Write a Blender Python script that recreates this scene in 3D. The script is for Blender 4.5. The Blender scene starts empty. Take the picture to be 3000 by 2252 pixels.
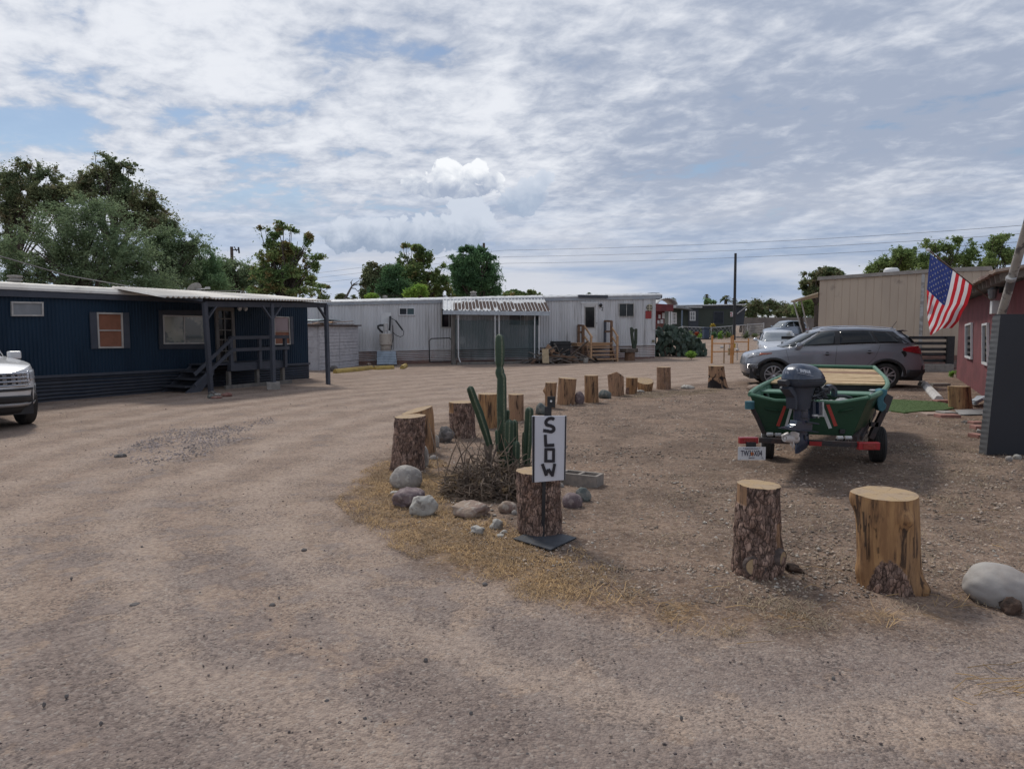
import bpy, bmesh, math, random
import numpy as np
from mathutils import Vector, noise as mnoise
R = math.radians
rnd = random.Random(7)
scene = bpy.context.scene
COL = scene.collection

# ------------------------------------------------------------------ camera
EYE = 1.65
PITCH = R(4.62)
FPX = 2083.0                      # focal length for the 3000 px wide photograph
cam_d = bpy.data.cameras.new('camera')
cam_d.sensor_width = 36.0
cam_d.lens = 36.0 * FPX / 3000.0
cam_d.clip_start = 0.05
cam_d.clip_end = 3000
cam = bpy.data.objects.new('camera', cam_d)
COL.objects.link(cam)
cam.location = (0, 0, EYE)
cam.rotation_euler = (math.pi / 2 - PITCH, 0, 0)
scene.camera = cam

# ------------------------------------------------------------------ exposure
scene.view_settings.view_transform = 'Standard'
scene.view_settings.look = 'None'
scene.view_settings.exposure = 0.08
scene.view_settings.gamma = 1.0
scene.view_settings.use_curve_mapping = False
scene.cycles.use_denoising = True
scene.cycles.max_bounces = 6
scene.cycles.diffuse_bounces = 3
scene.cycles.transparent_max_bounces = 12

# ------------------------------------------------------------------ node helper
class NT:
    def __init__(s, tree):
        s.t = tree
        for n in list(tree.nodes):
            tree.nodes.remove(n)
    def n(s, kind, **kw):
        nd = s.t.nodes.new(kind)
        for k, v in kw.items():
            setattr(nd, k, v)
        return nd
    def lk(s, a, b):
        s.t.links.new(a, b)
    def put(s, sock, v):
        if hasattr(v, 'is_output') or hasattr(v, 'links'):
            s.t.links.new(v, sock)
        else:
            sock.default_value = v
    def m(s, op, a, b=0.0, c=0.0, clamp=False):
        nd = s.n('ShaderNodeMath', operation=op, use_clamp=clamp)
        s.put(nd.inputs[0], a); s.put(nd.inputs[1], b); s.put(nd.inputs[2], c)
        return nd.outputs[0]
    def vm(s, op, a, b=(0, 0, 0)):
        nd = s.n('ShaderNodeVectorMath', operation=op)
        s.put(nd.inputs[0], a); s.put(nd.inputs[1], b)
        return nd.outputs[0]
    def mapping(s, vec, scale=(1, 1, 1), loc=(0, 0, 0), rot=(0, 0, 0)):
        nd = s.n('ShaderNodeMapping')
        s.put(nd.inputs['Vector'], vec)
        nd.inputs['Scale'].default_value = scale
        nd.inputs['Location'].default_value = loc
        nd.inputs['Rotation'].default_value = rot
        return nd.outputs[0]
    def noise(s, vec, scale=5, detail=6, rough=.55, dist=0.0):
        nd = s.n('ShaderNodeTexNoise')
        s.put(nd.inputs['Vector'], vec)
        nd.inputs['Scale'].default_value = scale
        nd.inputs['Detail'].default_value = detail
        nd.inputs['Roughness'].default_value = rough
        nd.inputs['Distortion'].default_value = dist
        return nd.outputs['Fac']
    def voro(s, vec, scale=5, feature='F1', out='Distance', rand=1.0):
        nd = s.n('ShaderNodeTexVoronoi', feature=feature)
        s.put(nd.inputs['Vector'], vec)
        nd.inputs['Scale'].default_value = scale
        nd.inputs['Randomness'].default_value = rand
        return nd.outputs[out]
    def ss(s, v, lo, hi, a=0.0, b=1.0):
        nd = s.n('ShaderNodeMapRange', interpolation_type='SMOOTHSTEP')
        s.put(nd.inputs['Value'], v)
        nd.inputs['From Min'].default_value = lo
        nd.inputs['From Max'].default_value = hi
        nd.inputs['To Min'].default_value = a
        nd.inputs['To Max'].default_value = b
        return nd.outputs[0]
    def mix(s, f, a, b, mode='MIX'):
        nd = s.n('ShaderNodeMix', data_type='RGBA', blend_type=mode)
        s.put(nd.inputs['Factor'], f)
        for sock, v in ((nd.inputs[6], a), (nd.inputs[7], b)):
            if isinstance(v, (tuple, list)):
                sock.default_value = (v[0], v[1], v[2], 1)
            else:
                s.lk(v, sock)
        return nd.outputs[2]

def sky_xy(px, py):
    u = (px - 1500) / FPX; v = (1126 - py) / FPX
    y = math.cos(PITCH) + v * math.sin(PITCH)
    return u / y, (-math.sin(PITCH) + v * math.cos(PITCH)) / y

# ------------------------------------------------------------------ sky
SUN_EL, SUN_AZ = R(52), R(-28)        # azimuth from +Y (away from the camera), negative is to the left
world = bpy.data.worlds.new('World')
scene.world = world
world.use_nodes = True
def build_world():
    w = NT(world.node_tree)
    out = w.n('ShaderNodeOutputWorld')
    sky = w.n('ShaderNodeTexSky', sky_type='NISHITA')
    sky.sun_disc = False
    sky.sun_elevation = SUN_EL
    sky.sun_rotation = SUN_AZ
    sky.dust_density = .4
    b_sky = w.n('ShaderNodeBackground')
    w.lk(sky.outputs[0], b_sky.inputs[0]); b_sky.inputs[1].default_value = 0.085
    g = w.n('ShaderNodeTexCoord').outputs['Generated']
    sep = w.n('ShaderNodeSeparateXYZ'); w.lk(g, sep.inputs[0])
    x, y, z = sep.outputs
    zc = w.m('MAXIMUM', z, 0.0)
    den = w.m('ADD', zc, 0.15)
    cx = w.m('DIVIDE', x, den); cy = w.m('DIVIDE', y, den)
    cv = w.n('ShaderNodeCombineXYZ'); w.put(cv.inputs[0], cx); w.put(cv.inputs[1], cy)
    P = w.mapping(cv.outputs[0], loc=(3.1, 1.7, 0), rot=(0, 0, .5))
    big = w.noise(P, .85, 3, .5, .4)
    med = w.noise(w.mapping(P, scale=(1, 1.25, 1)), 2.1, 5, .52, .55)
    fine = w.noise(w.mapping(P, scale=(1.0, 1.15, 1), rot=(0, 0, .7)), 9.5, 8, .60, .25)
    flat = w.noise(w.mapping(g, scale=(2.0, 2.0, 17)), 1.7, 7, .55, .5)   # stratified bands low over the horizon
    flat2 = w.noise(w.mapping(g, scale=(1.2, 1.2, 7), loc=(4, 2, 1)), 1.9, 4, .5, .3)
    low = w.ss(z, 0.03, 0.23, 1.0, 0.0)
    side = w.ss(x, -.60, .55)
    # coverage: thin blue gaps only, most of them to the upper left
    cov = w.m('ADD', w.m('MULTIPLY', med, .62), w.m('ADD', w.m('MULTIPLY', big, .34), w.m('MULTIPLY', fine, .30)))
    cov = w.m('ADD', cov, w.m('MULTIPLY', side, .12))
    cover = w.ss(cov, .515, .64, .12, 1.0)
    # light and dark of the layer
    tone = w.m('ADD', w.m('MULTIPLY', med, .50), w.m('ADD', w.m('MULTIPLY', fine, .46), w.m('MULTIPLY', big, .42)))
    tone = w.m('ADD', tone, w.m('MULTIPLY', side, -.10))
    t = w.ss(tone, .50, .82)
    hi = w.mix(t, (.345, .40, .515), (.78, .805, .86))
    lo_t = w.ss(w.m('ADD', w.m('MULTIPLY', flat, .6), w.m('MULTIPLY', flat2, .5)), .44, .66)
    lo_c = w.mix(side, (.33, .45, .65), (.29, .38, .54))
    lo_c = w.mix(lo_t, lo_c, (.62, .645, .71))
    ccol = w.mix(low, hi, lo_c)
    cover = w.m('MAXIMUM', cover, w.m('MULTIPLY', w.ss(low, .0, .55), 1.0))
    b_cl = w.n('ShaderNodeBackground'); w.lk(ccol, b_cl.inputs[0]); b_cl.inputs[1].default_value = 1.0
    mx = w.n('ShaderNodeMixShader'); w.put(mx.inputs[0], cover)
    w.lk(b_sky.outputs[0], mx.inputs[1]); w.lk(b_cl.outputs[0], mx.inputs[2])
    # heaped cumulus in the middle distance, in azimuth / elevation terms
    ys = w.m('MAXIMUM', y, .05)
    X = w.m('DIVIDE', x, ys); E = w.m('DIVIDE', z, ys)
    xe = w.n('ShaderNodeCombineXYZ'); w.put(xe.inputs[0], X); w.put(xe.inputs[1], E)
    bil = w.noise(xe.outputs[0], 36, 9, .60, .3)
    vor = w.voro(w.mapping(xe.outputs[0], loc=(.3, .1, 0)), 62, 'SMOOTH_F1')
    bl = w.m('SUBTRACT', w.m('ADD', w.m('MULTIPLY', bil, 3.4), w.m('MULTIPLY', vor, -.9)), 1.25)
    def puff(prev, lumps, base_e, top_e, hi, lo, soft, op):
        f = None
        for (px, py, rx, ry) in lumps:
            a, e = sky_xy(px, py)
            dx = w.m('MULTIPLY', w.m('SUBTRACT', X, a), FPX / rx)
            dy = w.m('MULTIPLY', w.m('SUBTRACT', E, e), FPX / ry)
            d = w.m('SUBTRACT', 1.0, w.m('ADD', w.m('MULTIPLY', dx, dx), w.m('MULTIPLY', dy, dy)))
            f = d if f is None else w.m('MAXIMUM', f, d)
        f = w.m('ADD', f, bl)
        mask = w.ss(f, 0.0, soft)
        shade = w.ss(w.m('ADD', E, w.m('MULTIPLY', bl, .016)), base_e, top_e)
        rim = w.ss(f, .05, 1.1, .25, 0.0)
        tt = w.m('ADD', shade, w.m('ADD', w.m('MULTIPLY', w.m('SUBTRACT', bil, .5), .9), w.m('MULTIPLY', rim, shade)), clamp=True)
        col = w.mix(tt, lo, hi)
        b = w.n('ShaderNodeBackground'); w.lk(col, b.inputs[0])
        m2 = w.n('ShaderNodeMixShader'); w.put(m2.inputs[0], w.m('MULTIPLY', mask, op))
        w.lk(prev, m2.inputs[1]); w.lk(b.outputs[0], m2.inputs[2])
        return m2.outputs[0]
    A = lambda x_, y_: (700 + x_ / 2.212, 400 + y_ / 2.212)
    def lump(x_, y_, rx, ry):
        p = A(x_, y_); return (p[0], p[1], rx / 2.212, ry / 2.212)
    s = mx.outputs[0]
    s = puff(s, [lump(760, 640, 260, 110), lump(1010, 620, 230, 110), lump(1300, 600, 270, 120), lump(1180, 680, 480, 80), lump(1500, 540, 150, 170)],
             sky_xy(0, A(0, 740)[1])[1], sky_xy(0, A(0, 500)[1])[1], (.60, .655, .75), (.30, .37, .49), .3, .95)
    s = puff(s, [lump(1800, 440, 120, 110), lump(1900, 370, 110, 110), lump(1975, 280, 70, 80)],
             sky_xy(0, A(0, 520)[1])[1], sky_xy(0, A(0, 190)[1])[1], (.60, .66, .76), (.36, .44, .57), .3, .85)
    s = puff(s, [lump(1140, 300, 90, 60), lump(1370, 240, 150, 95), lump(1530, 250, 120, 85), lump(1390, 340, 290, 55), lump(1650, 280, 60, 70)],
             sky_xy(0, A(0, 400)[1])[1], sky_xy(0, A(0, 150)[1])[1], (.90, .92, .95), (.36, .42, .54), .25, 1.0)
    w.lk(s, out.inputs[0])
build_world()

# ------------------------------------------------------------------ sun, high, ahead and to the left, behind thin cloud
sl = bpy.data.lights.new('sun', 'SUN')
sl.energy = 2.0
sl.angle = R(10)
sl.color = (1.0, .95, .87)
sun = bpy.data.objects.new('sun', sl)
COL.objects.link(sun)
sd = Vector((math.sin(SUN_AZ) * math.cos(SUN_EL), math.cos(SUN_AZ) * math.cos(SUN_EL), math.sin(SUN_EL)))
sun.rotation_euler = (-sd).to_track_quat('-Z', 'Y').to_euler()

# ------------------------------------------------------------------ pixel -> world helpers (all in pixels of the 3000 px photograph)
def ray(px, py):
    u = (px - 1500) / FPX; v = (1126 - py) / FPX
    return Vector((u, math.cos(PITCH) + v * math.sin(PITCH), -math.sin(PITCH) + v * math.cos(PITCH)))
def terr(x, y):
    t = max(0.0, y - 28.0)
    return 0.0165 * t * t / (t + 3.0) if y < 400 else 5.9
def G(px, py):
    d = ray(px, py)
    y = 10.0
    k = (0 - EYE) / d.z if d.z < -1e-4 else 1e3
    for _ in range(40):
        x, y = d.x * k, d.y * k
        kn = (terr(x, y) - EYE) / d.z if d.z < -1e-4 else k
        k = .5 * k + .5 * kn
    return Vector((d.x * k, d.y * k, terr(d.x * k, d.y * k)))
def P(px, py, Y):
    d = ray(px, py); k = Y / d.y
    return Vector((d.x * k, Y, EYE + d.z * k))
def cropf(x0, y0, sc):
    return lambda x, y: (x0 + x / sc, y0 + y / sc)
C1 = cropf(0, 750, 2.212); C2 = cropf(850, 800, 3.687); C3 = cropf(1250, 800, 3.16); C4 = cropf(1850, 800, 3.687)
C5 = cropf(2100, 900, 2.458); C6 = cropf(1100, 1050, 2.212); C7 = cropf(2050, 1350, 2.328); C8 = cropf(0, 400, 2.212)
CB = cropf(2120, 1020, 4.174); CR = cropf(2550, 650, 2.371); CT = cropf(900, 600, 3.687); CW = cropf(1500, 850, 4.916)
CL = cropf(0, 800, 3.32); D6 = cropf(350, 850, 3.687); SG = cropf(1300, 1150, 4.916); DD = cropf(0, 0, .7373); CA = cropf(700, 400, 2.212)
C9 = cropf(1700, 600, 1.7015)

class Plane:
    """a vertical plane through two ground points; s along it, h up, o out of it towards the camera"""
    def __init__(s, A, B):
        s.A = Vector((A[0], A[1], 0)); d = Vector((B[0] - A[0], B[1] - A[1], 0)); s.L = d.length; s.d = d.normalized()
        s.n = Vector((s.d.y, -s.d.x, 0))
        if s.n.dot(-s.A) < 0: s.n = -s.n
    def pt(s, a, h, o=0.0):
        v = s.A + s.d * a + s.n * o; return Vector((v.x, v.y, h))
    def hit(s, px, py, o=0.0):
        d = ray(px, py); q = s.A + s.n * o
        k = q.dot(s.n) / Vector((d.x, d.y, 0)).dot(s.n)
        w = d * k
        return ((Vector((w.x, w.y, 0)) - s.A).dot(s.d), EYE + w.z)

# ------------------------------------------------------------------ mesh builder
class MB:
    def __init__(s):
        s.v = []; s.f = []; s.m = []
    def add(s, vs, fs, mi=0):
        b = len(s.v)
        s.v.extend([tuple(p) for p in vs])
        for f in fs:
            s.f.append(tuple(i + b for i in f)); s.m.append(mi)
        return s
    def hexa(s, p, mi=0):
        """p: 4 lower/back + 4 matching others"""
        return s.add(p, [(0, 3, 2, 1), (4, 5, 6, 7), (0, 1, 5, 4), (1, 2, 6, 5), (2, 3, 7, 6), (3, 0, 4, 7)], mi)
    def box(s, c, size, rz=0, mi=0, ax=None):
        hx, hy, hz = size[0] / 2, size[1] / 2, size[2] / 2
        if ax is None:
            X = Vector((math.cos(rz), math.sin(rz), 0)); Y = Vector((-math.sin(rz), math.cos(rz), 0)); Z = Vector((0, 0, 1))
        else:
            X, Y, Z = ax
        c = Vector(c)
        p = [c + X * (a * hx) + Y * (b * hy) + Z * (k * hz) for k in (-1, 1) for a, b in ((-1, -1), (1, -1), (1, 1), (-1, 1))]
        return s.hexa(p, mi)
    def beam(s, a, b, w, t, up=(0, 0, 1), mi=0):
        a = Vector(a); b = Vector(b); d = (b - a); L = d.length; d.normalize()
        u = Vector(up)
        sd_ = d.cross(u)
        if sd_.length < 1e-3: sd_ = d.cross(Vector((1, 0, 0)))
        sd_.normalize(); u = sd_.cross(d)
        return s.box((a + b) / 2, (L, w, t), ax=(d, sd_, u), mi=mi)
    def tube(s, pts, rad, n=8, mi=0, cap=True):
        pts = [Vector(p) for p in pts]
        if not hasattr(rad, '__len__'): rad = [rad] * len(pts)
        vs = []; prev = None
        for i, p in enumerate(pts):
            a = pts[max(0, i - 1)]; b = pts[min(len(pts) - 1, i + 1)]
            d = (b - a)
            if d.length < 1e-9: d = Vector((0, 0, 1))
            d.normalize()
            if prev is None:
                x = d.cross(Vector((0, 0, 1)))
                if x.length < .05: x = d.cross(Vector((1, 0, 0)))
            else:
                x = prev - d * prev.dot(d)
            x.normalize(); prev = x; y = d.cross(x)
            for k in range(n):
                t = 2 * math.pi * k / n
                vs.append(p + (x * math.cos(t) + y * math.sin(t)) * rad[i])
        fs = [(i * n + k, i * n + (k + 1) % n, (i + 1) * n + (k + 1) % n, (i + 1) * n + k) for i in range(len(pts) - 1) for k in range(n)]
        if cap:
            fs.append(tuple(range(n))[::-1]); fs.append(tuple((len(pts) - 1) * n + k for k in range(n)))
        return s.add(vs, fs, mi)
    def lathe(s, prof, c, axis=(0, 0, 1), n=24, mi=0, cap=True):
        """prof: (radius, distance along axis)"""
        c = Vector(c); az = Vector(axis).normalized()
        x = az.cross(Vector((0, 0, 1)))
        if x.length < .05: x = az.cross(Vector((1, 0, 0)))
        x.normalize(); y = az.cross(x)
        vs = [c + az * h + (x * math.cos(2 * math.pi * k / n) + y * math.sin(2 * math.pi * k / n)) * max(r, 1e-4) for r, h in prof for k in range(n)]
        fs = [(i * n + k, i * n + (k + 1) % n, (i + 1) * n + (k + 1) % n, (i + 1) * n + k) for i in range(len(prof) - 1) for k in range(n)]
        if cap: fs.append(tuple(range(n))[::-1]); fs.append(tuple((len(prof) - 1) * n + k for k in range(n)))
        return s.add(vs, fs, mi)
    def grid(s, fn, nu, nv, mi=0, flip=False, mf=None):
        vs = [fn(i / nu, j / nv) for j in range(nv + 1) for i in range(nu + 1)]
        b = len(s.v); s.v.extend([tuple(p) for p in vs])
        for j in range(nv):
            for i in range(nu):
                q = [j * (nu + 1) + i, j * (nu + 1) + i + 1, (j + 1) * (nu + 1) + i + 1, (j + 1) * (nu + 1) + i]
                if flip: q.reverse()
                s.f.append(tuple(k + b for k in q)); s.m.append(mf(i, j) if mf else mi)
        return s
    def prism(s, poly, thick, mi=0):
        """poly: list of 3-D points, thick: offset vector"""
        n = len(poly); t = Vector(thick)
        vs = [Vector(p) for p in poly] + [Vector(p) + t for p in poly]
        return s.add(vs, [tuple(range(n))[::-1], tuple(range(n, 2 * n))] + [(i, (i + 1) % n, n + (i + 1) % n, n + i) for i in range(n)], mi)
    def pquad(s, pl, q, o0, o1, mi=0):
        """q: four (s,h) corners on the plane, extruded from o0 to o1"""
        return s.hexa([pl.pt(a, h, o0) for a, h in q] + [pl.pt(a, h, o1) for a, h in q], mi)
    def prect(s, pl, s0, s1, h0, h1, o0, o1, mi=0):
        return s.pquad(pl, [(s0, h0), (s1, h0), (s1, h1), (s0, h1)], o0, o1, mi)
    def build(s, name, mats, parent=None, smooth=False, bevel=0, fix=True, origin=None, angle=40):
        me = bpy.data.meshes.new(name)
        if not isinstance(mats, (list, tuple)): mats = [mats]
        v = np.array(s.v, dtype=float).reshape(-1, 3)
        if origin is None:
            if parent is not None:
                origin = root_loc(parent)
            else:
                lo, hi = v.min(0), v.max(0); origin = Vector(((lo[0] + hi[0]) / 2, (lo[1] + hi[1]) / 2, lo[2]))
        ov = np.array(origin)
        me.from_pydata([tuple(p) for p in (v - ov)], [], s.f)
        for mm in mats: me.materials.append(mm)
        me.polygons.foreach_set('material_index', s.m)
        if fix:
            bm = bmesh.new(); bm.from_mesh(me)
            bmesh.ops.recalc_face_normals(bm, faces=bm.faces)
            bm.to_mesh(me); bm.free()
        if smooth:
            me.polygons.foreach_set('use_smooth', [True] * len(me.polygons))
            if angle < 180:
                me.set_sharp_from_angle(angle=R(angle))
        o = bpy.data.objects.new(name, me)
        COL.objects.link(o)
        if parent is not None:
            o.parent = parent
            o.location = Vector(origin) - root_loc(parent)
        else:
            o.location = origin
        if bevel:
            b = o.modifiers.new('bevel', 'BEVEL'); b.width = bevel; b.segments = 2; b.limit_method = 'ANGLE'; b.angle_limit = R(40)
        return o
def root_loc(o):
    l = Vector(o.location)
    while o.parent is not None:
        o = o.parent; l = l + Vector(o.location)
    return l
def thing(name, label, cat, loc, group=None):
    o = bpy.data.objects.new(name, None); COL.objects.link(o)
    o.location = loc; o.empty_display_size = .2
    return tag(o, label, cat, group)
def tag(o, label=None, cat=None, group=None, kind=None):
    if label: o['label'] = label
    if cat: o['category'] = cat
    if group: o['group'] = group
    if kind: o['kind'] = kind
    return o

# ------------------------------------------------------------------ materials
MATS = {}
def M(name, col=(.5, .5, .5), rough=.8, col2=None, scale=6, lo=.40, hi=.62, stretch=(1, 1, 1), bump=.15, bscale=60, bstretch=None, metal=0.0, spec=.5,
      coat=0.0, col3=None, scale3=3, lo3=.55, hi3=.68, stretch3=(1, 1, 1), bdist=.01, trans=0.0, alpha=1.0, island=0.0, detail=6):
    if name in MATS: return MATS[name]
    mt = bpy.data.materials.new(name); mt.use_nodes = True
    n = NT(mt.node_tree)
    out = n.n('ShaderNodeOutputMaterial'); b = n.n('ShaderNodeBsdfPrincipled'); n.lk(b.outputs[0], out.inputs[0])
    tc = n.n('ShaderNodeTexCoord').outputs['Object']
    if col2 is None: col2 = tuple(c * .82 for c in col)
    f = n.ss(n.noise(n.mapping(tc, scale=stretch), scale, detail), lo, hi)
    c = n.mix(f, col, col2)
    if col3 is not None:
        f3 = n.ss(n.noise(n.mapping(tc, scale=stretch3, loc=(5.2, 1.3, 7.7)), scale3, 7, .62), lo3, hi3)
        c = n.mix(f3, c, col3)
    if island:
        g = n.n('ShaderNodeNewGeometry').outputs['Random Per Island']
        c = n.mix(1.0, c, n.mix(g, (1 - island,) * 3, (1 + island,) * 3), 'MULTIPLY')
    n.lk(c, b.inputs['Base Color'])
    b.inputs['Roughness'].default_value = rough
    b.inputs['Metallic'].default_value = metal
    b.inputs['Specular IOR Level'].default_value = spec
    b.inputs['Coat Weight'].default_value = coat
    b.inputs['Coat Roughness'].default_value = .08
    if trans: b.inputs['Transmission Weight'].default_value = trans
    if alpha < 1: b.inputs['Alpha'].default_value = alpha
    if bump:
        bn = n.n('ShaderNodeBump'); bn.inputs['Strength'].default_value = bump; bn.inputs['Distance'].default_value = bdist
        n.lk(n.noise(n.mapping(tc, scale=bstretch or (1, 1, 1)), bscale, 5), bn.inputs['Height'])
        n.lk(bn.outputs[0], b.inputs['Normal'])
    MATS[name] = mt
    return mt
def text_mesh(string, c, right, up, height, mat, name, parent, nrm_off=.002, width=None, bold=0.0):
    cu = bpy.data.curves.new('lettering', 'FONT'); cu.body = string; cu.size = 1.0; cu.align_x = 'CENTER'; cu.align_y = 'CENTER'; cu.resolution_u = 3
    cu.extrude = 0.002; cu.offset = bold
    o = bpy.data.objects.new('lettering', cu); COL.objects.link(o)
    dg = bpy.context.evaluated_depsgraph_get()
    me = bpy.data.meshes.new_from_object(o.evaluated_get(dg))
    bpy.data.objects.remove(o)
    vs = np.array([v.co[:] for v in me.vertices])
    lo, hi = vs.min(0), vs.max(0)
    sy = height / (hi[1] - lo[1]); sx = (width / (hi[0] - lo[0])) if width else sy
    right = Vector(right).normalized(); up = Vector(up).normalized(); n = right.cross(up)
    c = Vector(c)
    mb = MB()
    mb.add([c + right * ((v[0] - (lo[0] + hi[0]) / 2) * sx) + up * ((v[1] - (lo[1] + hi[1]) / 2) * sy) + n * (nrm_off + v[2]) for v in vs], [tuple(p.vertices) for p in me.polygons])
    return mb.build(name, mat, parent)

# ================================================================== GROUND
def polyw(f, pts): return [G(*f(*p)) for p in pts]
island_poly = [(p.x, p.y) for p in polyw(DD, [(842, 985), (722, 1085), (800, 1165), (905, 1215), (985, 1252), (1130, 1295), (1260, 1330), (1450, 1378), (1620, 1385), (1850, 1362), (2060, 1352), (2211, 1330), (2600, 1330), (2900, 1100), (2600, 800), (2300, 780), (2010, 795), (1600, 820), (1400, 842), (1200, 868), (1090, 880), (960, 905), (870, 950)])]
g1 = polyw(DD, [(845, 985), (780, 1020), (722, 1085), (800, 1165), (905, 1215), (985, 1252), (1130, 1300), (1260, 1335), (1320, 1300), (1340, 1240), (1230, 1170), (1110, 1130), (1000, 1110), (950, 1060), (935, 1010), (880, 990)])
g2 = polyw(DD, [(935, 985), (1000, 1020), (1000, 1120), (860, 1110), (840, 1040)])
g3 = polyw(DD, [(1230, 1300), (1450, 1380), (1620, 1385), (1560, 1300), (1400, 1260), (1330, 1230)])
g4 = polyw(DD, [(1500, 1380), (1850, 1365), (2060, 1352), (2211, 1335), (2211, 1290), (2000, 1300), (1700, 1300), (1560, 1290)])
straw_polys = [[(p.x, p.y) for p in g_] for g_ in (g1, g2, g3, g4)]
def seg_dist(p, poly):
    x, y = p[:, 0], p[:, 1]
    dmin = np.full(len(p), 1e9); ins = np.zeros(len(p), bool)
    n = len(poly)
    for i in range(n):
        ax, ay = poly[i]; bx, by = poly[(i + 1) % n]
        dx, dy = bx - ax, by - ay
        t = np.clip(((x - ax) * dx + (y - ay) * dy) / (dx * dx + dy * dy), 0, 1)
        dmin = np.minimum(dmin, np.hypot(x - ax - t * dx, y - ay - t * dy))
        c = ((ay > y) != (by > y)) & (x < (bx - ax) * (y - ay) / (by - ay + 1e-12) + ax)
        ins ^= c
    return np.where(ins, dmin, -dmin)
def axis_steps(pos):
    a = [-q for q in pos[::-1] if q > 0] + list(pos); return a
def make_ground():
    xs = [0.0]; st = .085
    while xs[-1] < 900:
        xs.append(xs[-1] + st)
        if xs[-1] > 9: st *= 1.045
    xs = axis_steps(xs)
    ys = [-14, -10, -7, -5, -3.5, -2.2, -1.2, -.4, .3, .8, 1.2, 1.6]; st = .07
    while ys[-1] < 1400:
        ys.append(ys[-1] + st)
        if ys[-1] > 9: st *= 1.03
    nx, ny = len(xs), len(ys)
    X, Y = np.meshgrid(np.array(xs), np.array(ys))
    pts = np.stack([X.ravel(), Y.ravel()], 1)
    sd_ = seg_dist(pts, island_poly)
    Z = np.array([terr(a, b) for a, b in pts])
    r = np.hypot(pts[:, 0], pts[:, 1])
    k = np.where((r < 60))[0]
    for i in k:
        a, b = pts[i]
        amp = 1.0 if r[i] < 25 else max(0, (60 - r[i]) / 35)
        v = .014 * mnoise.noise((a * .7, b * .7, 0)) + .007 * mnoise.noise((a * 2.7, b * 2.7, 3))
        # wheel ruts curving round the island on the left
        rut = math.sin((sd_[i] + .25 * mnoise.noise((a * .5, b * .5, 9))) * 3.6)
        if -3.2 < sd_[i] < -.5: v += .008 * rut
        if sd_[i] > 0: v += .012 * mnoise.noise((a * 5, b * 5, 5)) + .01 * min(1, sd_[i] * 2)
        Z[i] += v * amp
    me = bpy.data.meshes.new('ground')
    V = np.stack([pts[:, 0], pts[:, 1], Z], 1)
    idx = np.arange(nx * ny).reshape(ny, nx)
    F = np.stack([idx[:-1, :-1].ravel(), idx[:-1, 1:].ravel(), idx[1:, 1:].ravel(), idx[1:, :-1].ravel()], 1)
    fast_mesh(me, V, F)
    at = me.attributes.new('zone', 'FLOAT', 'POINT')
    at.data.foreach_set('value', np.clip(sd_ / 1.0, -9, 3).astype(np.float32))
    st = np.maximum(seg_dist(pts, straw_polys[0]), seg_dist(pts, straw_polys[1]))
    st = np.maximum(st, np.maximum(seg_dist(pts, straw_polys[2]), seg_dist(pts, straw_polys[3])) - .08)
    me.attributes.new('straw', 'FLOAT', 'POINT').data.foreach_set('value', np.clip(st * 1.7 + .25, 0, .9).astype(np.float32))
    me.polygons.foreach_set('use_smooth', [True] * len(me.polygons))
    mt = bpy.data.materials.new('ground_dirt'); mt.use_nodes = True
    n = NT(mt.node_tree)
    out = n.n('ShaderNodeOutputMaterial'); b = n.n('ShaderNodeBsdfPrincipled'); n.lk(b.outputs[0], out.inputs[0])
    tc = n.n('ShaderNodeTexCoord').outputs['Object']
    zone = n.n('ShaderNodeAttribute', attribute_name='zone').outputs['Fac']
    n1 = n.noise(tc, .35, 6, .6); n2 = n.noise(tc, 1.3, 7, .62, .3); n3 = n.noise(n.mapping(tc, loc=(9, 4, 0)), 5, 6, .6)
    fine = n.noise(tc, 55, 5, .7); grit = n.voro(tc, 75); grit2 = n.voro(n.mapping(tc, loc=(3, 3, 0)), 28)
    gritc = n.voro(tc, 75, out='Color')
    gs = n.n('ShaderNodeSeparateColor'); n.lk(gritc, gs.inputs[0])
    # sandy dust over worn chip seal
    sand = n.mix(n.ss(n2, .38, .62), (.372, .284, .224), (.318, .240, .187))
    sand = n.mix(n.ss(n3, .50, .72, 0, .5), sand, (.36, .238, .172))
    chip = n.mix(n.ss(n3, .35, .65), (.262, .210, .184), (.300, .240, .205))
    sep = n.n('ShaderNodeSeparateXYZ'); n.lk(tc, sep.inputs[0])
    near = n.ss(sep.outputs[1], 2.0, 8.0, .055, -.06)
    far = n.ss(sep.outputs[1], 9, 20, 0.0, -.03)
    chipf = n.ss(n.m('ADD', n.m('ADD', n.m('MULTIPLY', n1, .22), n.m('ADD', n.m('MULTIPLY', n2, .42), n.m('MULTIPLY', n3, .40))), n.m('ADD', near, far)), .485, .545)
    road = n.mix(chipf, sand, chip)
    zt_ = n.m('ADD', zone, n.m('MULTIPLY', n.m('SUBTRACT', n1, .5), 1.6))
    wv_ = n.m('SINE', n.m('MULTIPLY', zt_, 6.4)); off_ = n.ss(zone, -.1, -.5)
    road = n.mix(n.m('MULTIPLY', n.ss(wv_, .1, .9, 0, .6), off_), road, (.40, .312, .252))
    road = n.mix(n.m('MULTIPLY', n.ss(wv_, -.2, -.9, 0, .55), off_), road, n.mix(1.0, road, (.84, .82, .82), 'MULTIPLY'))
    isl = n.mix(n.ss(n2, .38, .62), (.285, .205, .152), (.190, .135, .100))
    isl = n.mix(n.ss(n1, .52, .64, 0, .7), isl, (.315, .215, .15))
    zf = n.ss(n.m('ADD', zone, n.m('MULTIPLY', n.m('SUBTRACT', n2, .5), 1.2)), -.25, .25)
    c = n.mix(zf, road, isl)
    # thatch under the dry grass
    straw = n.n('ShaderNodeAttribute', attribute_name='straw').outputs['Fac']
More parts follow.
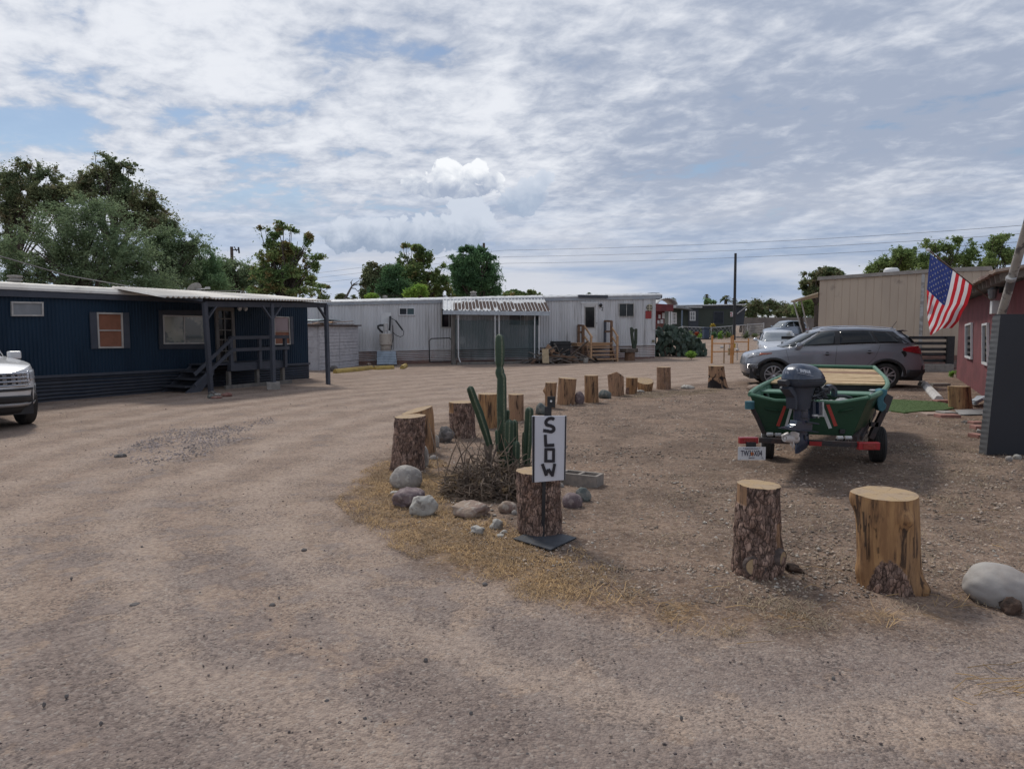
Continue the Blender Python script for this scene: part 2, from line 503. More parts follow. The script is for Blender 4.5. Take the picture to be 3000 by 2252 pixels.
    sf = n.ss(n.m('ADD', straw, n.m('MULTIPLY', n.m('SUBTRACT', n.noise(tc, 3.2, 6, .65), .5), 1.5)), .35, .75)
    c = n.mix(n.m('MULTIPLY', sf, .85), c, n.mix(n.ss(n.noise(tc, 22, 5, .7), .38, .62), (.33, .21, .105), (.20, .14, .088)))
    # grains: dark chips and pale stones, patchy
    pat = n.ss(n.noise(n.mapping(tc, loc=(2, 7, 0)), 2.4, 5, .6), .38, .62, .25, 1.0)
    nearf = n.ss(sep.outputs[1], 5, 14, 1.0, .55)
    mid = n.noise(n.mapping(tc, loc=(1, 5, 0)), 26, 6, .72); mid2 = n.noise(n.mapping(tc, loc=(8, 5, 0)), 8.5, 6, .70)
    c = n.mix(n.m('MULTIPLY', pat, n.ss(fine, .42, .58, .0, .5)), c, n.mix(1.0, c, (.46, .43, .43), 'MULTIPLY'))
    c = n.mix(n.ss(mid, .50, .60, 0, .55), c, n.mix(1.0, c, (.55, .52, .53), 'MULTIPLY'))
    c = n.mix(n.ss(mid, .47, .38, 0, .42), c, n.mix(1.0, c, (1.38, 1.34, 1.28), 'MULTIPLY'))
    c = n.mix(n.m('MULTIPLY', zf, n.ss(n.noise(n.mapping(tc, loc=(6, 1, 0)), 15, 7, .75), .49, .58, 0, .6)), c, n.mix(1.0, c, (.48, .43, .42), 'MULTIPLY'))
    c = n.mix(n.ss(mid2, .52, .64, 0, .30), c, n.mix(1.0, c, (.62, .60, .62), 'MULTIPLY'))
    c = n.mix(n.ss(gs.outputs[0], .90, .95, 0, .35), c, (.40, .36, .32))
    c = n.mix(n.m('MULTIPLY', pat, n.ss(gs.outputs[1], .78, .90, 0, .62)), c, (.085, .070, .066))
    c = n.mix(n.m('MULTIPLY', n.ss(n3, .58, .66), n.ss(grit2, .35, .2, 0, .5)), c, (.12, .10, .095))
    n.lk(c, b.inputs['Base Color']); b.inputs['Roughness'].default_value = .95; b.inputs['Specular IOR Level'].default_value = .2
    bn = n.n('ShaderNodeBump'); bn.inputs['Strength'].default_value = .75; bn.inputs['Distance'].default_value = .014
    hh = n.m('ADD', n.m('MULTIPLY', grit, -.8), n.m('ADD', n.m('MULTIPLY', fine, .8), n.m('MULTIPLY', n3, 1.2)))
    n.lk(hh, bn.inputs['Height']); n.lk(bn.outputs[0], b.inputs['Normal'])
    me.materials.append(mt)
    o = bpy.data.objects.new('ground', me); COL.objects.link(o)
    tag(o, kind='structure')
def fast_mesh(me, V, F):
    V = np.asarray(V, dtype=np.float32); F = np.asarray(F, dtype=np.int32)
    k = F.shape[1]
    me.vertices.add(len(V)); me.vertices.foreach_set('co', V.ravel())
    me.loops.add(F.size); me.loops.foreach_set('vertex_index', F.ravel())
    me.polygons.add(len(F))
    me.polygons.foreach_set('loop_start', np.arange(0, F.size, k, dtype=np.int32))
    me.polygons.foreach_set('loop_total', np.full(len(F), k, dtype=np.int32))
    me.update(calc_edges=True)
make_ground()

rs = np.random.RandomState(11)
def gnoise(x, y, sc, off=0): return np.array([mnoise.noise((a * sc, b * sc, off)) for a, b in zip(x, y)])
# loose stones: octahedra squashed onto the ground
def scatter_stones(name, label, n, dist, sizes, mat, zone=None, seed=1, thr=-.1, kind='stuff'):
    r_ = np.random.RandomState(seed)
    # sample evenly in the picture's lower part so near stones dominate, then keep them where they lie
    y = dist[0] * (dist[1] / dist[0]) ** r_.rand(n)
    x = (r_.rand(n) * 2 - 1) * (.80 * y + .6)
    sdv = seg_dist(np.stack([x, y], 1), island_poly)
    keep = np.ones(n, bool)
    if zone == 'in': keep &= sdv > .35 + .25 * r_.rand(n)
    if zone == 'out': keep &= sdv < .1
    nz = gnoise(x, y, .55, seed); keep &= nz > thr + r_.randn(n) * .15
    x, y = x[keep], y[keep]; n = len(x)
    s = sizes[0] * (sizes[1] / sizes[0]) ** (r_.rand(n) ** 2.2) * (1 + .07 * y)
    z = np.array([terr(a, b) for a, b in zip(x, y)]) + .010
    base = np.array([(1, 0, 0), (.3, .95, 0), (-.8, .6, 0), (-.8, -.6, 0), (.3, -.95, 0), (.2, .1, .8), (0, 0, -.6)])
    V = base[None] * (1 + .35 * r_.randn(n, 7, 1) * .6)
    a = r_.rand(n) * 6.28; ca, sa = np.cos(a)[:, None], np.sin(a)[:, None]
    asp = .5 + .5 * r_.rand(n)
    vx = V[:, :, 0]; vy = V[:, :, 1] * asp[:, None]; vz = V[:, :, 2] * .7
    W = np.stack([vx * ca - vy * sa, vx * sa + vy * ca, vz], 2) * s[:, None, None] + np.stack([x, y, z], 1)[:, None, :]
    f = np.array([(0, 1, 5), (1, 2, 5), (2, 3, 5), (3, 4, 5), (4, 0, 5), (1, 0, 6), (2, 1, 6), (3, 2, 6), (4, 3, 6), (0, 4, 6)])
    F = (f[None] + (np.arange(n) * 7)[:, None, None]).reshape(-1, 3)
    me = bpy.data.meshes.new(name); fast_mesh(me, W.reshape(-1, 3), F); me.materials.append(mat)
    o = bpy.data.objects.new(name, me); COL.objects.link(o); tag(o, label, 'gravel', kind=kind)
m_peb = M('pebble', (.36, .285, .225), .9, (.21, .165, .135), scale=3, bump=0, island=.55)
m_pebd = M('pebble_dark', (.075, .06, .06), .9, (.12, .09, .085), scale=3, bump=0, island=.4)
m_pebl = M('pebble_light', (.42, .38, .33), .9, (.33, .29, .25), scale=3, bump=0, island=.25)
scatter_stones('island_gravel', 'loose brown gravel strewn over the log lined island', 80000, (3.4, 20), (.0035, .016), m_peb, 'in', 3, -.35)
scatter_stones('pale_gravel', 'pale pebbles scattered among the brown gravel', 12000, (3.6, 18), (.003, .018), m_pebl, 'in', 4, -.05)
scatter_stones('road_gravel', 'dark loose chips scattered on the dirt road', 9000, (1.9, 26), (.002, .008), m_pebd, 'out', 5, -.02)
scatter_stones('road_pebbles', 'tan grit lying on the worn road surface', 8000, (1.9, 24), (.002, .007), m_peb, 'out', 6, -.1)

patch = [(p.x, p.y) for p in polyw(DD, [(255, 985), (300, 950), (400, 925), (520, 905), (545, 925), (480, 965), (420, 995), (300, 1010)])]
def stone_patch():
    r_ = np.random.RandomState(8); pw = np.array(patch); lo, hi = pw.min(0) - .3, pw.max(0) + .3
    q = lo + r_.rand(9000, 2) * (hi - lo); d = seg_dist(q, patch); q = q[(d + gnoise(q[:, 0], q[:, 1], 1.3, 2) * .9 + r_.randn(len(q)) * .18) > .15]
    n = len(q); s_ = .008 + .018 * r_.rand(n) ** 3; base = np.array([(1, 0, 0), (.3, .95, 0), (-.8, .6, 0), (-.8, -.6, 0), (.3, -.95, 0), (.2, .1, .8)])
    V = base[None] * (1 + .25 * r_.randn(n, 6, 1)); a = r_.rand(n) * 6.28; ca, sa = np.cos(a)[:, None], np.sin(a)[:, None]
    W = np.stack([V[..., 0] * ca - V[..., 1] * .6 * sa, V[..., 0] * sa + V[..., 1] * .6 * ca, V[..., 2] * .8], 2) * s_[:, None, None] + np.concatenate([q, np.full((n, 1), .012)], 1)[:, None, :]
    f = np.array([(0, 1, 5), (1, 2, 5), (2, 3, 5), (3, 4, 5), (4, 0, 5)]); F = (f[None] + (np.arange(n) * 6)[:, None, None]).reshape(-1, 3)
    me = bpy.data.meshes.new('dark_stones'); fast_mesh(me, W.reshape(-1, 3), F); me.materials.append(M('patch_stone', (.22, .18, .17), .9, (.12, .10, .10), scale=3, bump=0, island=.5))
    o = bpy.data.objects.new('dark_stones', me); COL.objects.link(o); tag(o, 'patch of loose purplish grey road stones left of the island', 'gravel', kind='stuff')
stone_patch()
# dry grass: blades as thin bent triangles
def make_grass(name, label, polys, dens, hgt, mat, seed, flat=.5, thr=0.0, lean=1.0):
    r_ = np.random.RandomState(seed)
    PX = []
    for poly in polys:
        pw = np.array([(p.x, p.y) for p in poly]); lo, hi = pw.min(0), pw.max(0)
        n = int((hi[0] - lo[0]) * (hi[1] - lo[1]) * dens)
        q = lo + r_.rand(n, 2) * (hi - lo)
        d = seg_dist(q, [tuple(a) for a in pw])
        nz = gnoise(q[:, 0], q[:, 1], 1.6, seed) * .7 + gnoise(q[:, 0], q[:, 1], 5.0, seed + 1) * .5
        keep = (d > .0) & (nz + np.clip(d, 0, .5) * .9 > thr + .03 + r_.rand(n) * .42)
        PX.append(q[keep])
    q = np.concatenate(PX); n = len(q)
    z = np.array([terr(a, b) for a, b in q]) + .012
    h = hgt * (.35 + r_.rand(n) ** 1.5 * 1.2); a = r_.rand(n) * 6.28; w = .0011 + .0012 * r_.rand(n)
    ln = (flat + r_.rand(n) * .9) * lean
    dx, dy = np.cos(a), np.sin(a)
    base = np.stack([q[:, 0], q[:, 1], z], 1)
    side = np.stack([-dy, dx, np.zeros(n)], 1) * w[:, None]
    mid = base + np.stack([dx * h * ln * .45, dy * h * ln * .45, h * .55], 1)
    b2 = a + r_.randn(n) * .9
    tip = mid + np.stack([np.cos(b2) * h * ln * .6, np.sin(b2) * h * ln * .6, h * (.35 - .5 * r_.rand(n) * flat)], 1)
    V = np.stack([base - side, base + side, mid + side * .8, mid - side * .8, tip], 1).reshape(-1, 3)
    k = np.arange(n) * 5
    F = np.concatenate([np.stack([k, k + 1, k + 2], 1), np.stack([k, k + 2, k + 3], 1), np.stack([k + 3, k + 2, k + 4], 1)])
    me = bpy.data.meshes.new(name); fast_mesh(me, V, F); me.materials.append(mat)
    o = bpy.data.objects.new(name, me); COL.objects.link(o); tag(o, label, 'grass', kind='stuff')
m_straw = M('straw', (.44, .285, .135), .9, (.27, .18, .095), scale=2.5, bump=0, island=.35)
m_straw2 = M('straw_grey', (.30, .23, .15), .9, (.20, .155, .105), scale=2, bump=0, island=.4)
g5 = polyw(DD, [(1250, 1230), (1500, 1330), (2211, 1300), (2211, 900), (1960, 900), (1800, 1060), (1500, 1000), (1250, 1080)])
g6 = polyw(DD, [(1330, 850), (1560, 838), (1570, 850), (1450, 858), (1340, 866)])
g7 = polyw(DD, [(1960, 960), (2115, 930), (2211, 1000), (2211, 1230), (2100, 1200), (2000, 1090)])
make_grass('dry_grass', 'dry golden straw grass round the rocks at the island corner', [g1, g2], 7500, .021, m_straw, 21, 1.1, -.14)
make_grass('straw_litter', 'flattened grey straw and dead weeds in front of the log stumps', [g3, g4, g6], 3600, .030, m_straw2, 23, 1.3, .02)
make_grass('weed_litter', 'sparse dead weeds and twigs over the gravel island', [g5, g7], 700, .032, m_straw2, 25, 1.4, .12)
make_grass('pale_straw', 'loose golden straw stalks among the dead weeds', [g3, g4], 1700, .05, m_straw, 27, 1.6, .02)
m_turf = M('turf', (.040, .080, .014), .9, (.055, .095, .02), scale=30, bump=.3, island=.3)

# ================================================================== BUILDINGS
def hline(pl, pa, pb, o=0.0):
    a = pl.hit(*pa, o=o); b = pl.hit(*pb, o=o)
    k = (b[1] - a[1]) / (b[0] - a[0])
    return lambda s: a[1] + (s - a[0]) * k
def corrV(mb, pl, s0, s1, bot, top, pitch, depth, o=0.0, mi=0, prof=((0, 0), (.12, 1), (.5, 1), (.62, 0))):
    ss = []
    s = s0
    while s < s1:
        for a, b in prof:
            if s + a * pitch <= s1: ss.append((s + a * pitch, b * depth))
        s += pitch
    ss.append((s1, 0))
    vs = [pl.pt(a, bot(a), o + b) for a, b in ss] + [pl.pt(a, top(a), o + b) for a, b in ss]
    n = len(ss)
    mb.add(vs, [(i, i + 1, n + i + 1, n + i) for i in range(n - 1)], mi)
def corrH(mb, pl, s0, s1, bot, top, rows, depth, o=0.0, mi=0, nseg=12, wob=0.0):
    rr = rows * 4
    def fn(u, v):
        a = s0 + (s1 - s0) * u
        return pl.pt(a, bot(a) + (top(a) - bot(a)) * v + wob * mnoise.noise((a * 1.5, v * 3, 0)), o + depth * (.5 + .5 * math.sin(v * rows * 2 * math.pi)) + wob * mnoise.noise((a, v, 4)))
    mb.grid(fn, nseg, rr, mi)
def bil(q, u, v):
    """q: TL TR BR BL -> point at u across, v down"""
    t = (q[0][0] * (1 - u) + q[1][0] * u, q[0][1] * (1 - u) + q[1][1] * u)
    b = (q[3][0] * (1 - u) + q[2][0] * u, q[3][1] * (1 - u) + q[2][1] * u)
    return (t[0] * (1 - v) + b[0] * v, t[1] * (1 - v) + b[1] * v)
def rectpx(f, x0, x1, y0, y1): return [f(x0, y0), f(x1, y0), f(x1, y1), f(x0, y1)]
def window(parent, pl, px, fw, fmat, pmat, vm=(), hm=(), o=0.02, mw=None, name='window', depth=.045, curtain=None, label=None):
    q = [pl.hit(*p, o=o + depth) for p in px]
    W = abs(q[1][0] - q[0][0]); H = abs(q[0][1] - q[3][1]); mw = mw or fw * .7
    fu, fv = fw / W, fw / H
    mb = MB()
    def cell(u0, u1, v0, v1, o0, o1, b=None):
        (b or mb).pquad(pl, [bil(q, u0, v1), bil(q, u1, v1), bil(q, u1, v0), bil(q, u0, v0)], o0, o1)
    o1 = o + depth
    cell(0, 1, 0, fv, o, o1); cell(0, 1, 1 - fv, 1, o, o1)
    cell(0, fu, fv, 1 - fv, o, o1 - .002); cell(1 - fu, 1, fv, 1 - fv, o, o1 - .002)
    for u in vm: cell(u - mw / W / 2, u + mw / W / 2, fv, 1 - fv, o, o1 - .006)
    for v in hm: cell(fu, 1 - fu, v - mw / H / 2, v + mw / H / 2, o, o1 - .009)
    w = mb.build(name, fmat, parent)
    pb = MB(); cell(fu, 1 - fu, fv, 1 - fv, o + .004, o + .016, pb)
    p = pb.build('pane', pmat, w)
    if curtain is not None:
        u0, u1, v0, v1, cm = curtain
        cb = MB(); cell(u0, u1, v0, v1, o + .016, o + .019, cb); cb.build('curtain', cm, w)
    if label: w['label'] = label
    return w

m_navy = M('navy_siding', (.006, .020, .040), .55, (.009, .027, .052), scale=1.4, stretch=(1, 1, .3), bump=.05, spec=.25, col3=(.014, .033, .07), scale3=.8, lo3=.55, hi3=.8)
m_slate = M('slate_paint', (.058, .064, .082), .7, (.048, .054, .070), scale=4, bump=.15)
m_slate_d = M('slate_paint_dark', (.042, .046, .058), .75, (.034, .038, .05), scale=4, bump=.15)
m_roofw = M('white_roof_coat', (.62, .59, .54), .6, (.54, .50, .45), scale=3, bump=.2, col3=(.35, .31, .27), scale3=5, lo3=.62, hi3=.72)
m_galv = M('galvanised', (.50, .50, .50), .5, (.40, .39, .38), scale=5, bump=.1, metal=.35)
m_alu = M('aluminium_frame', (.45, .43, .40), .45, (.36, .34, .32), scale=5, bump=.05, metal=.3)
m_glass = M('dark_glass', (.008, .009, .012), .08, (.014, .015, .018), scale=2, bump=0, spec=.3)
m_glass_b = M('blind_glass', (.32, .32, .27), .12, (.24, .25, .22), scale=1.5, bump=0, spec=.7, col3=(.14, .16, .16), scale3=1.2, lo3=.5, hi3=.56)
m_ply = M('plywood_panel', (.235, .095, .055), .55, (.20, .08, .045), scale=6, bump=.05, spec=.4)
m_pink = M('pale_pink_panel', (.30, .23, .24), .4, (.26, .2, .21), scale=3, bump=.02)
m_frost = M('frosted_pane', (.23, .24, .25), .3, (.19, .2, .21), scale=3, bump=.02)
m_greywood = M('grey_weathered_wood', (.17, .155, .14), .9, (.12, .11, .10), scale=6, stretch=(1, 1, .3), bump=.4)
m_white = M('white_paint', (.62, .62, .62), .55, (.55, .55, .55), scale=4, bump=.1)
m_black = M('black_paint', (.012, .012, .014), .5, (.02, .02, .022), scale=6, bump=.1)
m_conc = M('concrete', (.30, .28, .255), .95, (.24, .225, .205), scale=8, bump=.5)

def blue_home():
    pl = Plane(G(*C1(270, 948)), G(*C1(2008, 790)))
    L0 = pl.hit(-330, 1000)[0]; L1 = pl.hit(*C1(2000, 700))[0]
    sk = hline(pl, C1(235, 775), C1(2005, 690)); tp = hline(pl, C1(0, 258), C1(1990, 325)); ft = hline(pl, C1(0, 205), C1(2019, 300), .1)
    gr = lambda s: -.03
    root = thing('mobile_home', 'long navy blue single wide mobile home with slate trim and white roof edge', 'mobile home', pl.pt((L0 + L1) / 2, 0, -1.6))
    mb = MB(); corrV(mb, pl, L0, L1, lambda s: sk(s) - .01, lambda s: tp(s) + .03, .085, .014)
    mb.pquad(pl, [(L0, 0.1), (L1, 0.1), (L1, tp(L1)), (L0, tp(L0))], -3.2, -.005)
    mb.build('wall', m_navy, root)
    mb = MB(); corrH(mb, pl, L0, L1 + .01, gr, lambda s: sk(s) - .05, 7, .03, -.01, nseg=40, wob=.012); mb.build('skirting', m_slate_d, root)
    mb = MB(); mb.pquad(pl, [(L0, sk(L0) - .06), (L1 + .03, sk(L1) - .06), (L1 + .03, sk(L1)), (L0, sk(L0))], .02, .05); mb.build('trim_board', m_slate, root)
    mb = MB(); mb.pquad(pl, [(L0, tp(L0) - .01), (L1 + .15, tp(L1) - .01), (L1 + .15, ft(L1)), (L0, ft(L0))], .03, .10); mb.build('fascia', m_slate, root)
    mb = MB()
    n = 24
    prof = [(.13, -.03), (.12, .02), (.04, .10), (-.35, .15), (-1.6, .22), (-3.1, .12), (-3.3, -.02)]
    for j in range(len(prof) - 1):
        (oa, ha), (ob, hb) = prof[j], prof[j + 1]
        mb.grid(lambda u, v: pl.pt(L0 + (L1 + .18 - L0) * u, ft(L0 + (L1 - L0) * u) + ha + (hb - ha) * v + .006 * mnoise.noise((u * 60, j, 0)), oa + (ob - oa) * v), n * 3, 1)
    mb.build('roof', m_roofw, root, smooth=True)
    # windows
    w = window(root, pl, [C1(74, 294), C1(283, 298), C1(285, 390), C1(78, 390)], .035, m_alu, m_frost)
    w = window(root, pl, [C1(628, 364), C1(796, 368), C1(803, 596), C1(640, 598)], .04, m_alu, m_ply, hm=(.5,))
    for q in ([C1(582, 363), C1(627, 364), C1(640, 600), C1(594, 602)], [C1(798, 367), C1(836, 366), C1(845, 596), C1(804, 597)]):
        mb = MB(); mb.pquad(pl, [pl.hit(*p, o=.05) for p in (q[3], q[2], q[1], q[0])], .02, .05); mb.build('shutter', m_slate, root)
    mb = MB()
    for q in (rectpx(C1, 1030, 1322, 350, 382), rectpx(C1, 1035, 1325, 570, 602), rectpx(C1, 1032, 1058, 382, 570)):
        mb.pquad(pl, [pl.hit(*p, o=.05) for p in (q[3], q[2], q[1], q[0])], .022, .05)
    mb.build('window_surround', m_slate_d, root)
    window(root, pl, [C1(1057, 382), C1(1330, 388), C1(1335, 568), C1(1063, 571)], .035, m_alu, m_glass_b, vm=(.49,))
    window(root, pl, [C1(1776, 390), C1(1876, 394), C1(1884, 573), C1(1782, 575)], .03, m_alu, m_ply, hm=(.53,), curtain=(.06, .94, .05, .5, m_pink))
    q = [C1(1880, 391), C1(1900, 392), C1(1905, 570), C1(1886, 572)]
    mb = MB(); mb.pquad(pl, [pl.hit(*p, o=.05) for p in (q[3], q[2], q[1], q[0])], .02, .05); mb.build('shutter', m_slate, root)
    # glazed door
    m_door = M('taupe_door', (.145, .13, .12), .6, (.12, .11, .10), scale=5, bump=.1)
    d = window(root, pl, [D6(1035, 180), D6(1238, 190), D6(1268, 792), D6(1062, 800)], .10, m_door, m_glass, vm=(.47,), hm=(.2, .4, .57, .77), mw=.03, name='door', depth=.06)
    c = pl.hit(*D6(1215, 605), o=.09)
    MB().lathe([(.025, 0), (.03, .03), (.0, .05)], pl.pt(c[0], c[1], .07), pl.n, 10).build('handle', m_galv, d)
    # flood light, left of the window
    c = pl.hit(*D6(1322, 188), o=.1)
    mb = MB(); mb.box(pl.pt(c[0], c[1] + .03, .04), (.1, .05, .07), rz=math.atan2(pl.d.y, pl.d.x))
    for k in (-.09, .09):
        mb.lathe([(.02, 0), (.05, .04), (.06, .11), (.05, .12)], pl.pt(c[0] + k, c[1], .05), (pl.n + pl.d * (k * 3) + Vector((0, 0, -.5))), 12)
    mb.build('flood_light', m_white, root)
    # roof vent
    c = pl.hit(*C1(98, 178), o=-1.2)
    MB().lathe([(.11, -.3), (.11, .06), (.15, .06), (.15, .09), (.11, .10), (.11, .13), (.15, .14), (.15, .18), (.05, .19)], pl.pt(c[0], c[1], -1.2), n=20).build('roof_vent', m_conc, root, smooth=True)
    # ---------- porch canopy
    CP = 2.05
    a0 = pl.hit(*C1(862, 255), o=.6)[0]; a1 = pl.hit(*C1(2152, 300), o=CP + .1)[0]; am = pl.hit(*C1(1362, 282), o=CP)[0]
    fr = hline(pl, C1(1340, 284), C1(2150, 300), CP)
    can = thing('porch_canopy', 'corrugated white porch canopy on three slate posts against the blue mobile home', 'canopy', pl.pt((a0 + a1) / 2, 0, 1.3))
    mb = MB(); nr = int((a1 - a0) / .105) * 6
    def cf(u, v):
        a = a0 + (a1 - a0) * u
        fo = CP + .1 - max(0, (am - a)) * .45 if a < am else CP + .1
        fo = max(fo, .75)
        hi = ft(a) + .16
        lo_ = fr(max(a, am - .5)) + .03 + (.0 if a > am else .02)
        return pl.pt(a, hi + (lo_ - hi) * v + .022 * math.sin(a / .105 * 2 * math.pi), -.2 + (fo + .2) * v)
    mb.grid(cf, nr, 6)
    mb.build('roof_sheet', m_roofw, can, smooth=True).modifiers.new('thickness', 'SOLIDIFY').thickness = .004
    mb = MB()
    mb.beam(pl.pt(am - .1, fr(am) - .10, CP - .07), pl.pt(a1 - .05, fr(a1) - .09, CP - .07), .045, .13)
    mb.build('beam', m_slate_d, can)
    mb = MB()
    mb.beam(pl.pt(am - .2, fr(am) - .01, CP - .02), pl.pt(a0 + .3, ft(a0) - .03, 1.0), .03, .07); mb.build('edge_board', m_slate, can)
    mb = MB()
    for k in range(7):
        a = am + (a1 - am - .2) * k / 6
        mb.beam(pl.pt(a, ft(a) + .02, 0), pl.pt(a, fr(a) - .07, CP - .1), .045, .09)
    mb.build('rafters', m_slate_d, can)
    base = [G(*C1(1368, 892)), G(*C1(1772, 862)), G(*C1(2127, 830))]
    tops = [(C1(1325, 292)), (C1(1758, 300)), (C1(2112, 308))]
    for i, (b, t) in enumerate(zip(base, tops)):
        h = pl.hit(*t, o=CP - .07); T = pl.pt(h[0], h[1] - .03, CP - .07)
        bb = Vector(b); bb.z = .17 if i == 1 else -.03
        mb = MB(); mb.beam(bb, T, .10, .10, up=pl.n); mb.build('post', m_slate, can, bevel=.006)
        for sg in ((1,), (-1, 1), (-1,))[i]:
            v = (T - bb).normalized()
            mb = MB(); mb.beam(T - v * .42 + pl.d * .02 * sg, T - v * .06 + pl.d * .34 * sg, .04, .08, up=pl.n); mb.build('brace', m_slate, can)
    # concrete footing under the middle post
    b = base[1]
    tag(MB().box((b.x, b.y, .09), (.34, .30, .2), rz=.35).build('footing_block', m_conc, bevel=.01), 'grey concrete block under the middle post of the porch canopy', 'block')
    # ---------- deck with rails and steps
    DO = .95
    ps = [pl.hit(*D6(x, 700), o=DO) for x in (1190, 1500, 1775)]
    s0, s1 = ps[0][0], ps[2][0]; dh = pl.hit(*D6(1205, 790), o=DO)[1]
    dk = thing('porch_deck', 'slate grey wooden porch deck with railing and steps in front of the glazed door', 'porch', pl.pt((s0 + s1) / 2, 0, .5))
    mb = MB()
    sa = pl.hit(*D6(870, 820), o=DO)[0]
    nb = 7
    for k in range(nb): mb.prect(pl, s0 - .55, s1 + .05, dh - .035, dh, .04 + (DO - .04) * k / nb, .04 + (DO - .04) * (k + .94) / nb)
    mb.build('deck_boards', m_slate, dk)
    hl = pl.hit(*D6(1205, 875), o=DO)[1]
    mb = MB(); mb.prect(pl, s0 - .05, s1 + .1, hl, dh - .037, DO - .05, DO + .01); mb.build('rim_board', m_slate, dk)
    hr = pl.hit(*D6(1205, 495), o=DO)[1]; hm_ = pl.hit(*D6(1205, 625), o=DO)[1]
    for k, (s, _) in enumerate(ps):
        mb = MB(); mb.prect(pl, s - .045, s + .045, -.02, hl - .0, DO - .12, DO - .02); mb.build('footing_post', m_greywood, dk)
        mb = MB(); mb.prect(pl, s - .045, s + .045, hl + .02, hr - .02, DO + .012, DO + .09); mb.build('rail_post', m_slate, dk)
    for h in (hr, hm_):
        mb = MB(); mb.prect(pl, s0 - .06, s1 + .1, h - .09, h, DO + .092, DO + .13); mb.build('rail', m_slate, dk)
        mb = MB(); mb.prect(pl, s1 + .05, s1 + .09, h - .09, h, .05, DO + .09); mb.build('rail', m_slate, dk)
    mb = MB(); mb.prect(pl, s0 - .2, s1 + .25, -.02, .10, DO - .02, DO + .06); mb.build('sill_timber', m_greywood, dk)
    # steps go down along the wall to the left
    st = [(.165, 0), (.33, 0), (.495, 0)]
    tr = [D6(860, 822), D6(815, 880), D6(745, 942), D6(668, 1008)]
    hs = [dh, dh * .75, dh * .5, dh * .25]
    se = s0 - .05
    for k in range(1, 4):
        x = se - .55 - .27 * (k - 1)
        mb = MB(); mb.prect(pl, x - .30, x + .02, hs[k] - .035, hs[k], .12, DO + .03)
        mb.prect(pl, x - .02, x + .0, hs[k] - .16, hs[k] - .035, .14, DO)
        mb.build('tread', m_slate_d, dk)
    mb = MB()
    for o in (.10, DO):
        mb.pquad(pl, [(se - 1.42, -.02), (se - .95, -.02), (se - .5, dh - .25), (se - .5, dh - .03)], o, o + .035)
    mb.build('stringer', m_slate, dk)
    for off in (0, .30):
        mb = MB(); mb.beam(pl.pt(s0 - .02, hr - .05 - off, DO + .15), pl.pt(s0 - 1.25, hr - .95 - off * .9, DO + .15), .035, .09, up=(0, 0, 1)); mb.build('stair_rail', m_slate, dk)
    # overhead service cable and dish
    c = pl.hit(*C1(1270, 240), o=-.6); cc = pl.pt(c[0], c[1] + .1, -.6)
    ds = thing('satellite_dish', 'small grey satellite dish on the roof of the blue mobile home', 'satellite dish', cc)
    ax = Vector((-.75, .35, .55))
    MB().lathe([(.24, .08), (.19, .045), (.12, .02), (.0, .0), (.0, -.01), (.13, .01), (.20, .037), (.25, .07)], cc + Vector((-.02, 0, -.06)), ax, 24).build('dish', m_conc, ds, smooth=True)
    MB().tube([cc + Vector((0, 0, -.15)), cc + Vector((0, 0, .1))], .02).tube([cc, cc + Vector((.3, 0, .02))], .015).box(cc + Vector((.33, 0, .04)), (.12, .06, .06)).build('mount', m_galv, ds)
    pts = [((-40, -10), 14), ((430, 125), 16.0), ((860, 200), 19), ((1250, 228), 21), ((1560, 225), 23.5), ((1640, 255), 24.5)]
    mb = MB(); mb.tube([P(*C1(*p), Y) for p, Y in pts], .013, 6)
    tag(mb.build('service_cable', M('cable_grey', (.22, .21, .2), .7)), 'thin grey service cable sagging over the blue mobile home roof', 'cable')
    return pl
PB = blue_home()

# ------------------------------------------------------------------ white mobile home
m_whsid = M('white_siding', (.58, .58, .59), .55, (.50, .50, .505), scale=2.2, stretch=(1, 1, .12), bump=.06, col3=(.24, .23, .225), scale3=3.5, lo3=.56, hi3=.72, stretch3=(1, 1, .08))
m_skred = M('rusty_skirting', (.25, .145, .115), .7, (.18, .11, .095), scale=3, bump=.1, col3=(.26, .22, .2), scale3=2, lo3=.55, hi3=.7)
m_lich = M('lichen_brown', (.055, .032, .028), .95, (.08, .05, .04), scale=20, bump=.6)
m_galvroof = M('white_roof_sheet', (.58, .59, .60), .5, (.50, .50, .50), scale=6, bump=.05)
m_newwood = M('new_lumber', (.46, .29, .17), .75, (.38, .23, .13), scale=9, stretch=(.4, 1, 1), bump=.15)
m_redwood = M('brown_lumber', (.20, .115, .07), .85, (.14, .08, .05), scale=9, bump=.25)
m_oldwood = M('old_dark_lumber', (.10, .08, .068), .9, (.16, .13, .11), scale=5, bump=.3, island=.35)
def net_mat():
    mt = bpy.data.materials.new('shade_net'); mt.use_nodes = True; n = NT(mt.node_tree)
    o = n.n('ShaderNodeOutputMaterial'); b = n.n('ShaderNodeBsdfPrincipled'); b.inputs['Base Color'].default_value = (.03, .058, .062, 1); b.inputs['Roughness'].default_value = .8
    t = n.n('ShaderNodeBsdfTransparent'); mx = n.n('ShaderNodeMixShader')
    tc = n.n('ShaderNodeTexCoord').outputs['Object']
    n.put(mx.inputs[0], n.ss(n.noise(n.mapping(tc, scale=(1, 1, .5)), 1.1, 5), .35, .65, .42, .62)); n.lk(t.outputs[0], mx.inputs[1]); n.lk(b.outputs[0], mx.inputs[2]); n.lk(mx.outputs[0], o.inputs[0])
    return mt
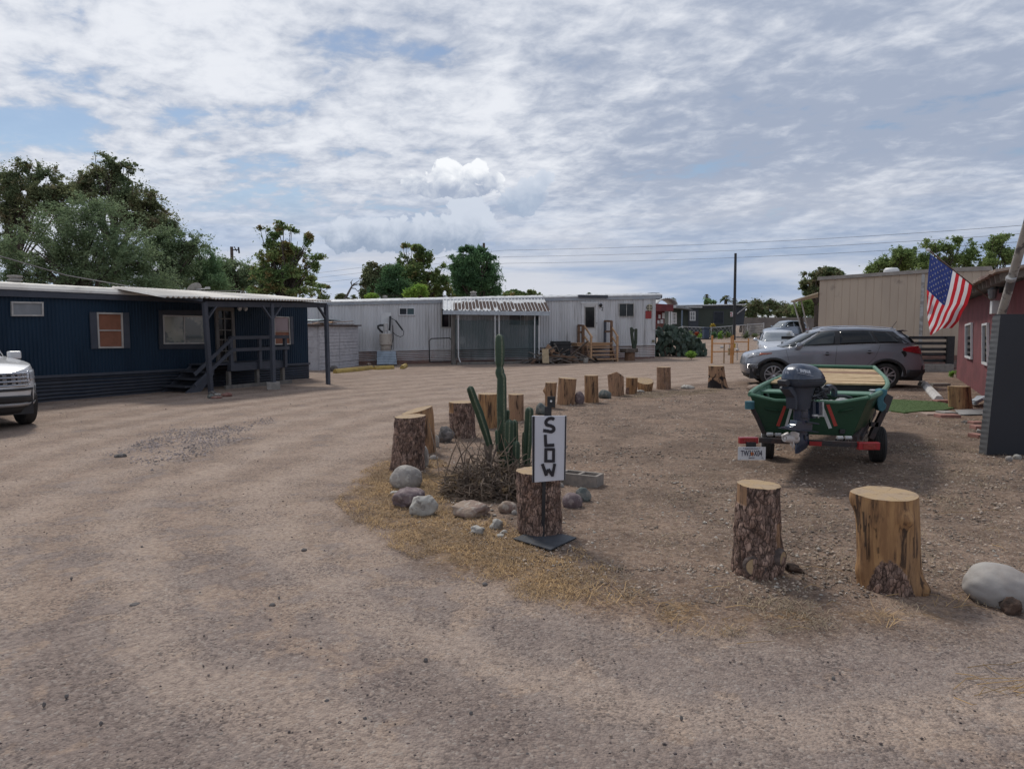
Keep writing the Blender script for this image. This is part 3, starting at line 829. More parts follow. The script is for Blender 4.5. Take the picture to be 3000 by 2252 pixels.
def white_home():
    pl = Plane(G(*C2(740, 990)), G(*C3(2110, 790)))
    X0 = pl.hit(870, 1000)[0]; X1 = pl.hit(*C3(2116, 600))[0]
    gA = G(*C2(740, 990)); gB = G(*C3(2110, 790))
    gr = lambda s: gA.z + (gB.z - gA.z) * s / pl.L - .03
    sk = hline(pl, C2(735, 835), C3(2115, 657)); tp = hline(pl, (904, 893.6), (1919, 874)); rt = hline(pl, (972, 885), (1937, 863.5))
    root = thing('mobile_home', 'long weathered white single wide mobile home with rusty skirting and patio awning', 'mobile home', pl.pt((X0 + X1) / 2, 0, -1.5))
    mb = MB(); corrV(mb, pl, X0, X1, sk, tp, .135, .02)
    mb.pquad(pl, [(X0, .15), (X1, .15), (X1, tp(X1)), (X0, tp(X0))], -3.1, -.005)
    mb.build('wall', m_whsid, root)
    mb = MB(); corrH(mb, pl, X0, X1 - .02, gr, lambda s: sk(s) - .04, 8, .03, -.02, nseg=50, wob=.015); mb.build('skirting', m_skred, root)
    mb = MB(); mb.pquad(pl, [(X0, sk(X0) - .05), (X1, sk(X1) - .05), (X1, sk(X1) + .01), (X0, sk(X0) + .01)], .02, .045); mb.build('trim_board', m_whsid, root)
    mb = MB(); mb.pquad(pl, [(X0, tp(X0) - .02), (X1 + .25, tp(X1) - .02), (X1 + .25, rt(X1) - .01), (X0, rt(X0) - .01)], .022, .075); mb.build('fascia', M('grey_fascia', (.30, .33, .37), .6, (.36, .38, .40), scale=2, bump=.1), root)
    mb = MB()
    prof = [(.10, -.03), (.10, .02), (.0, .07), (-.5, .12), (-1.5, .16), (-3.1, .1), (-3.2, -.04)]
    for j in range(len(prof) - 1):
        (oa, ha), (ob, hb) = prof[j], prof[j + 1]
        mb.grid(lambda u, v: pl.pt(X0 + (X1 + .3 - X0) * u, rt(X0 + (X1 - X0) * u) + ha + (hb - ha) * v + .018 * mnoise.noise((u * 90, j * 3 + v, 0)), oa + (ob - oa) * v), 160, 1)
    mb.build('roof', m_galvroof, root, smooth=True)
    dg = M('window_glass_grey', (.015, .017, .018), .1, (.035, .038, .036), scale=2, bump=0, spec=.3)
    window(root, pl, rectpx(C2, 1172, 1350, 370, 458), .05, m_whsid, m_glass, vm=(.5,), curtain=(.52, .95, .1, .9, M('teal_glass', (.035, .07, .075), .1)))
    window(root, pl, rectpx(C2, 1632, 1775, 376, 590), .035, m_alu, m_glass, vm=(.6,))
    window(root, pl, rectpx(C3, 758, 1003, 368, 488), .04, m_white, M('curtain_glass', (.33, .31, .28), .12, (.12, .12, .12), scale=1.2, bump=0, stretch=(1, 1, 2.5), spec=.7), vm=(.45, .6))
    window(root, pl, rectpx(C3, 1006, 1052, 380, 487), .03, m_alu, m_glass)
    window(root, pl, rectpx(C3, 1780, 1922, 278, 406), .035, m_alu, dg, vm=(.5,))
    d = window(root, pl, rectpx(C3, 1437, 1583, 280, 640), .09, m_white, m_white, name='door', depth=.05)
    w = window(root, pl, rectpx(C3, 1462, 1560, 308, 510), .04, m_alu, dg, hm=(.47,), o=.045, name='door_window', depth=.02)
    c = pl.hit(*C3(1572, 462), o=.07); MB().lathe([(.02, 0), (.035, .04), (.0, .06)], pl.pt(c[0], c[1], .06), pl.n, 10).build('handle', m_galv, d)
    mb = MB(); q = rectpx(C3, 1430, 1590, 270, 282); mb.pquad(pl, [pl.hit(*p, o=.1) for p in (q[3], q[2], q[1], q[0])], .02, .10); mb.build('drip_cap', m_white, root)
    q = rectpx(C2, 982, 1095, 428, 655); mb = MB(); mb.pquad(pl, [pl.hit(*p, o=.04) for p in (q[3], q[2], q[1], q[0])], .02, .038); mb.build('access_door', m_white, root, bevel=.006)
    c = pl.hit(*C3(1607, 298), o=.05); MB().lathe([(.05, 0), (.06, .05), (.09, .09), (.02, .16)], pl.pt(c[0], c[1], .02), pl.n, 14).build('porch_lamp', m_black, root, smooth=True)
    c = pl.hit(*C3(1627, 331), o=.04); text_mesh('2', pl.pt(c[0], c[1], .024), pl.d, (0, 0, 1), .16, m_black, 'house_number', root)
    q = rectpx(C3, 2035, 2086, 292, 347); qq = [pl.hit(*p, o=.04) for p in (q[3], q[2], q[1], q[0])]
    vent = MB().pquad(pl, qq, .02, .045).build('wall_vent', m_white, root)
    cs = (qq[0][0] + qq[1][0]) / 2; ch = (qq[0][1] + qq[2][1]) / 2
    mb = MB(); mb.lathe([(.17, 0), (.17, .01), (.0, .011)], pl.pt(cs, ch, .046), pl.n, 20); mb.build('vent_opening', m_black, vent)
    mb = MB()
    for k in range(4): mb.prect(pl, cs - .15, cs + .15, ch - .13 + k * .08, ch - .10 + k * .08, .058, .07)
    mb.prect(pl, cs - .02, cs + .02, ch - .17, ch + .17, .071, .08); mb.build('vent_louvre', M('cream', (.55, .5, .36), .6), vent)
    q = rectpx(C3, 2027, 2083, 350, 421); MB().pquad(pl, [pl.hit(*p, o=.04) for p in (q[3], q[2], q[1], q[0])], .02, .032).build('red_panel', M('red_panel', (.30, .035, .03), .5, (.25, .03, .03)), root)
    q = rectpx(C3, 2094, 2112, 618, 641); MB().pquad(pl, [pl.hit(*p, o=.1) for p in (q[3], q[2], q[1], q[0])], .02, .09).build('outlet_box', M('olive_box', (.2, .18, .11), .6), root)
    mb = MB(); a = pl.hit(*C3(2083, 240))[0]; h0 = pl.hit(*C3(2083, 527))[1]; mb.tube([pl.pt(a, tp(a), .04), pl.pt(a, h0, .04), pl.pt(a + .3, h0, .04)], .015, 6); mb.build('conduit', m_galv, root)
    # roof vents
    for cxy, r in ((C2(1025, 290), .085), (C3(433, 232), .12)):
        c = pl.hit(*cxy, o=-1.0); h = .42 if r > .1 else .25
        MB().lathe([(r, -.2), (r, .25 * h), (r * 1.35, .26 * h), (r * 1.35, .36 * h), (r, .38 * h), (r * .95, .5 * h), (r * 1.3, .55 * h), (r * 1.3, .70 * h), (.02, .78 * h)], pl.pt(c[0], c[1], -1.0), n=18).build('roof_vent', m_conc, root, smooth=True)
    c = pl.hit(*C3(2130, 200), o=-.4)
    mb = MB(); mb.lathe([(.16, -.35), (.18, -.1), (.18, .25), (.12, .4)], pl.pt(c[0] - .15, c[1] - .08, -.4), pl.d, 14); mb.build('roof_roll', m_slate_d, root, smooth=True)
    mb = MB(); a0 = pl.hit(*C3(1395, 225))[0]; a1 = pl.hit(*C3(1665, 225))[0]; mb.prect(pl, a0, a1, rt(a0) - .05, rt(a1) + .03, .03, .16); mb.build('door_hood', m_slate, root)
    # ---------- patio awning
    AO = 1.5
    TL = pl.hit(*C3(150, 250), o=.1); TR = pl.hit(*C3(1085, 238), o=.1); BL_ = pl.hit(*C3(150, 345), o=AO); BR = pl.hit(*C3(1142, 358), o=AO)
    aw = thing('patio_awning', 'corrugated white patio awning with dark lichen streaks on thin white posts', 'awning', pl.pt((TL[0] + TR[0]) / 2, gr(3), .8))
    nrib = 30
    def af(u, v):
        a = (TL[0] * (1 - u) + TR[0] * u) * (1 - v) + (BL_[0] * (1 - u) + BR[0] * u) * v
        h = (TL[1] * (1 - u) + TR[1] * u) * (1 - v) + (BL_[1] * (1 - u) + BR[1] * u) * v
        ph = (u * nrib) % 1
        return pl.pt(a, h + (.04 if ph < .3 else (.0)), .1 + (AO - .1) * v)
    def amf(i, j):
        u = i / (nrib * 6); v = j / 16; rb = int(u * nrib); ph = i % 6
        if ph < 1: return 0
        a = .02 + .42 * (mnoise.noise((rb * .61, 3, 0)) * .5 + .5) - (.15 if .18 < u < .52 else 0)
        b = a + .42 + .75 * (mnoise.noise((rb * .83, 9, 0)) * .5 + .5)
        ok = u > .09 and a < v < min(b, .97) and mnoise.noise((rb * 1.7, 5, 2)) > (-.75 if u < .5 else -.3)
        if ok and (v < a + .08 or v > b - .08) and ph in (2, 5): ok = False
        return 1 if ok else 0
    mb = MB(); mb.grid(af, nrib * 6, 16, mf=amf); mb.build('roof_sheet', [m_galvroof, m_lich], aw, fix=False)
    mb = MB(); mb.pquad(pl, [(BL_[0], BL_[1] - .17), (BR[0], BR[1] - .17), (BR[0], BR[1] + .01), (BL_[0], BL_[1])], AO - .03, AO + .03); mb.build('fascia', M('awning_trim', (.42, .46, .50), .5), aw)
    for x, yb in ((292, 852), (633, 840), (670, 840), (1000, 835), (1042, 700)):
        a = pl.hit(*C3(x, 400), o=AO - .08)[0]; ht = BL_[1] + (BR[1] - BL_[1]) * (a - BL_[0]) / (BR[0] - BL_[0]) - .1
        kick = .12 if x == 292 else 0
        mb = MB(); mb.tube([pl.pt(a, ht, AO - .08), pl.pt(a, gr(a) + .35, AO - .08), pl.pt(a + kick, gr(a), AO - .05)], .028, 6); mb.build('post', m_white, aw)
    mb = MB(); a = pl.hit(*C3(268, 400), o=AO)[0]; mb.prect(pl, a - .10, a + .08, gr(a), BL_[1] - .1, AO - .45, AO - .25); mb.build('corner_board', m_greywood, aw)
    # shade net on the awning posts
    nm = net_mat()
    a0 = pl.hit(*C3(262, 500), o=AO - .13)[0]; a1 = pl.hit(*C3(1030, 500), o=AO - .13)[0]; h1 = pl.hit(*C3(600, 432), o=AO - .13)[1]; h0 = pl.hit(*C3(600, 782), o=AO - .13)[1]
    mb = MB()
    mb.grid(lambda u, v: pl.pt(a0 + (a1 - a0) * u, h0 + (h1 - h0) * v - .03 * math.sin(u * math.pi * 3) ** 2 * v, AO - .13 + .035 * mnoise.noise((u * 14, v * 1.5, 1))), 60, 8)
    mb.grid(lambda u, v: pl.pt(a1 + .02 * mnoise.noise((u * 6, v, 3)), h0 - .1 + (h1 + .35 - h0) * v, AO - .13 - (AO - .2) * u), 20, 6)
    tag(mb.build('shade_net', nm, smooth=True), 'see through dark teal shade netting hung under the patio awning', 'netting')
    mb = MB(); b0 = pl.hit(*C3(290, 830), o=AO + .1)[0]; b1 = pl.hit(*C3(950, 830), o=AO + .1)[0]
    mb.beam(pl.pt(b0, gr(b0) + .06, AO - .05), pl.pt(b1, gr(b1) + .05, AO + .0), .14, .14)
    tag(mb.build('patio_timber', m_greywood, bevel=.01), 'long low grey timber curb lying along the front of the netted patio', 'timber')
    c = pl.hit(*C3(328, 623), o=AO - .2); tag(MB().lathe([(.0, 0), (.14, .01), (.16, .03), (.0, .05)], pl.pt(c[0], c[1], AO - .25), pl.n, 16).build('hanging_lid', m_white, smooth=True), 'pale oval lid hanging behind the left of the shade net', 'lid')
    # garden gate of wire, leaning left of the awning
    GO = 1.0
    q = [pl.hit(*C3(x, y), o=GO) for x, y in ((22, 606), (232, 600), (240, 815), (28, 822))]
    gt = thing('wire_gate', 'dark tube framed wire gate standing left of the patio awning', 'gate', pl.pt(q[3][0], q[3][1], GO))
    rr = [pl.pt(a, h, GO) for a, h in (q[3], (q[0][0], q[0][1] - .1), (q[0][0] + .1, q[0][1]), (q[1][0] - .1, q[1][1]), (q[1][0], q[1][1] - .1), q[2], q[3])]
    MB().tube(rr, .025, 6).build('frame', m_black, gt)
    mb = MB()
    for k in range(1, 16):
        u = k / 16
        for sg in (0, 1):
            mb.tube([pl.pt(*bil(q, u, 0), GO), pl.pt(*bil(q, min(1, max(0, u + (.25 if sg else -.25))), 1), GO)], .004, 3)
    mb.build('wire_mesh', m_galv, gt)
    b = pl.hit(*C3(242, 830), o=GO); tag(MB().tube([pl.pt(b[0], gr(b[0]), GO), pl.pt(b[0] + .02, q[1][1] + .15, GO + .02)], .045, 7).build('gate_post', m_oldwood), 'rough dark wooden post at the right of the wire gate', 'post')
    # ---------- wooden entry steps
    stp = thing('entry_steps', 'new pine entry steps with handrails at the white door', 'steps', pl.pt(pl.hit(*C3(1600, 800))[0], gr(9), .7))
    hp = lambda x, y, o: pl.hit(*C3(x, y), o=o)
    ph_ = hp(1560, 645, .75)[1]
    a0, a1 = hp(1395, 650, .75)[0], hp(1722, 650, .75)[0]
    MB().prect(pl, a0, a1, ph_ - .15, ph_ - .04, .03, .75).prect(pl, a0 - .02, a1 + .02, ph_ - .038, ph_, .03, .78).build('platform', m_newwood, stp)
    for k, (x0, x1, y) in enumerate(((1485, 1735, 687), (1495, 1745, 721), (1505, 1750, 756), (1512, 1765, 795))):
        o = .95 + .24 * k; A_ = hp(x0, y, o); B_ = hp(x1, y, o)
        mb = MB(); mb.prect(pl, A_[0], B_[0], A_[1] - .04, A_[1] + .005, o - .26, o); mb.build('tread', m_newwood, stp)
    mb = MB()
    for x0, x1 in ((1480, 1520), (1712, 1756)):
        A_ = hp(x0, 690, .8); B_ = hp(x1, 800, 1.65)
        mb.pquad(pl, [(B_[0] - .03, gr(9)), (B_[0] - .03, gr(9) + .2), (A_[0] + .02, ph_ - .05), (A_[0] + .02, ph_ - .35)], .8, .84) if False else mb.beam(pl.pt(A_[0], ph_ - .15, .75), pl.pt(B_[0] - .04, gr(9) + .05, 1.6), .04, .22)
    mb.build('stringer', m_redwood, stp)
    for x, y0, y1, o, mt, w_ in ((1407, 480, 640, .1, m_redwood, .05), (1449, 484, 790, .72, m_redwood, .06), (1652, 442, 640, .12, m_slate, .05), (1711, 443, 790, .72, m_redwood, .05), (1522, 590, 800, 1.55, m_newwood, .04), (1766, 585, 812, 1.6, m_newwood, .04)):
        A_ = hp(x, y0, o); mb = MB(); mb.prect(pl, A_[0] - w_, A_[0] + w_, gr(9) if y1 > 700 else ph_, A_[1], o - .045, o + .045); mb.build('rail_post', mt, stp)
    for (xa, ya, oa), (xb, yb, ob), mt in (((1460, 490, .78), (1532, 597, 1.6), m_newwood), ((1460, 585, .78), (1522, 668, 1.6), m_newwood), ((1718, 508, .78), (1772, 592, 1.66), m_newwood), ((1718, 592, .78), (1768, 668, 1.66), m_newwood),
                                           ((1400, 482, .15), (1455, 488, .75), m_redwood), ((1400, 545, .15), (1455, 548, .75), m_redwood), ((1645, 443, .15), (1716, 446, .75), m_redwood), ((1650, 540, .15), (1716, 540, .75), m_redwood)):
        A_ = hp(xa, ya, oa); B_ = hp(xb, yb, ob); mb = MB(); mb.beam(pl.pt(A_[0], A_[1], oa), pl.pt(B_[0], B_[1], ob), .045, .09); mb.build('handrail', mt, stp)
    # ---------- water heater on its stand
    HO = .55
    c = pl.hit(*C2(1035, 855), o=HO); r = .27
    ht = pl.hit(*C2(1035, 652), o=HO)[1]
    cx = pl.pt(c[0], c[1], HO)
    wh = thing('water_heater', 'old cream water heater tank with hoses beside the white mobile home', 'water heater', cx)
    hh = ht - c[1]
    m_tank = M('cream_tank', (.42, .38, .33), .5, (.36, .31, .27), scale=3, bump=.03, col3=(.2, .16, .13), scale3=6, lo3=.6, hi3=.7)
    MB().lathe([(r * .75, 0), (r * .8, .02), (r * .8, hh * .35), (r, hh * .42), (r, hh - .02), (r * .92, hh)], cx, n=24).build('tank', m_tank, wh, smooth=True)
    mb = MB(); mb.lathe([(r * .3, hh), (r * .3, hh + .1), (.1, hh + .12), (.1, hh + .42), (.06, hh + .45)], cx + Vector((0, 0, .001)), n=14)
    mb.box(cx + Vector((-.12, 0, hh + .05)), (.12, .12, .1)); mb.box(cx + Vector((.14, 0, hh + .06)), (.1, .1, .12)); mb.build('valves', m_galv, wh)
    hw = lambda x, y, o=HO: pl.pt(*pl.hit(*C2(x, y), o=o), o)
    MB().tube([hw(1035, 565), hw(975, 562), hw(948, 572), hw(950, 592), hw(975, 620), hw(1002, 642)], .045, 8).tube([hw(1082, 470, .1), hw(1078, 560, .4), hw(1072, 640)], .045, 8).build('duct', m_black, wh, smooth=True)
    MB().tube([hw(1095, 490, .1), hw(1140, 512, .3), hw(1200, 585), hw(1228, 632), hw(1222, 672), hw(1190, 690), hw(1140, 668), hw(1105, 632)], .014, 6).tube([hw(1108, 560), hw(1112, 700), hw(1100, 770), hw(1090, 830)], .012, 5).build('hose', m_black, wh, smooth=True)
    MB().tube([hw(1140, 512, .3), hw(1215, 615)], .035, 6).build('hose_sleeve', m_black, wh)
    MB().prect(pl, c[0] - .36, c[0] + .42, .02, c[1] - .02, HO - .3, HO + .28).build('stand', m_oldwood, wh)
    q = [pl.hit(*C2(x, y), o=HO + .4) for x, y in ((940, 842), (1143, 842), (1152, 985), (935, 988))]
    mb = MB(); nr = 8
    mb.grid(lambda u, v: pl.pt(*bil(q, u, v), HO + .35 + .1 * v + .02 * math.sin(v * nr * 6.283)), 2, nr * 6)
    tag(mb.build('roofing_sheet', M('pale_blue_sheet', (.40, .47, .54), .45, (.3, .36, .42), scale=3, bump=.05, metal=.2), smooth=True), 'pale blue corrugated sheet leaning under the cream water heater', 'metal sheet')
    return pl, gr
PW, WGR = white_home()

# ------------------------------------------------------------------ whitewashed shed between the two homes
def shed():
    A = G(*C2(325, 1052)); B = G(*C2(740, 1000)); pl = Plane(A, B)
    m_wash = M('whitewash', (.47, .46, .48), .85, (.40, .39, .41), scale=5, bump=.5, bscale=25, col3=(.22, .2, .2), scale3=5, lo3=.62, hi3=.7, stretch3=(1, 1, 3))
    h = pl.hit(*C2(740, 572))[1]; L = pl.L
    root = thing('garden_shed', 'low whitewashed board shed standing between the blue and white homes', 'shed', pl.pt(L / 2, 0, -.7))
    mb = MB(); n = 13
    for k in range(n):
        z0 = h * k / n; z1 = h * (k + 1) / n
        o1 = .012 * mnoise.noise((k * 1.7, 0, 0)); wob = .01 * mnoise.noise((k * 2.3, 5, 0))
        for a, b in ((0, L * .48), (L * .485, L)):
            mb.prect(pl, a, b - .01, z0 + .006 + wob, z1 - .006 + wob, -.03, .01 + o1)
    mb.prect(pl, .0, L, -.03, h, -1.6, -.031)
    lf = Vector(pl.pt(0, 0, 0)); 
    for k in range(4): mb.box(pl.pt(-.012 - .004 * (k % 2), h * (k + .5) / 4, -.85), (.02, 1.55, h / 4 - .012), rz=math.atan2(pl.d.y, pl.d.x))
    mb.build('wall', m_wash, root)
    mb = MB(); mb.pquad(pl, [(-.15, h + .0), (L + .1, h), (L + .1, h + .05), (-.15, h + .05)], -1.75, .12); mb.build('roof', m_lich, root)
    r_ = random.Random(3)
    for k in range(11):
        a = r_.uniform(.0, L - .4); o = r_.uniform(-1.4, .05); ln = r_.uniform(.7, 1.7); an = r_.uniform(-.5, .5)
        c = pl.pt(a, h + .075 + .028 * (k % 5), o); d = (pl.d * math.cos(an) + pl.n * math.sin(an)); d.z = r_.uniform(-.05, .07)
        b = MB(); b.beam(c - d * ln / 2, c + d * ln / 2, r_.uniform(.08, .2), .022)
        tag(b.build('scrap_board', m_newwood if k % 3 == 0 else m_redwood), 'loose scrap board lying on the whitewashed shed roof', 'board', 'scrap boards on the shed roof')
    b = MB(); b.grid(lambda u, v: pl.pt(.5 + 2.0 * u, h + .22 + .05 * math.sin(u * 3), -1.3 + .9 * v), 12, 3); o = b.build('fibreglass_sheet', M('pale_aqua_sheet', (.42, .52, .53), .4), smooth=True); o.modifiers.new('t', 'SOLIDIFY').thickness = .02
    tag(o, 'pale aqua sheet lying on top of the scrap boards on the shed', 'sheet')
shed()
def yellow_bumpers():
    m_y = M('yellow_concrete', (.42, .30, .085), .85, (.32, .23, .075), scale=4, bump=.4, col3=(.3, .27, .22), scale3=7, lo3=.62, hi3=.72)
    for (a, b, lab) in (((505, 1083), (905, 1040), 'long yellow parking stop in front of the whitewashed shed, leftmost of three'), ((925, 1046), (1128, 1036), 'middle yellow parking stop lying below the water heater'), ((1185, 1036), (1226, 1012), 'short broken yellow parking stop piece at the right end of the row')):
        A, B = G(*C2(*a)), G(*C2(*b)); d = (B - A); L = d.length; d.normalize(); n = Vector((-d.y, d.x, 0))
        if n.y < 0: n = -n
        pr = [(0, 0), (.0, .08), (.045, .155), (.125, .155), (.17, .08), (.17, 0)]
        mb = MB(); mb.prism([A + n * o + Vector((0, 0, h - .01)) for o, h in pr], d * L)
        tag(mb.build('parking_stop', m_y, bevel=.012), lab, 'parking stop', 'yellow parking stops')
yellow_bumpers()

# ------------------------------------------------------------------ lumber pile
def lumber():
    r_ = random.Random(5)
    pl = PW; O = 1.6
    for k in range(58):
        t = r_.gauss(0, .42); t = max(-1, min(1, t))
        x = 1228 + t * 335; lay = (1 - abs(t)) * 95
        y = 835 - r_.uniform(0, 1) * lay
        o = O + r_.uniform(-.5, .5) - (835 - y) / 110 * .3
        a, h = pl.hit(*C3(x, y), o=o)
        ln = r_.uniform(.55, 1.7); an = r_.uniform(-1.1, 1.1); up = r_.gauss(0, .32)
        if abs(t) > .5: up = -math.copysign(abs(up) * .6, t)
        d = pl.d * math.cos(an) + pl.n * math.sin(an); d.z = up; d.normalize()
        h = max(h, WGR(a) + .04 + abs(d.z) * ln / 2)
        c = pl.pt(a, h, o)
        mb = MB(); mb.beam(c - d * ln / 2, c + d * ln / 2, r_.uniform(.06, .14), r_.uniform(.03, .06), up=(r_.uniform(-.5, .5), r_.uniform(-.3, .3), 1))
        mt = m_oldwood if r_.random() < .72 else (m_greywood if r_.random() < .6 else m_redwood)
        lab = {'old_dark_lumber': 'dark weathered board in the scrap lumber pile beside the pine steps', 'grey_weathered_wood': 'pale grey board in the scrap lumber pile beside the pine steps', 'brown_lumber': 'reddish brown board in the scrap lumber pile beside the pine steps'}[mt.name]
        tag(mb.build('scrap_board', mt), lab, 'board', 'boards in the scrap lumber pile')
    def slab(f, q, o, mt, name, lab, cat, th=.02):
        p = [pl.hit(*f(*a), o=o) for a in q]
        mb = MB(); mb.prism([pl.pt(a, h, o) for a, h in p], pl.n * th); tag(mb.build(name, mt), lab, cat)
    slab(C3, [(1066, 702), (1126, 700), (1133, 832), (1072, 832)], O + .72, M('pale_ply', (.50, .40, .26), .7, (.42, .33, .21)), 'plywood_board', 'pale upright plywood board leaning on the front of the lumber pile', 'board')
    slab(C3, [(1122, 655), (1186, 715), (1158, 742), (1100, 690)], O + .3, M('tan_board', (.33, .20, .12), .7), 'tan_board', 'tan square ended board tilted on top of the lumber pile', 'board', .05)
    a, h = pl.hit(*C3(1482, 840), o=O + .5); tag(MB().box(pl.pt(a, WGR(a) + .11, O + .4), (.2, .15, .22), rz=.3).build('broken_block', m_conc, bevel=.02), 'small pale concrete block at the right front of the lumber pile', 'block')
    a, h = pl.hit(*C3(1238, 690), o=.7)
    b = thing('black_tote', 'black lidded plastic tote behind the lumber pile', 'storage box', pl.pt(a, h, .7))
    ht = pl.hit(*C3(1238, 650), o=.7)[1]; rz = math.atan2(pl.d.y, pl.d.x)
    MB().box(pl.pt(a, (h + WGR(a)) / 2 + .15, .7), (.85, .45, h - WGR(a) + .3), rz=rz).build('bin', m_black, b, bevel=.02); MB().box(pl.pt(a, ht - .03, .7), (.93, .52, .06), rz=rz).build('lid', m_black, b, bevel=.01)
lumber()

# ------------------------------------------------------------------ maroon lean-to behind the white home's end
def far_buildings():
    Y = 43.0; pl = Plane(P(*C4(265, 600), Y), P(*C4(440, 600), Y))
    m_mar = M('maroon_paint', (.16, .03, .035), .7, (.12, .025, .03), scale=3, bump=.2)
    hp = lambda x, y, o=0.0: pl.hit(*C4(x, y), o=o)
    root = thing('maroon_shed', 'small maroon lean-to with arched white roof beyond the white mobile home', 'shed', pl.pt(1, terr(0, Y), -.5))
    def slab(name, q, o0, o1, mt):
        MB().pquad(pl, [hp(*p) for p in (q[3], q[2], q[1], q[0])], o0, o1).build(name, mt, root)
    g = terr(0, Y)
    slab('wall', [(225, 335), (360, 335), (352, 690), (225, 690)], -1.8, 0, m_mar)
    slab('parapet', [(225, 333), (425, 345), (425, 412), (225, 412)], .02, .7, m_mar)
    slab('brick_base', [(265, 545), (352, 545), (352, 700), (265, 700)], .01, .12, M('brick_red', (.17, .07, .055), .9, (.13, .055, .045), scale=12))
    for k, (x, y, w, h) in enumerate(((290, 450, 22, 40), (330, 430, 26, 60), (312, 500, 30, 44), (280, 510, 22, 36))):
        slab('notice_sheet', [(x, y), (x + w, y), (x + w, y + h), (x, y + h)], .02, .05, m_white)
    for x in (410, 433):
        a, h = hp(x, 415, .6); MB().tube([pl.pt(a, g, .6), pl.pt(a, h, .6)], .05, 6).build('post', m_white, root)
    mb = MB(); c = hp(350, 345); R0 = abs(hp(480, 345)[0] - hp(265, 345)[0]) / 2; cs = hp(372, 345)[0]; hh = hp(372, 272)[1] - c[1]
    mb.grid(lambda u, v: pl.pt(cs + R0 * math.cos(math.pi * u), c[1] + hh * math.sin(math.pi * u) + .02 * math.sin(u * 90), .5 - 2.6 * v), 90, 2); o = mb.build('arched_roof', m_galvroof, root, smooth=True); o.modifiers.new('t', 'SOLIDIFY').thickness = .03
    # dark green home with number 5
    Y = 70.0; pl = Plane(P(*C4(430, 600), Y), P(*C4(1245, 600), Y)); g = terr(0, Y)
    hp = lambda x, y, o=0.0: pl.hit(*C4(x, y), o=o)
    m_dg = M('dark_green_siding', (.033, .042, .033), .7, (.04, .05, .04), scale=1, bump=.1); m_dk = M('charcoal_siding', (.045, .052, .065), .7, (.04, .045, .055), scale=1, bump=.1)
    root = thing('mobile_home', 'dark green and charcoal mobile home at the far end of the lane, marked 5', 'mobile home', pl.pt(10, g, -2))
    def slab(name, q, o0, o1, mt, par=None):
        return MB().pquad(pl, [hp(*p) for p in (q[3], q[2], q[1], q[0])], o0, o1).build(name, mt, par or root)
    slab('wall', [(420, 352), (1118, 352), (1118, 712), (420, 712)], -4, 0, m_dg)
    slab('charcoal_band', [(560, 352), (1118, 352), (1118, 385), (560, 385)], .02, .06, m_dk)
    slab('roof', [(380, 348), (1215, 334), (1222, 346), (380, 358)], -4.2, .35, m_galvroof)
    slab('door_bay', [(612, 385), (722, 385), (722, 705), (612, 705)], .01, .08, m_dk)
    slab('end_porch', [(1120, 350), (1243, 362), (1218, 560), (1120, 560)], -4, -.2, m_dk)
    window(root, pl, rectpx(C4, 630, 692, 412, 514), .09, m_white, m_frost, vm=(.5,), hm=(.5,), o=.08)
    window(root, pl, rectpx(C4, 886, 997, 412, 548), .08, m_dk, m_glass, o=.0)
    window(root, pl, rectpx(C4, 436, 490, 424, 548), .10, m_white, m_frost, vm=(.33, .66), hm=(.33, .66), o=.0)
    slab('awning', [(430, 358), (500, 360), (612, 402), (430, 380)], .1, 2.0, m_frost)
    slab('light_strip', [(512, 364), (750, 364), (750, 374), (512, 374)], .40, .5, m_white)
    for x in (547,):
        a, h = hp(x, 400, 1.9); MB().tube([pl.pt(a, g, 1.9), pl.pt(a, h, 1.9)], .07, 6).build('porch_post', M('blue_grey', (.13, .17, .23), .6), root)
    a, h = hp(1245, 360, .1); b = hp(1140, 440, .1); MB().tube([pl.pt(a, h, .1), pl.pt(b[0], b[1], .1)], .05, 6).build('diagonal_strut', m_galv, root)
    c = hp(1081, 445, .2); sg = thing('number_sign', 'white sign with a red 5 on the dark green mobile home', 'sign', pl.pt(c[0], c[1] - .8, .1))
    slab('board', [(1062, 418), (1100, 418), (1100, 471), (1062, 471)], .1, .14, m_white, sg)
    text_mesh('5', pl.pt(c[0], c[1], .145), pl.d, (0, 0, 1), .36, M('sign_red', (.5, .02, .03), .5), 'numeral', sg)
    # chain link fence
    F = [(430, 608, 66), (552, 578, 66), (862, 590, 66), (1095, 570, 66), (1255, 556, 67), (1430, 545, 73)]
    fn = thing('chain_link_fence', 'grey chain link fence along the garden of the dark green home', 'fence', Vector((20, 66, terr(0, 66))))
    pts = [P(*C4(x, y), yy) for x, y, yy in F]
    MB().tube(pts, .035, 5).build('top_rail', m_galv, fn)
    mb = MB()
    for i in range(len(pts) - 1):
        a, b = pts[i], pts[i + 1]; n = int((b - a).length / .35)
        for k in range(n):
            u = k / n; c = a.lerp(b, u); d = a.lerp(b, min(1, (k + 2.5) / n))
            mb.tube([c, Vector((d.x, d.y, terr(d.x, d.y)))], .010, 3); mb.tube([d, Vector((c.x, c.y, terr(c.x, c.y)))], .010, 3)
    mb.build('wire_mesh', m_galv, fn)
    for p in pts[1:]: MB().tube([Vector((p.x, p.y, terr(p.x, p.y) - .1)), p + Vector((0, 0, .08))], .05, 6).build('post', m_galv, fn)
    # block wall
    A_, B_ = P(*C4(1215, 480), 76), P(*C4(2300, 480), 80); pl2 = Plane(A_, B_)
    m_blk = M('block_wall', (.19, .165, .145), .95, (.155, .135, .12), scale=1.2, bump=.3)
    n2 = NT(m_blk.node_tree) if False else None
    mb = MB(); top = hline(pl2, C4(1230, 481), C4(2010, 478))
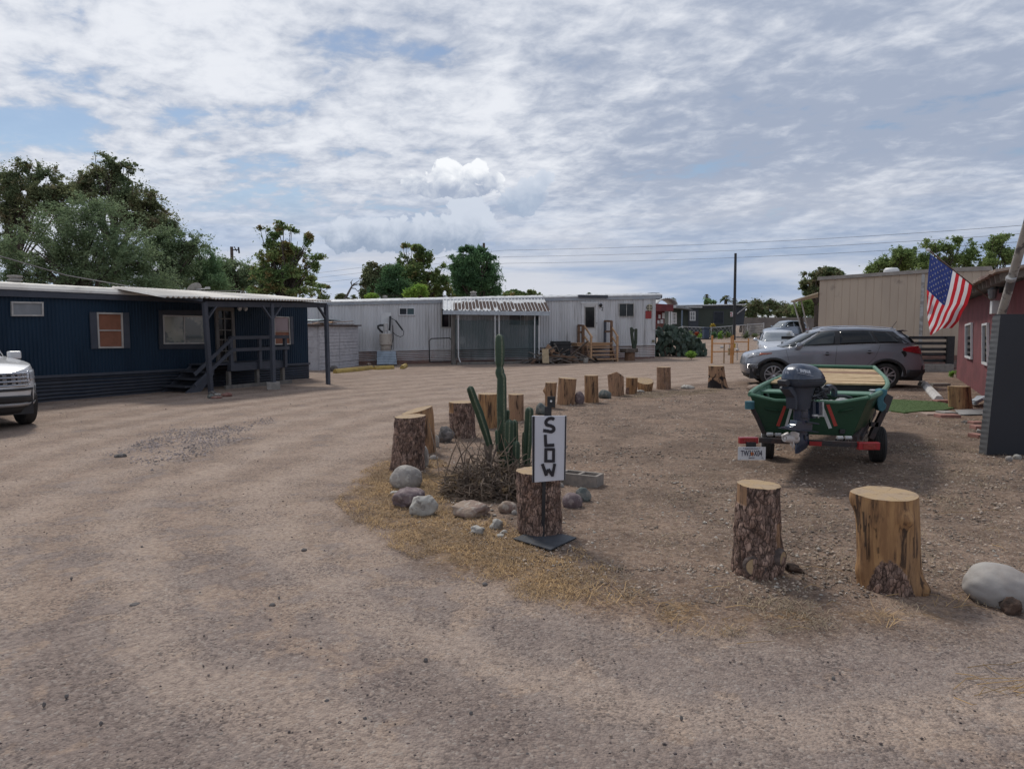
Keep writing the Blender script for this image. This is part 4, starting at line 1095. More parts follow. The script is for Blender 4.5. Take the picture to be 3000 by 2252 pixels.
    for r_ in range(9):
        h1 = lambda s: top(s) - r_ * .205; 
        mb.pquad(pl2, [(0, h1(0) - .195), (pl2.L, h1(pl2.L) - .195), (pl2.L, h1(pl2.L)), (0, h1(0))], -.2, 0)
    mb.pquad(pl2, [(0, .4), (pl2.L, .4), (pl2.L, top(0) - .05), (0, top(0) - .05)], -.18, -.015)
    tag(mb.build('block_wall', m_blk), 'long grey concrete block wall behind the far parked cars', 'wall', kind='thing')
    # white roofs beyond the wall
    for (x0, x1, y0, y1, Y_, lab) in ((1330, 1650, 424, 480, 100, 'low white roofed building just visible over the block wall'), (-10, 0, 0, 0, 0, None)):
        if lab is None: continue
        a = P(*C4(x0, y1), Y_); b = P(*C4(x1, y0), Y_)
        t = thing('white_building', lab, 'building', Vector((a.x, Y_, terr(0, Y_))))
        MB().box(((a.x + b.x) / 2, Y_ + 3, (terr(0, Y_) + a.z) / 2), (b.x - a.x, 6, a.z - terr(0, Y_) + .2)).build('wall', M('warm_wall', (.35, .31, .27), .8), t)
        mb = MB(); mb.prism([Vector((a.x - 1, Y_ - 1, a.z)), Vector((b.x + 1, Y_ - 1, a.z)), Vector((b.x - 3, Y_ + 3, b.z)), Vector((a.x + 5, Y_ + 3, b.z))], (0, .3, .12)); mb.build('roof', m_white, t)
far_buildings()

# ------------------------------------------------------------------ tall utility pole, poles and wires
def poles():
    b = P(*C4(1108, 700), 62); t = P(1585 * 1.3563, 742, 62)
    tag(MB().tube([Vector((b.x, 62, terr(b.x, 62) - .2)), Vector((b.x - .05, 62, t.z))], [.14, .11], 8).build('steel_pole', m_black), 'tall thin black pole rising in front of the dark green home', 'pole')
    m_pole = M('pole_wood', (.10, .075, .06), .9, (.07, .055, .045), scale=5)
    p = P(678.5, 723, 60); th = thing('utility_pole', 'wooden utility pole with a metal bracket above the left trees', 'utility pole', Vector((p.x, 60, terr(0, 60))))
    MB().tube([Vector((p.x, 60, .3)), p], [.18, .13], 8).build('pole', m_pole, th)
    q = P(690, 733, 60); MB().tube([Vector((p.x, 60, q.z)), q + Vector((.25, 0, .05))], .05, 6).tube([q + Vector((.25, 0, .25)), q + Vector((.3, 0, -.25))], .07, 6).tube([q + Vector((-.1, 0, .3)), q + Vector((.1, 0, -.1))], .04, 6).build('bracket', m_black, th)
    p = P(1417.5, 712, 84); th = thing('utility_pole', 'dark utility pole top rising behind the feathery green tree', 'utility pole', Vector((p.x, 84, terr(0, 84))))
    MB().tube([Vector((p.x, 84, .5)), p], [.2, .14], 8).build('pole', m_pole, th)
    MB().tube([p + Vector((-.1, 0, -.3)), p + Vector((.15, 0, -.3))], .05, 5).build('insulator', m_black, th)
    mw = M('wire_dark', (.10, .11, .13), .7)
    for k, (ya, yb, yc) in enumerate(((800, 734, 660), (814, 753, 684), (829, 772, 708))):
        pts = []
        for i in range(25):
            u = i / 24; px = 930 + u * 2200
            if px < 1450: y = ya + (yb - ya) * (px - 930) / 520
            else:
                v = (px - 1450) / 1550; y = yb + (yc - yb) * v + 22 * 4 * v * (1 - v) * .55
            pts.append(P(px, y, 130 - 75 * u))
        tag(MB().tube(pts, .018, 4).build('power_line', mw), ('highest', 'middle', 'lowest')[k] + ' of the three dark power lines crossing the sky', 'power line', 'power lines over the lane')
poles()

# ------------------------------------------------------------------ beige home, awning and black fence on the right
def right_side():
    A_, B_ = P(2397, 960, 30.6), P(2850, 960, 27.4); pl = Plane(A_, B_)
    hp = lambda f, x, y, o=0.0: pl.hit(*f(x, y), o=o)
    m_bei = M('beige_siding', (.46, .375, .29), .7, (.42, .34, .265), scale=1.5, stretch=(1, 1, .3), bump=.08, col3=(.22, .18, .15), scale3=1.2, lo3=.64, hi3=.78)
    S1 = pl.hit(2712, 900)[0]; S2 = pl.L + .5
    top = hline(pl, (2397, 820), (2714, 798))
    root = thing('mobile_home', 'beige flat roofed mobile home behind the grey hatchback car', 'mobile home', pl.pt(3, .1, -2))
    mb = MB(); corrV(mb, pl, 0, S1, lambda s: .55, top, .30, .012, prof=((0, 0), (.04, 1), (.94, 1), (.98, 0))); corrV(mb, pl, S1, S2, lambda s: .55, lambda s: top(S1) - .02, .30, .012, prof=((0, 0), (.04, 1), (.94, 1), (.98, 0)))
    mb.pquad(pl, [(0, .2), (S2, .2), (S2, top(S1)), (0, top(0))], -4, -.005); mb.build('wall', m_bei, root)
    mb = MB(); corrH(mb, pl, 0, S2, lambda s: -.02, lambda s: .58, 8, .03, -.0, nseg=10); mb.build('skirting', m_skred, root)
    mb = MB(); mb.pquad(pl, [(-.08, top(0) - .02), (S1 + .2, top(S1) - .02), (S1 + .2, top(S1) + .12), (-.08, top(0) + .12)], -4.1, .10); mb.build('roof', M('beige_roof_edge', (.30, .27, .24), .6), root)
    t2 = pl.hit(*CR(700, 345))[1]; mb = MB(); mb.prect(pl, S1 + .2, S2, top(S1) - .02, top(S1) + .14, -4.1, .06); mb.build('roof_extension', MATS['beige_roof_edge'], root)
    a0, a1 = hp(CR, 345, 600, .03)[0], hp(CR, 369, 600, .03)[0]
    mb = MB(); mb.prect(pl, a0, a1, .6, top(S1) - .05, .014, .024); mb.build('seam_tape', M('foil_tape', (.40, .39, .38), .45, (.25, .23, .21), scale=4, stretch=(1, 1, 2), metal=.3), root)
    c = hp(CR, 145, 350, -1.5); MB().lathe([(.3, -.3), (.3, .0), (.22, .08), (.0, .1)], pl.pt(c[0], c[1] + .1, -1.5), n=16).build('roof_vent', m_white, root, smooth=True)
    # sloping awning on its left
    aw = thing('carport_awning', 'tan carport awning on thin leaning poles left of the beige home', 'awning', pl.pt(-1.5, .2, -1))
    q = [P(*C4(1720, 300), 33), P(*C4(2018, 205), 30.4), P(*C4(2018, 250), 34.5), P(*C4(1745, 308), 36)]
    MB().prism(q, (0, 0, -.05)).build('roof_sheet', M('tan_awning', (.40, .33, .24), .7), aw)
    for (xa, ya), (xb, yb), Y in (((1750, 310), (1888, 662), 33), ((1832, 290), (1940, 650), 33.5)):
        MB().tube([P(*C4(xa, ya), Y), P(*C4(xb, yb + 120), Y)], .035, 6).build('pole', m_galv, aw)
    # black horizontal rail fence
    Af, Bf = P(2289, 990, 26.6), P(2797, 990, 26.6); pf = Plane(Af, Bf)
    fe = thing('rail_fence', 'black horizontal rail fence behind the grey hatchback car', 'fence', pf.pt(pf.L / 2, 0, 0))
    hh = [pf.hit(*CR(400, y))[1] for y in (804, 843, 884, 918, 962)]
    for k, h in enumerate(hh):
        s0 = 0 if k < 5 else 4
        MB().prect(pf, s0, pf.L - .1, h - .055, h + .055, 0, .035).build('rail', m_black, fe)
    for s in (.55, 2.2, 3.9, pf.hit(*CR(543, 900))[0]):
        w = .13 if s > 5 else .08; MB().prect(pf, s - w, s + w, -.05, hh[0] + .06, .04, .14).build('post', m_black, fe)
    tag(MB().prect(pf, 4.4, pf.L - .25, -.02, .28, .25, .45).build('kerb_block', m_conc, bevel=.01), 'low grey concrete kerb under the right end of the black rail fence', 'kerb')
    # ---------------- red stucco building
    pr = Plane(G(*CR(600, 1085)), G(*CR(770, 1205)))
    m_red = M('red_stucco', (.175, .050, .055), .9, (.13, .038, .043), scale=1.6, bump=.5, bscale=40, col3=(.21, .10, .095), scale3=2.2, lo3=.58, hi3=.8, stretch3=(1, 1, .5))
    S0, SE = -.25, 12.5
    hp = lambda x, y, o=0.0: pr.hit(*CR(x, y), o=o)
    ea = hline(pr, CR(705, 428), CR(1000, 266), .5)
    wt = lambda s: ea(s) - .12
    rb = thing('red_building', 'dusty red stucco building with ragged eaves at the right edge', 'building', pr.pt(5, 0, -2.5))
    MB().pquad(pr, [(S0, -.1), (SE, -.1), (SE, wt(SE)), (S0, wt(S0))], -5, 0).build('wall', m_red, rb)
    mb = MB(); mb.grid(lambda u, v: pr.pt(S0 - .25 + (SE - S0 + .25) * u, ea(S0 + (SE - S0) * u) + .015 + .5 * v + .04 * mnoise.noise((u * 45, 1, 0)), .52 - 3.2 * v + .09 * mnoise.noise((u * 60, 4, 0)) * (1 - v)), 110, 4)
    o = mb.build('roof', M('ragged_roof', (.34, .27, .22), .9, (.24, .18, .15), scale=6, bump=.6), rb); o.modifiers.new('t', 'SOLIDIFY').thickness = .05
    m_raft = M('rafter_wood', (.22, .19, .16), .85, (.15, .13, .11), scale=5)
    s = S0 + .1
    while s < SE:
        mb = MB(); mb.beam(pr.pt(s, ea(s) - .1, .42), pr.pt(s, ea(s) + .02, -.2), .06, .15); mb.build('rafter', m_raft, rb); s += .62
    for k, q in enumerate((((655, 712), (697, 698), (695, 955), (653, 940)), ((772, 708), (808, 700), (808, 1000), (770, 985)))):
        window(rb, pr, [CR(*a) for a in q], .05, m_white, m_glass, o=.01, depth=.05)
    a, h = hp(842, 640, .2); a1, h1 = hp(842, 548, .2)
    tag(MB().box(pr.pt(a, (h + h1) / 2, .12), (.32, .2, h1 - h), rz=math.atan2(pr.d.y, pr.d.x)).build('meter_box', m_white, bevel=.01), 'white louvred metal box on the red wall under the flag bracket', 'box')
    a, h = hp(865, 495, .2)
    la = thing('wall_lantern', 'black wall lantern under the eaves of the red building', 'lantern', pr.pt(a, h, .05))
    MB().box(pr.pt(a, h + .06, .06), (.12, .1, .12)).tube([pr.pt(a, h + .08, .05), pr.pt(a, h + .12, .2)], .02, 6).build('bracket', m_black, la); MB().lathe([(.02, .1), (.09, .05), (.07, -.12), (.03, -.15)], pr.pt(a, h + .02, .24), n=10).build('lamp_glass', m_frost, la)
    # leaning galvanised pipe
    ptop = P(*CR(1075, 75), 10.6); pb = P(*CR(905, 660), 11.6)
    m_pipe = M('grey_pipe', (.40, .37, .33), .6, (.32, .29, .26), scale=2, bump=.1, col3=(.12, .11, .11), scale3=2.5, lo3=.55, hi3=.6)
    pp = thing('leaning_pipe', 'thick grey galvanised pipe leaning up past the eaves at the right edge', 'pipe', pb)
    MB().tube([pb - (ptop - pb) * .25, ptop + (ptop - pb) * .3], .062, 16).build('pipe', m_pipe, pp, smooth=True)
    c = P(*CR(972, 405), 11.1); d = (ptop - pb).normalized(); MB().lathe([(.066, 0), (.07, .01), (.07, .05), (.066, .06)], c, d, 16).build('clamp', m_galv, pp)
    # charcoal metal panel
    X0 = P(2889.5, 1337, 9.05); zt = P(2900, 920, 9.05).z
    fp = thing('metal_screen', 'tall charcoal metal screen with a grey corrugated edge at the right', 'screen', Vector((7.2, 9.1, 0)))
    m_char = M('charcoal_panel', (.017, .018, .024), .6, (.014, .015, .020), scale=1.2, bump=.03)
    MB().hexa([(X0.x + .0, 9.05, 0.01), (8.4, 9.05, 0.01), (8.4, 9.16, 0.01), (X0.x, 9.16, 0.01), (X0.x + .085, 9.05, zt), (8.4, 9.05, zt), (8.4, 9.16, zt), (X0.x + .085, 9.16, zt)]).build('panel', m_char, fp)
    mb = MB(); nr = 26
    mb.grid(lambda u, v: Vector((X0.x - .034 * u + .085 * v - .003 * math.sin(v * nr * 6.283) * u, 9.05 + .10 * u, .01 + (zt - .03) * v)), 2, nr * 6)
    pass
    mb.build('corrugated_edge', M('dull_zinc', (.15, .15, .15), .7, (.12, .12, .12), bump=.1), fp, smooth=True)
    return pr
PR = right_side()

def flag():
    tipY, brY = 13.35, 14.7
    f = lambda x, y, Y: P(*CR(x, y), Y)
    br = f(885, 580, brY); tip = f(402, 195, tipY)
    fl = thing('national_flag', 'stars and stripes flag hanging from an angled pole on the red building', 'flag', br)
    MB().tube([br, tip], .013, 8).build('pole', M('pole_brown', (.20, .13, .1), .5), fl)
    MB().lathe([(.0, -.035), (.03, -.02), (.035, 0), (.03, .02), (.0, .035)], tip, n=12).build('finial', m_white, fl, smooth=True)
    MB().box(br, (.06, .06, .12)).build('bracket', m_black, fl)
    hoist = lambda v: (415 + (708 - 415) * v, 224 + (432 - 224) * v)
    top = [(415, 224), (403, 350), (393, 470), (392, 500), (393, 530), (393, 560)]
    bot = [(708, 432), (697, 500), (672, 575), (640, 625), (612, 690), (568, 737)]
    fly = [(393, 560), (397, 665), (416, 790), (492, 740), (568, 737)]
    def pl_(pts, t):
        t = max(0, min(1, t)) * (len(pts) - 1); i = min(int(t), len(pts) - 2); r = t - i
        return (pts[i][0] * (1 - r) + pts[i + 1][0] * r, pts[i][1] * (1 - r) + pts[i + 1][1] * r)
    def F(u, v):
        a, b, c, d = hoist(v), pl_(fly, v), pl_(top, u), pl_(bot, u)
        co = lambda k: (1 - u) * a[k] + u * b[k] + (1 - v) * c[k] + v * d[k] - ((1 - u) * (1 - v) * top[0][k] + (1 - u) * v * bot[0][k] + u * (1 - v) * fly[0][k] + u * v * fly[-1][k])
        x, y = co(0), co(1)
        Yh = tipY + (brY - tipY) * (x - 402) / 483
        Y = Yh + u * .10 * math.sin(v * 9 + u * 2.5) + u * u * .10 * math.sin(v * 17 + 1) + .05 * u * math.sin(u * 9 - v * 5)
        return P(*CR(x, y), Y - .02)
    nu, nv = 50, 39
    def mf(i, j):
        st = j // 3
        if i < 20 and st < 7: return 2
        return 0 if st % 2 == 0 else 1
    fr = M('flag_red', (.62, .035, .045), .8, (.55, .03, .04), bump=.1, bscale=400); fw = M('flag_white', (.80, .78, .80), .8, (.76, .74, .76), bump=.1); fb = M('flag_blue', (.035, .055, .21), .8, bump=.1)
    mb = MB(); mb.grid(F, nu, nv, mf=mf)
    # stars
    e = 1e-3
    for r in range(9):
        nc = 6 if r % 2 == 0 else 5
        for c in range(nc):
            u0 = .4 * ((2 * c + (1 if nc == 6 else 2)) / 12); v0 = (7 / 13) * (r + 1) / 10
            p0 = F(u0, v0); du = (F(u0 + e, v0) - p0).normalized(); dv = (F(u0, v0 + e) - p0).normalized(); n = du.cross(dv).normalized()
            dv = n.cross(du)
            for sgn in (-1, 1):
                vs = [p0 + n * .006 * sgn] + [p0 + n * .006 * sgn + (du * math.sin(k * math.pi / 5) + dv * math.cos(k * math.pi / 5)) * (.030 if k % 2 == 0 else .012) for k in range(10)]
                mb.add(vs, [(0, 1 + k, 1 + (k + 1) % 10) for k in range(10)], 1)
    for m_ in (fr, fw, fb):
        n = m_.node_tree; b = n.nodes['Principled BSDF']; t = n.nodes.new('ShaderNodeBsdfTranslucent'); mx = n.nodes.new('ShaderNodeMixShader'); mx.inputs[0].default_value = .5
        n.links.new(b.inputs['Base Color'].links[0].from_socket, t.inputs[0]); n.links.new(b.outputs[0], mx.inputs[1]); n.links.new(t.outputs[0], mx.inputs[2]); n.links.new(mx.outputs[0], n.nodes['Material Output'].inputs[0])
    mb.build('cloth', [fr, fw, fb], fl, smooth=True, fix=False, angle=180)
flag()

# ================================================================== LOG STUMPS
def stump_mat():
    mt = bpy.data.materials.new('log_side'); mt.use_nodes = True; n = NT(mt.node_tree)
    out = n.n('ShaderNodeOutputMaterial'); b = n.n('ShaderNodeBsdfPrincipled'); n.lk(b.outputs[0], out.inputs[0])
    tc = n.n('ShaderNodeTexCoord').outputs['Object']
    oi = n.n('ShaderNodeObjectInfo').outputs['Random']
    bark = n.n('ShaderNodeAttribute', attribute_name='bark').outputs['Fac']; crack = n.n('ShaderNodeAttribute', attribute_name='crack').outputs['Fac']; char = n.n('ShaderNodeAttribute', attribute_name='char').outputs['Fac']
    wv = n.n('ShaderNodeTexNoise'); n.lk(tc, wv.inputs['Vector']); wv.inputs['Scale'].default_value = 16; wv.inputs['Detail'].default_value = 4
    tw = n.vm('ADD', tc, n.vm('SCALE', wv.outputs['Color']) if False else n.vm('MULTIPLY', wv.outputs['Color'], (.045, .045, .06)))
    v = n.voro(n.mapping(tw, scale=(1, 1, .42)), 46, 'DISTANCE_TO_EDGE'); vc = n.voro(n.mapping(tw, scale=(1, 1, .42)), 46, out='Color'); vs_ = n.n('ShaderNodeSeparateColor'); n.lk(vc, vs_.inputs[0])
    n1 = n.noise(tc, 9, 7, .65); n2 = n.noise(n.mapping(tc, scale=(1, 1, .12)), 24, 7, .65, .3); n3 = n.noise(n.mapping(tc, scale=(1, 1, .25), loc=(3, 8, 1)), 6, 6, .6)
    bk = n.mix(n.ss(n1, .38, .62), (.200, .130, .100), (.290, .205, .165))
    bk = n.mix(n.ss(n3, .55, .7, 0, .6), bk, (.29, .225, .195))
    bk = n.mix(1.0, bk, n.mix(vs_.outputs[0], (.50, .48, .50), (1.5, 1.45, 1.42)), 'MULTIPLY')
    bk = n.mix(n.ss(v, .0, .07, .75, 0), bk, (.045, .030, .026))
    bk = n.mix(n.ss(crack, .0, .16, .8, 0), bk, (.035, .024, .020))
    wd = n.mix(n.ss(n2, .36, .60), (.40, .23, .105), (.25, .135, .065))
    wd = n.mix(n.m('MULTIPLY', oi, .6), wd, (.31, .20, .145))
    wd = n.mix(n.ss(n3, .48, .64, 0, .6), wd, (.20, .125, .08))
    wd = n.mix(n.m('MULTIPLY', n.ss(n2, .50, .60), n.ss(n3, .44, .54)), wd, (.065, .042, .03))
    wd = n.mix(n.ss(crack, .0, .25, .9, 0), wd, (.035, .022, .015))
    c = n.mix(bark, wd, bk)
    c = n.mix(char, c, (.022, .018, .018))
    n.lk(c, b.inputs['Base Color']); b.inputs['Roughness'].default_value = .9; b.inputs['Specular IOR Level'].default_value = .25
    bn = n.n('ShaderNodeBump'); bn.inputs['Strength'].default_value = .8; bn.inputs['Distance'].default_value = .008
    n.lk(n.m('ADD', n.m('MULTIPLY', n.ss(v, 0, .15), bark), n.m('ADD', n.m('MULTIPLY', n1, .8), n.m('MULTIPLY', n2, .5))), bn.inputs['Height']); n.lk(bn.outputs[0], b.inputs['Normal'])
    return mt
def cut_mat():
    mt = bpy.data.materials.new('log_cut_face'); mt.use_nodes = True; n = NT(mt.node_tree)
    out = n.n('ShaderNodeOutputMaterial'); b = n.n('ShaderNodeBsdfPrincipled'); n.lk(b.outputs[0], out.inputs[0])
    tc = n.n('ShaderNodeTexCoord').outputs['Object']; oi = n.n('ShaderNodeObjectInfo').outputs['Random']
    n1 = n.noise(tc, 7, 5); sp = n.n('ShaderNodeSeparateXYZ'); n.lk(tc, sp.inputs[0])
    r = n.m('SQRT', n.m('ADD', n.m('MULTIPLY', sp.outputs[0], sp.outputs[0]), n.m('MULTIPLY', sp.outputs[1], sp.outputs[1])))
    w = n.m('SINE', n.m('MULTIPLY', n.m('ADD', r, n.m('MULTIPLY', n1, .018)), 330))
    c = n.mix(n.ss(w, -.3, 1, 0, .45), (.40, .285, .165), (.31, .21, .12))
    c = n.mix(n.ss(n1, .42, .62, 0, .7), c, (.33, .25, .18))
    c = n.mix(n.m('MULTIPLY', oi, .35), c, (.36, .27, .19))
    an = n.m('ARCTAN2', sp.outputs[1], sp.outputs[0])
    cr = n.m('ABSOLUTE', n.m('SINE', n.m('ADD', n.m('MULTIPLY', an, 2.5), n.m('MULTIPLY', n1, 2.0))))
    c = n.mix(n.m('MULTIPLY', n.ss(cr, .06, .0), n.ss(n1, .38, .48)), c, (.07, .042, .025))
    c = n.mix(n.ss(n.noise(n.mapping(tc, scale=(1, 1, 1), loc=(3, 1, 0)), 16, 6, .7), .54, .64, 0, .55), c, (.20, .15, .105))
    n.lk(c, b.inputs['Base Color']); b.inputs['Roughness'].default_value = .85; b.inputs['Specular IOR Level'].default_value = .2
    bn = n.n('ShaderNodeBump'); bn.inputs['Strength'].default_value = .4; bn.inputs['Distance'].default_value = .003; n.lk(n.noise(n.mapping(tc, scale=(1, 4, 1)), 70, 3), bn.inputs['Height']); n.lk(bn.outputs[0], b.inputs['Normal'])
    return mt
m_log, m_cut = stump_mat(), cut_mat()
def vcrack(p):
    d = mnoise.voronoi(p)[0]
    return d[1] - d[0]
def stump(f, xb0, xb1, yb, xt0, xt1, yt, bark, label, slant=(0, 0), peak=0.0, res=1.0, flare=.12, seed=0, bulges=(), barkfn=None, charfn=None, drop=None, lean_y=0, scars=(), square=0):
    xc, xt = (xb0 + xb1) / 2, (xt0 + xt1) / 2
    g = G(*f(xc, yb)); sc_px = (f(1, 0)[0] - f(0, 0)[0])
    z = g.y
    rb = (xb1 - xb0) * sc_px * z / FPX / 2; dv = Vector((g.x, g.y, 0)).normalized()
    c0 = g + dv * rb * .92; c0.z = terr(c0.x, c0.y)
    rt = (xt1 - xt0) * sc_px * c0.y / FPX / 2
    tp = P(*f(xt, yt), c0.y - rt * .9 + lean_y)
    top = Vector((P(*f(xt, yt), c0.y).x, c0.y + lean_y, tp.z))
    H = top.z - c0.z
    ft_ = math.atan2(-c0.y, -c0.x)
    nt = int(56 * res); nz = int(max(10, 26 * res * H / .55))
    root = thing('log_stump', label, 'log', c0, 'cut logs ringing the gravel island')
    def R_(th, t):
        rr = rb + (rt - rb) * min(1, t * 1.15) ** .7
        k = rr * (1 + flare * math.exp(-t * 7) * (1 + .5 * math.sin(th * 4 + seed)))
        k *= 1 + .045 * mnoise.noise((math.cos(th) * 1.3 + seed, math.sin(th) * 1.3, t * .8)) + .02 * mnoise.noise((math.cos(th) * 3 + seed, math.sin(th) * 3, t * 3))
        if square: k *= 1 + square * (abs(math.cos(th * 2 + .6)) - .5)
        for (bt, bz, amp, wd) in bulges:
            da = (th - ft_ - bt + math.pi) % (2 * math.pi) - math.pi
            k += amp * math.exp(-(da * da + ((t - bz) * H / rr) ** 2) / (wd * wd))
        return k
    V, bk, ck, ch = [], [], [], []
    def topz(x, y):
        return slant[0] * x + slant[1] * y + (-abs(x) * peak)
    for j in range(nz + 1):
        t = j / nz
        for i in range(nt):
            th = 2 * math.pi * i / nt
            r = R_(th, t); x, y = r * math.cos(th), r * math.sin(th)
            cx = c0.lerp(Vector((top.x, top.y, 0)), t)
            zz = t * (H + topz(x, y)) - .03 * (1 - t)
            rel = (th - ft_ + math.pi) % (2 * math.pi) - math.pi
            b_ = barkfn(rel, t) if barkfn else bark
            q = Vector((x, y, zz))
            wq = mnoise.noise_vector((x * 14, y * 14, zz * 9 + seed)) * .55 if b_ > .5 else Vector((0, 0, 0)); q1 = Vector((x * 24 + seed, y * 24, zz * (9 if b_ > .5 else 1.5))) + wq
            cr = vcrack(q1)
            if b_ > .5: dr = .010 * min(1, cr * 2.5) - .010 + .006 * mnoise.noise((x * 40, y * 40, zz * 14)); ckv = cr
            else: dr = -.010 + .004 * mnoise.noise((x * 22, y * 22, zz * 2)); ckv = 1 if cr > .035 or mnoise.noise((x * 5 + seed, y * 5, zz)) < .12 else cr * 6
            if drop and drop(rel, t): dr -= .02; b_ = 0
            ax, ay = math.cos(th), math.sin(th)
            V.append((cx.x + (r + dr) * ax, cx.y + (r + dr) * ay, c0.z + zz)); bk.append(b_); ck.append(ckv); ch.append(charfn(rel, t) if charfn else 0)
    F = [(j * nt + i, j * nt + (i + 1) % nt, (j + 1) * nt + (i + 1) % nt, (j + 1) * nt + i) for j in range(nz) for i in range(nt)]
    me = bpy.data.meshes.new('stem'); fast_mesh(me, np.array(V) - np.array(c0), F)
    for nm, arr in (('bark', bk), ('crack', ck), ('char', ch)):
        me.attributes.new(nm, 'FLOAT', 'POINT').data.foreach_set('value', np.array(arr, dtype=np.float32))
    me.polygons.foreach_set('use_smooth', [True] * len(me.polygons)); me.materials.append(m_log)
    o = bpy.data.objects.new('stem', me); COL.objects.link(o); o.parent = root
    # cut face
    ring = V[nz * nt:]; tc_ = Vector((top.x, top.y, c0.z + H + topz(0, 0)))
    mb = MB(); K = 7
    vs = []
    for k in range(K, 0, -1):
        for i in range(nt):
            s = k / K; x, y = (ring[i][0] - tc_.x) * s, (ring[i][1] - tc_.y) * s
            vs.append((tc_.x + x, tc_.y + y, c0.z + H + topz(x, y) + (.003 if k < K else 0) + .002 * mnoise.noise((x * 20, y * 20, seed))))
    vs.append(tc_ + Vector((0, 0, .003)))
    fs = [(k * nt + i, k * nt + (i + 1) % nt, (k + 1) * nt + (i + 1) % nt, (k + 1) * nt + i) for k in range(K - 1) for i in range(nt)] + [((K - 1) * nt + i, (K - 1) * nt + (i + 1) % nt, K * nt) for i in range(nt)]
    mb.add(vs, fs); mb.build('cut_face', m_cut, root, fix=False, origin=tc_)
    for (bt, bz, rad, wd) in scars:
        th = ft_ + bt; r = R_(th, bz); cc = c0.lerp(Vector((top.x, top.y, 0)), bz); n = Vector((math.cos(th), math.sin(th), 0))
        ctr = Vector((cc.x, cc.y, c0.z + H * bz)) + n * (r - .045)
        MB().lathe([(rad * 1.5, -.02), (rad * 1.35, .018), (rad * 1.08, .034), (rad * 1.0, .029)], ctr, n, 20).build('branch_collar', MATS['collar'], root, smooth=True)
        a = MB(); a.lathe([(rad, .0), (rad, .031), (.0, .033)], (0, 0, 0), (0, 0, 1), 20); so = a.build('branch_scar', m_cut, root, origin=(0, 0, 0))
        so.location = ctr - c0; so.rotation_euler = n.to_track_quat('Z', 'Y').to_euler()
    return root
M('collar', (.06, .045, .04), .95, (.12, .09, .08), scale=25, bump=.6)
top_strip = lambda rel, t: 0.0 if (t > .72 and -1.15 < rel < -.45) else 1.0
# far to near, left to right
stump(C6, 85, 322, 745, 122, 325, 385, 1, 'bark covered log behind the large grey boulder, leftmost of the ring', res=1.7, seed=1, flare=.05, slant=(.05, .02), bulges=((.2, .32, .03, .25),))
stump(C6, 262, 392, 622, 165, 372, 345, 0, 'orange debarked log with a slanted top right behind the leftmost bark log', seed=2, flare=.06, slant=(.25, .05))
stump(C6, 478, 655, 525, 473, 642, 290, 1, 'bark covered log between the dark angular rock and the cactus', res=1.4, seed=3, flare=.06, barkfn=lambda rel, t: 0.0 if (t > .74 and -1.6 < rel < -.75) else 1.0)
stump(C6, 668, 800, 460, 662, 800, 234, 0, 'orange debarked log directly behind the tall cactus stem', seed=4, flare=.04)
stump(C6, 862, 966, 408, 858, 965, 236, 0, 'slim debarked log to the right of the tall cactus stem', seed=5, flare=.03)
stump(C6, 1095, 1165, 325, 1098, 1180, 158, 0, 'narrow debarked log just above the top of the slow sign', seed=6, flare=.05, bulges=((-1.4, .7, .05, .4),))
stump(C6, 1172, 1292, 303, 1184, 1307, 132, 0, 'wide pale debarked log leaning right, behind the slow sign', seed=7, flare=.02, slant=(-.06, 0))
stump(C6, 1352, 1448, 290, 1350, 1446, 112, 0, 'upright debarked log with a half split top, right of the round purple rock', seed=8, flare=.05)
stump(C6, 1510, 1614, 245, 1500, 1610, 92, 0, 'debarked log with a peaked wedge top beside the dark green rock', seed=9, flare=.03, peak=.45, slant=(-.1, -.1))
stump(C6, 1620, 1694, 232, 1622, 1702, 126, 0, 'short slim debarked log touching the flared squat one', seed=10, flare=.03, barkfn=lambda rel, t: 1.0 if (t < .45 and rel < -.5) else 0)
stump(C6, 1700, 1792, 214, 1692, 1803, 148, 0, 'squat flared log with a broad tilted top', seed=11, flare=.02, slant=(0, .35))
stump(C6, 1820, 1918, 203, 1820, 1915, 58, .35, 'dark brown upright log standing alone right of the squat flared log', seed=12, flare=.06)
stump(C4, 820, 1050, 1252, 828, 1002, 1006, 0, 'charred log with a saw cut band, farthest right before the yellow pipe rail', seed=13, flare=.10, res=1.2, charfn=lambda rel, t: 1.0 if (t < .48 - .25 * abs(rel + .5) and mnoise.noise((rel * 3, t * 4, 0)) > -.4) or (mnoise.noise((rel * 2.4, t * 5, 7)) > .30) else 0.0, drop=lambda rel, t: .50 < t < .54)
stump(C6, 915, 1224, 1172, 906, 1196, 752, 1, 'thick bark covered log standing right behind the slow sign', res=2.2, seed=14, flare=.04)
stump(C7, 208, 562, 818, 250, 552, 190, 1, 'bark covered log with two sawn branch scars in the right foreground', res=2.4, seed=15, flare=.06, slant=(-.03, .02), bulges=((.12, .22, .025, .45), (1.15, .24, .035, .35)), scars=((-.05, .155, .056, 0), (1.12, .24, .045, 0)), barkfn=lambda rel, t: 0.0 if (t > .80 and -1.5 < rel < -.55) or (.35 < t < .62 and .95 < rel < 1.5) else 1.0)
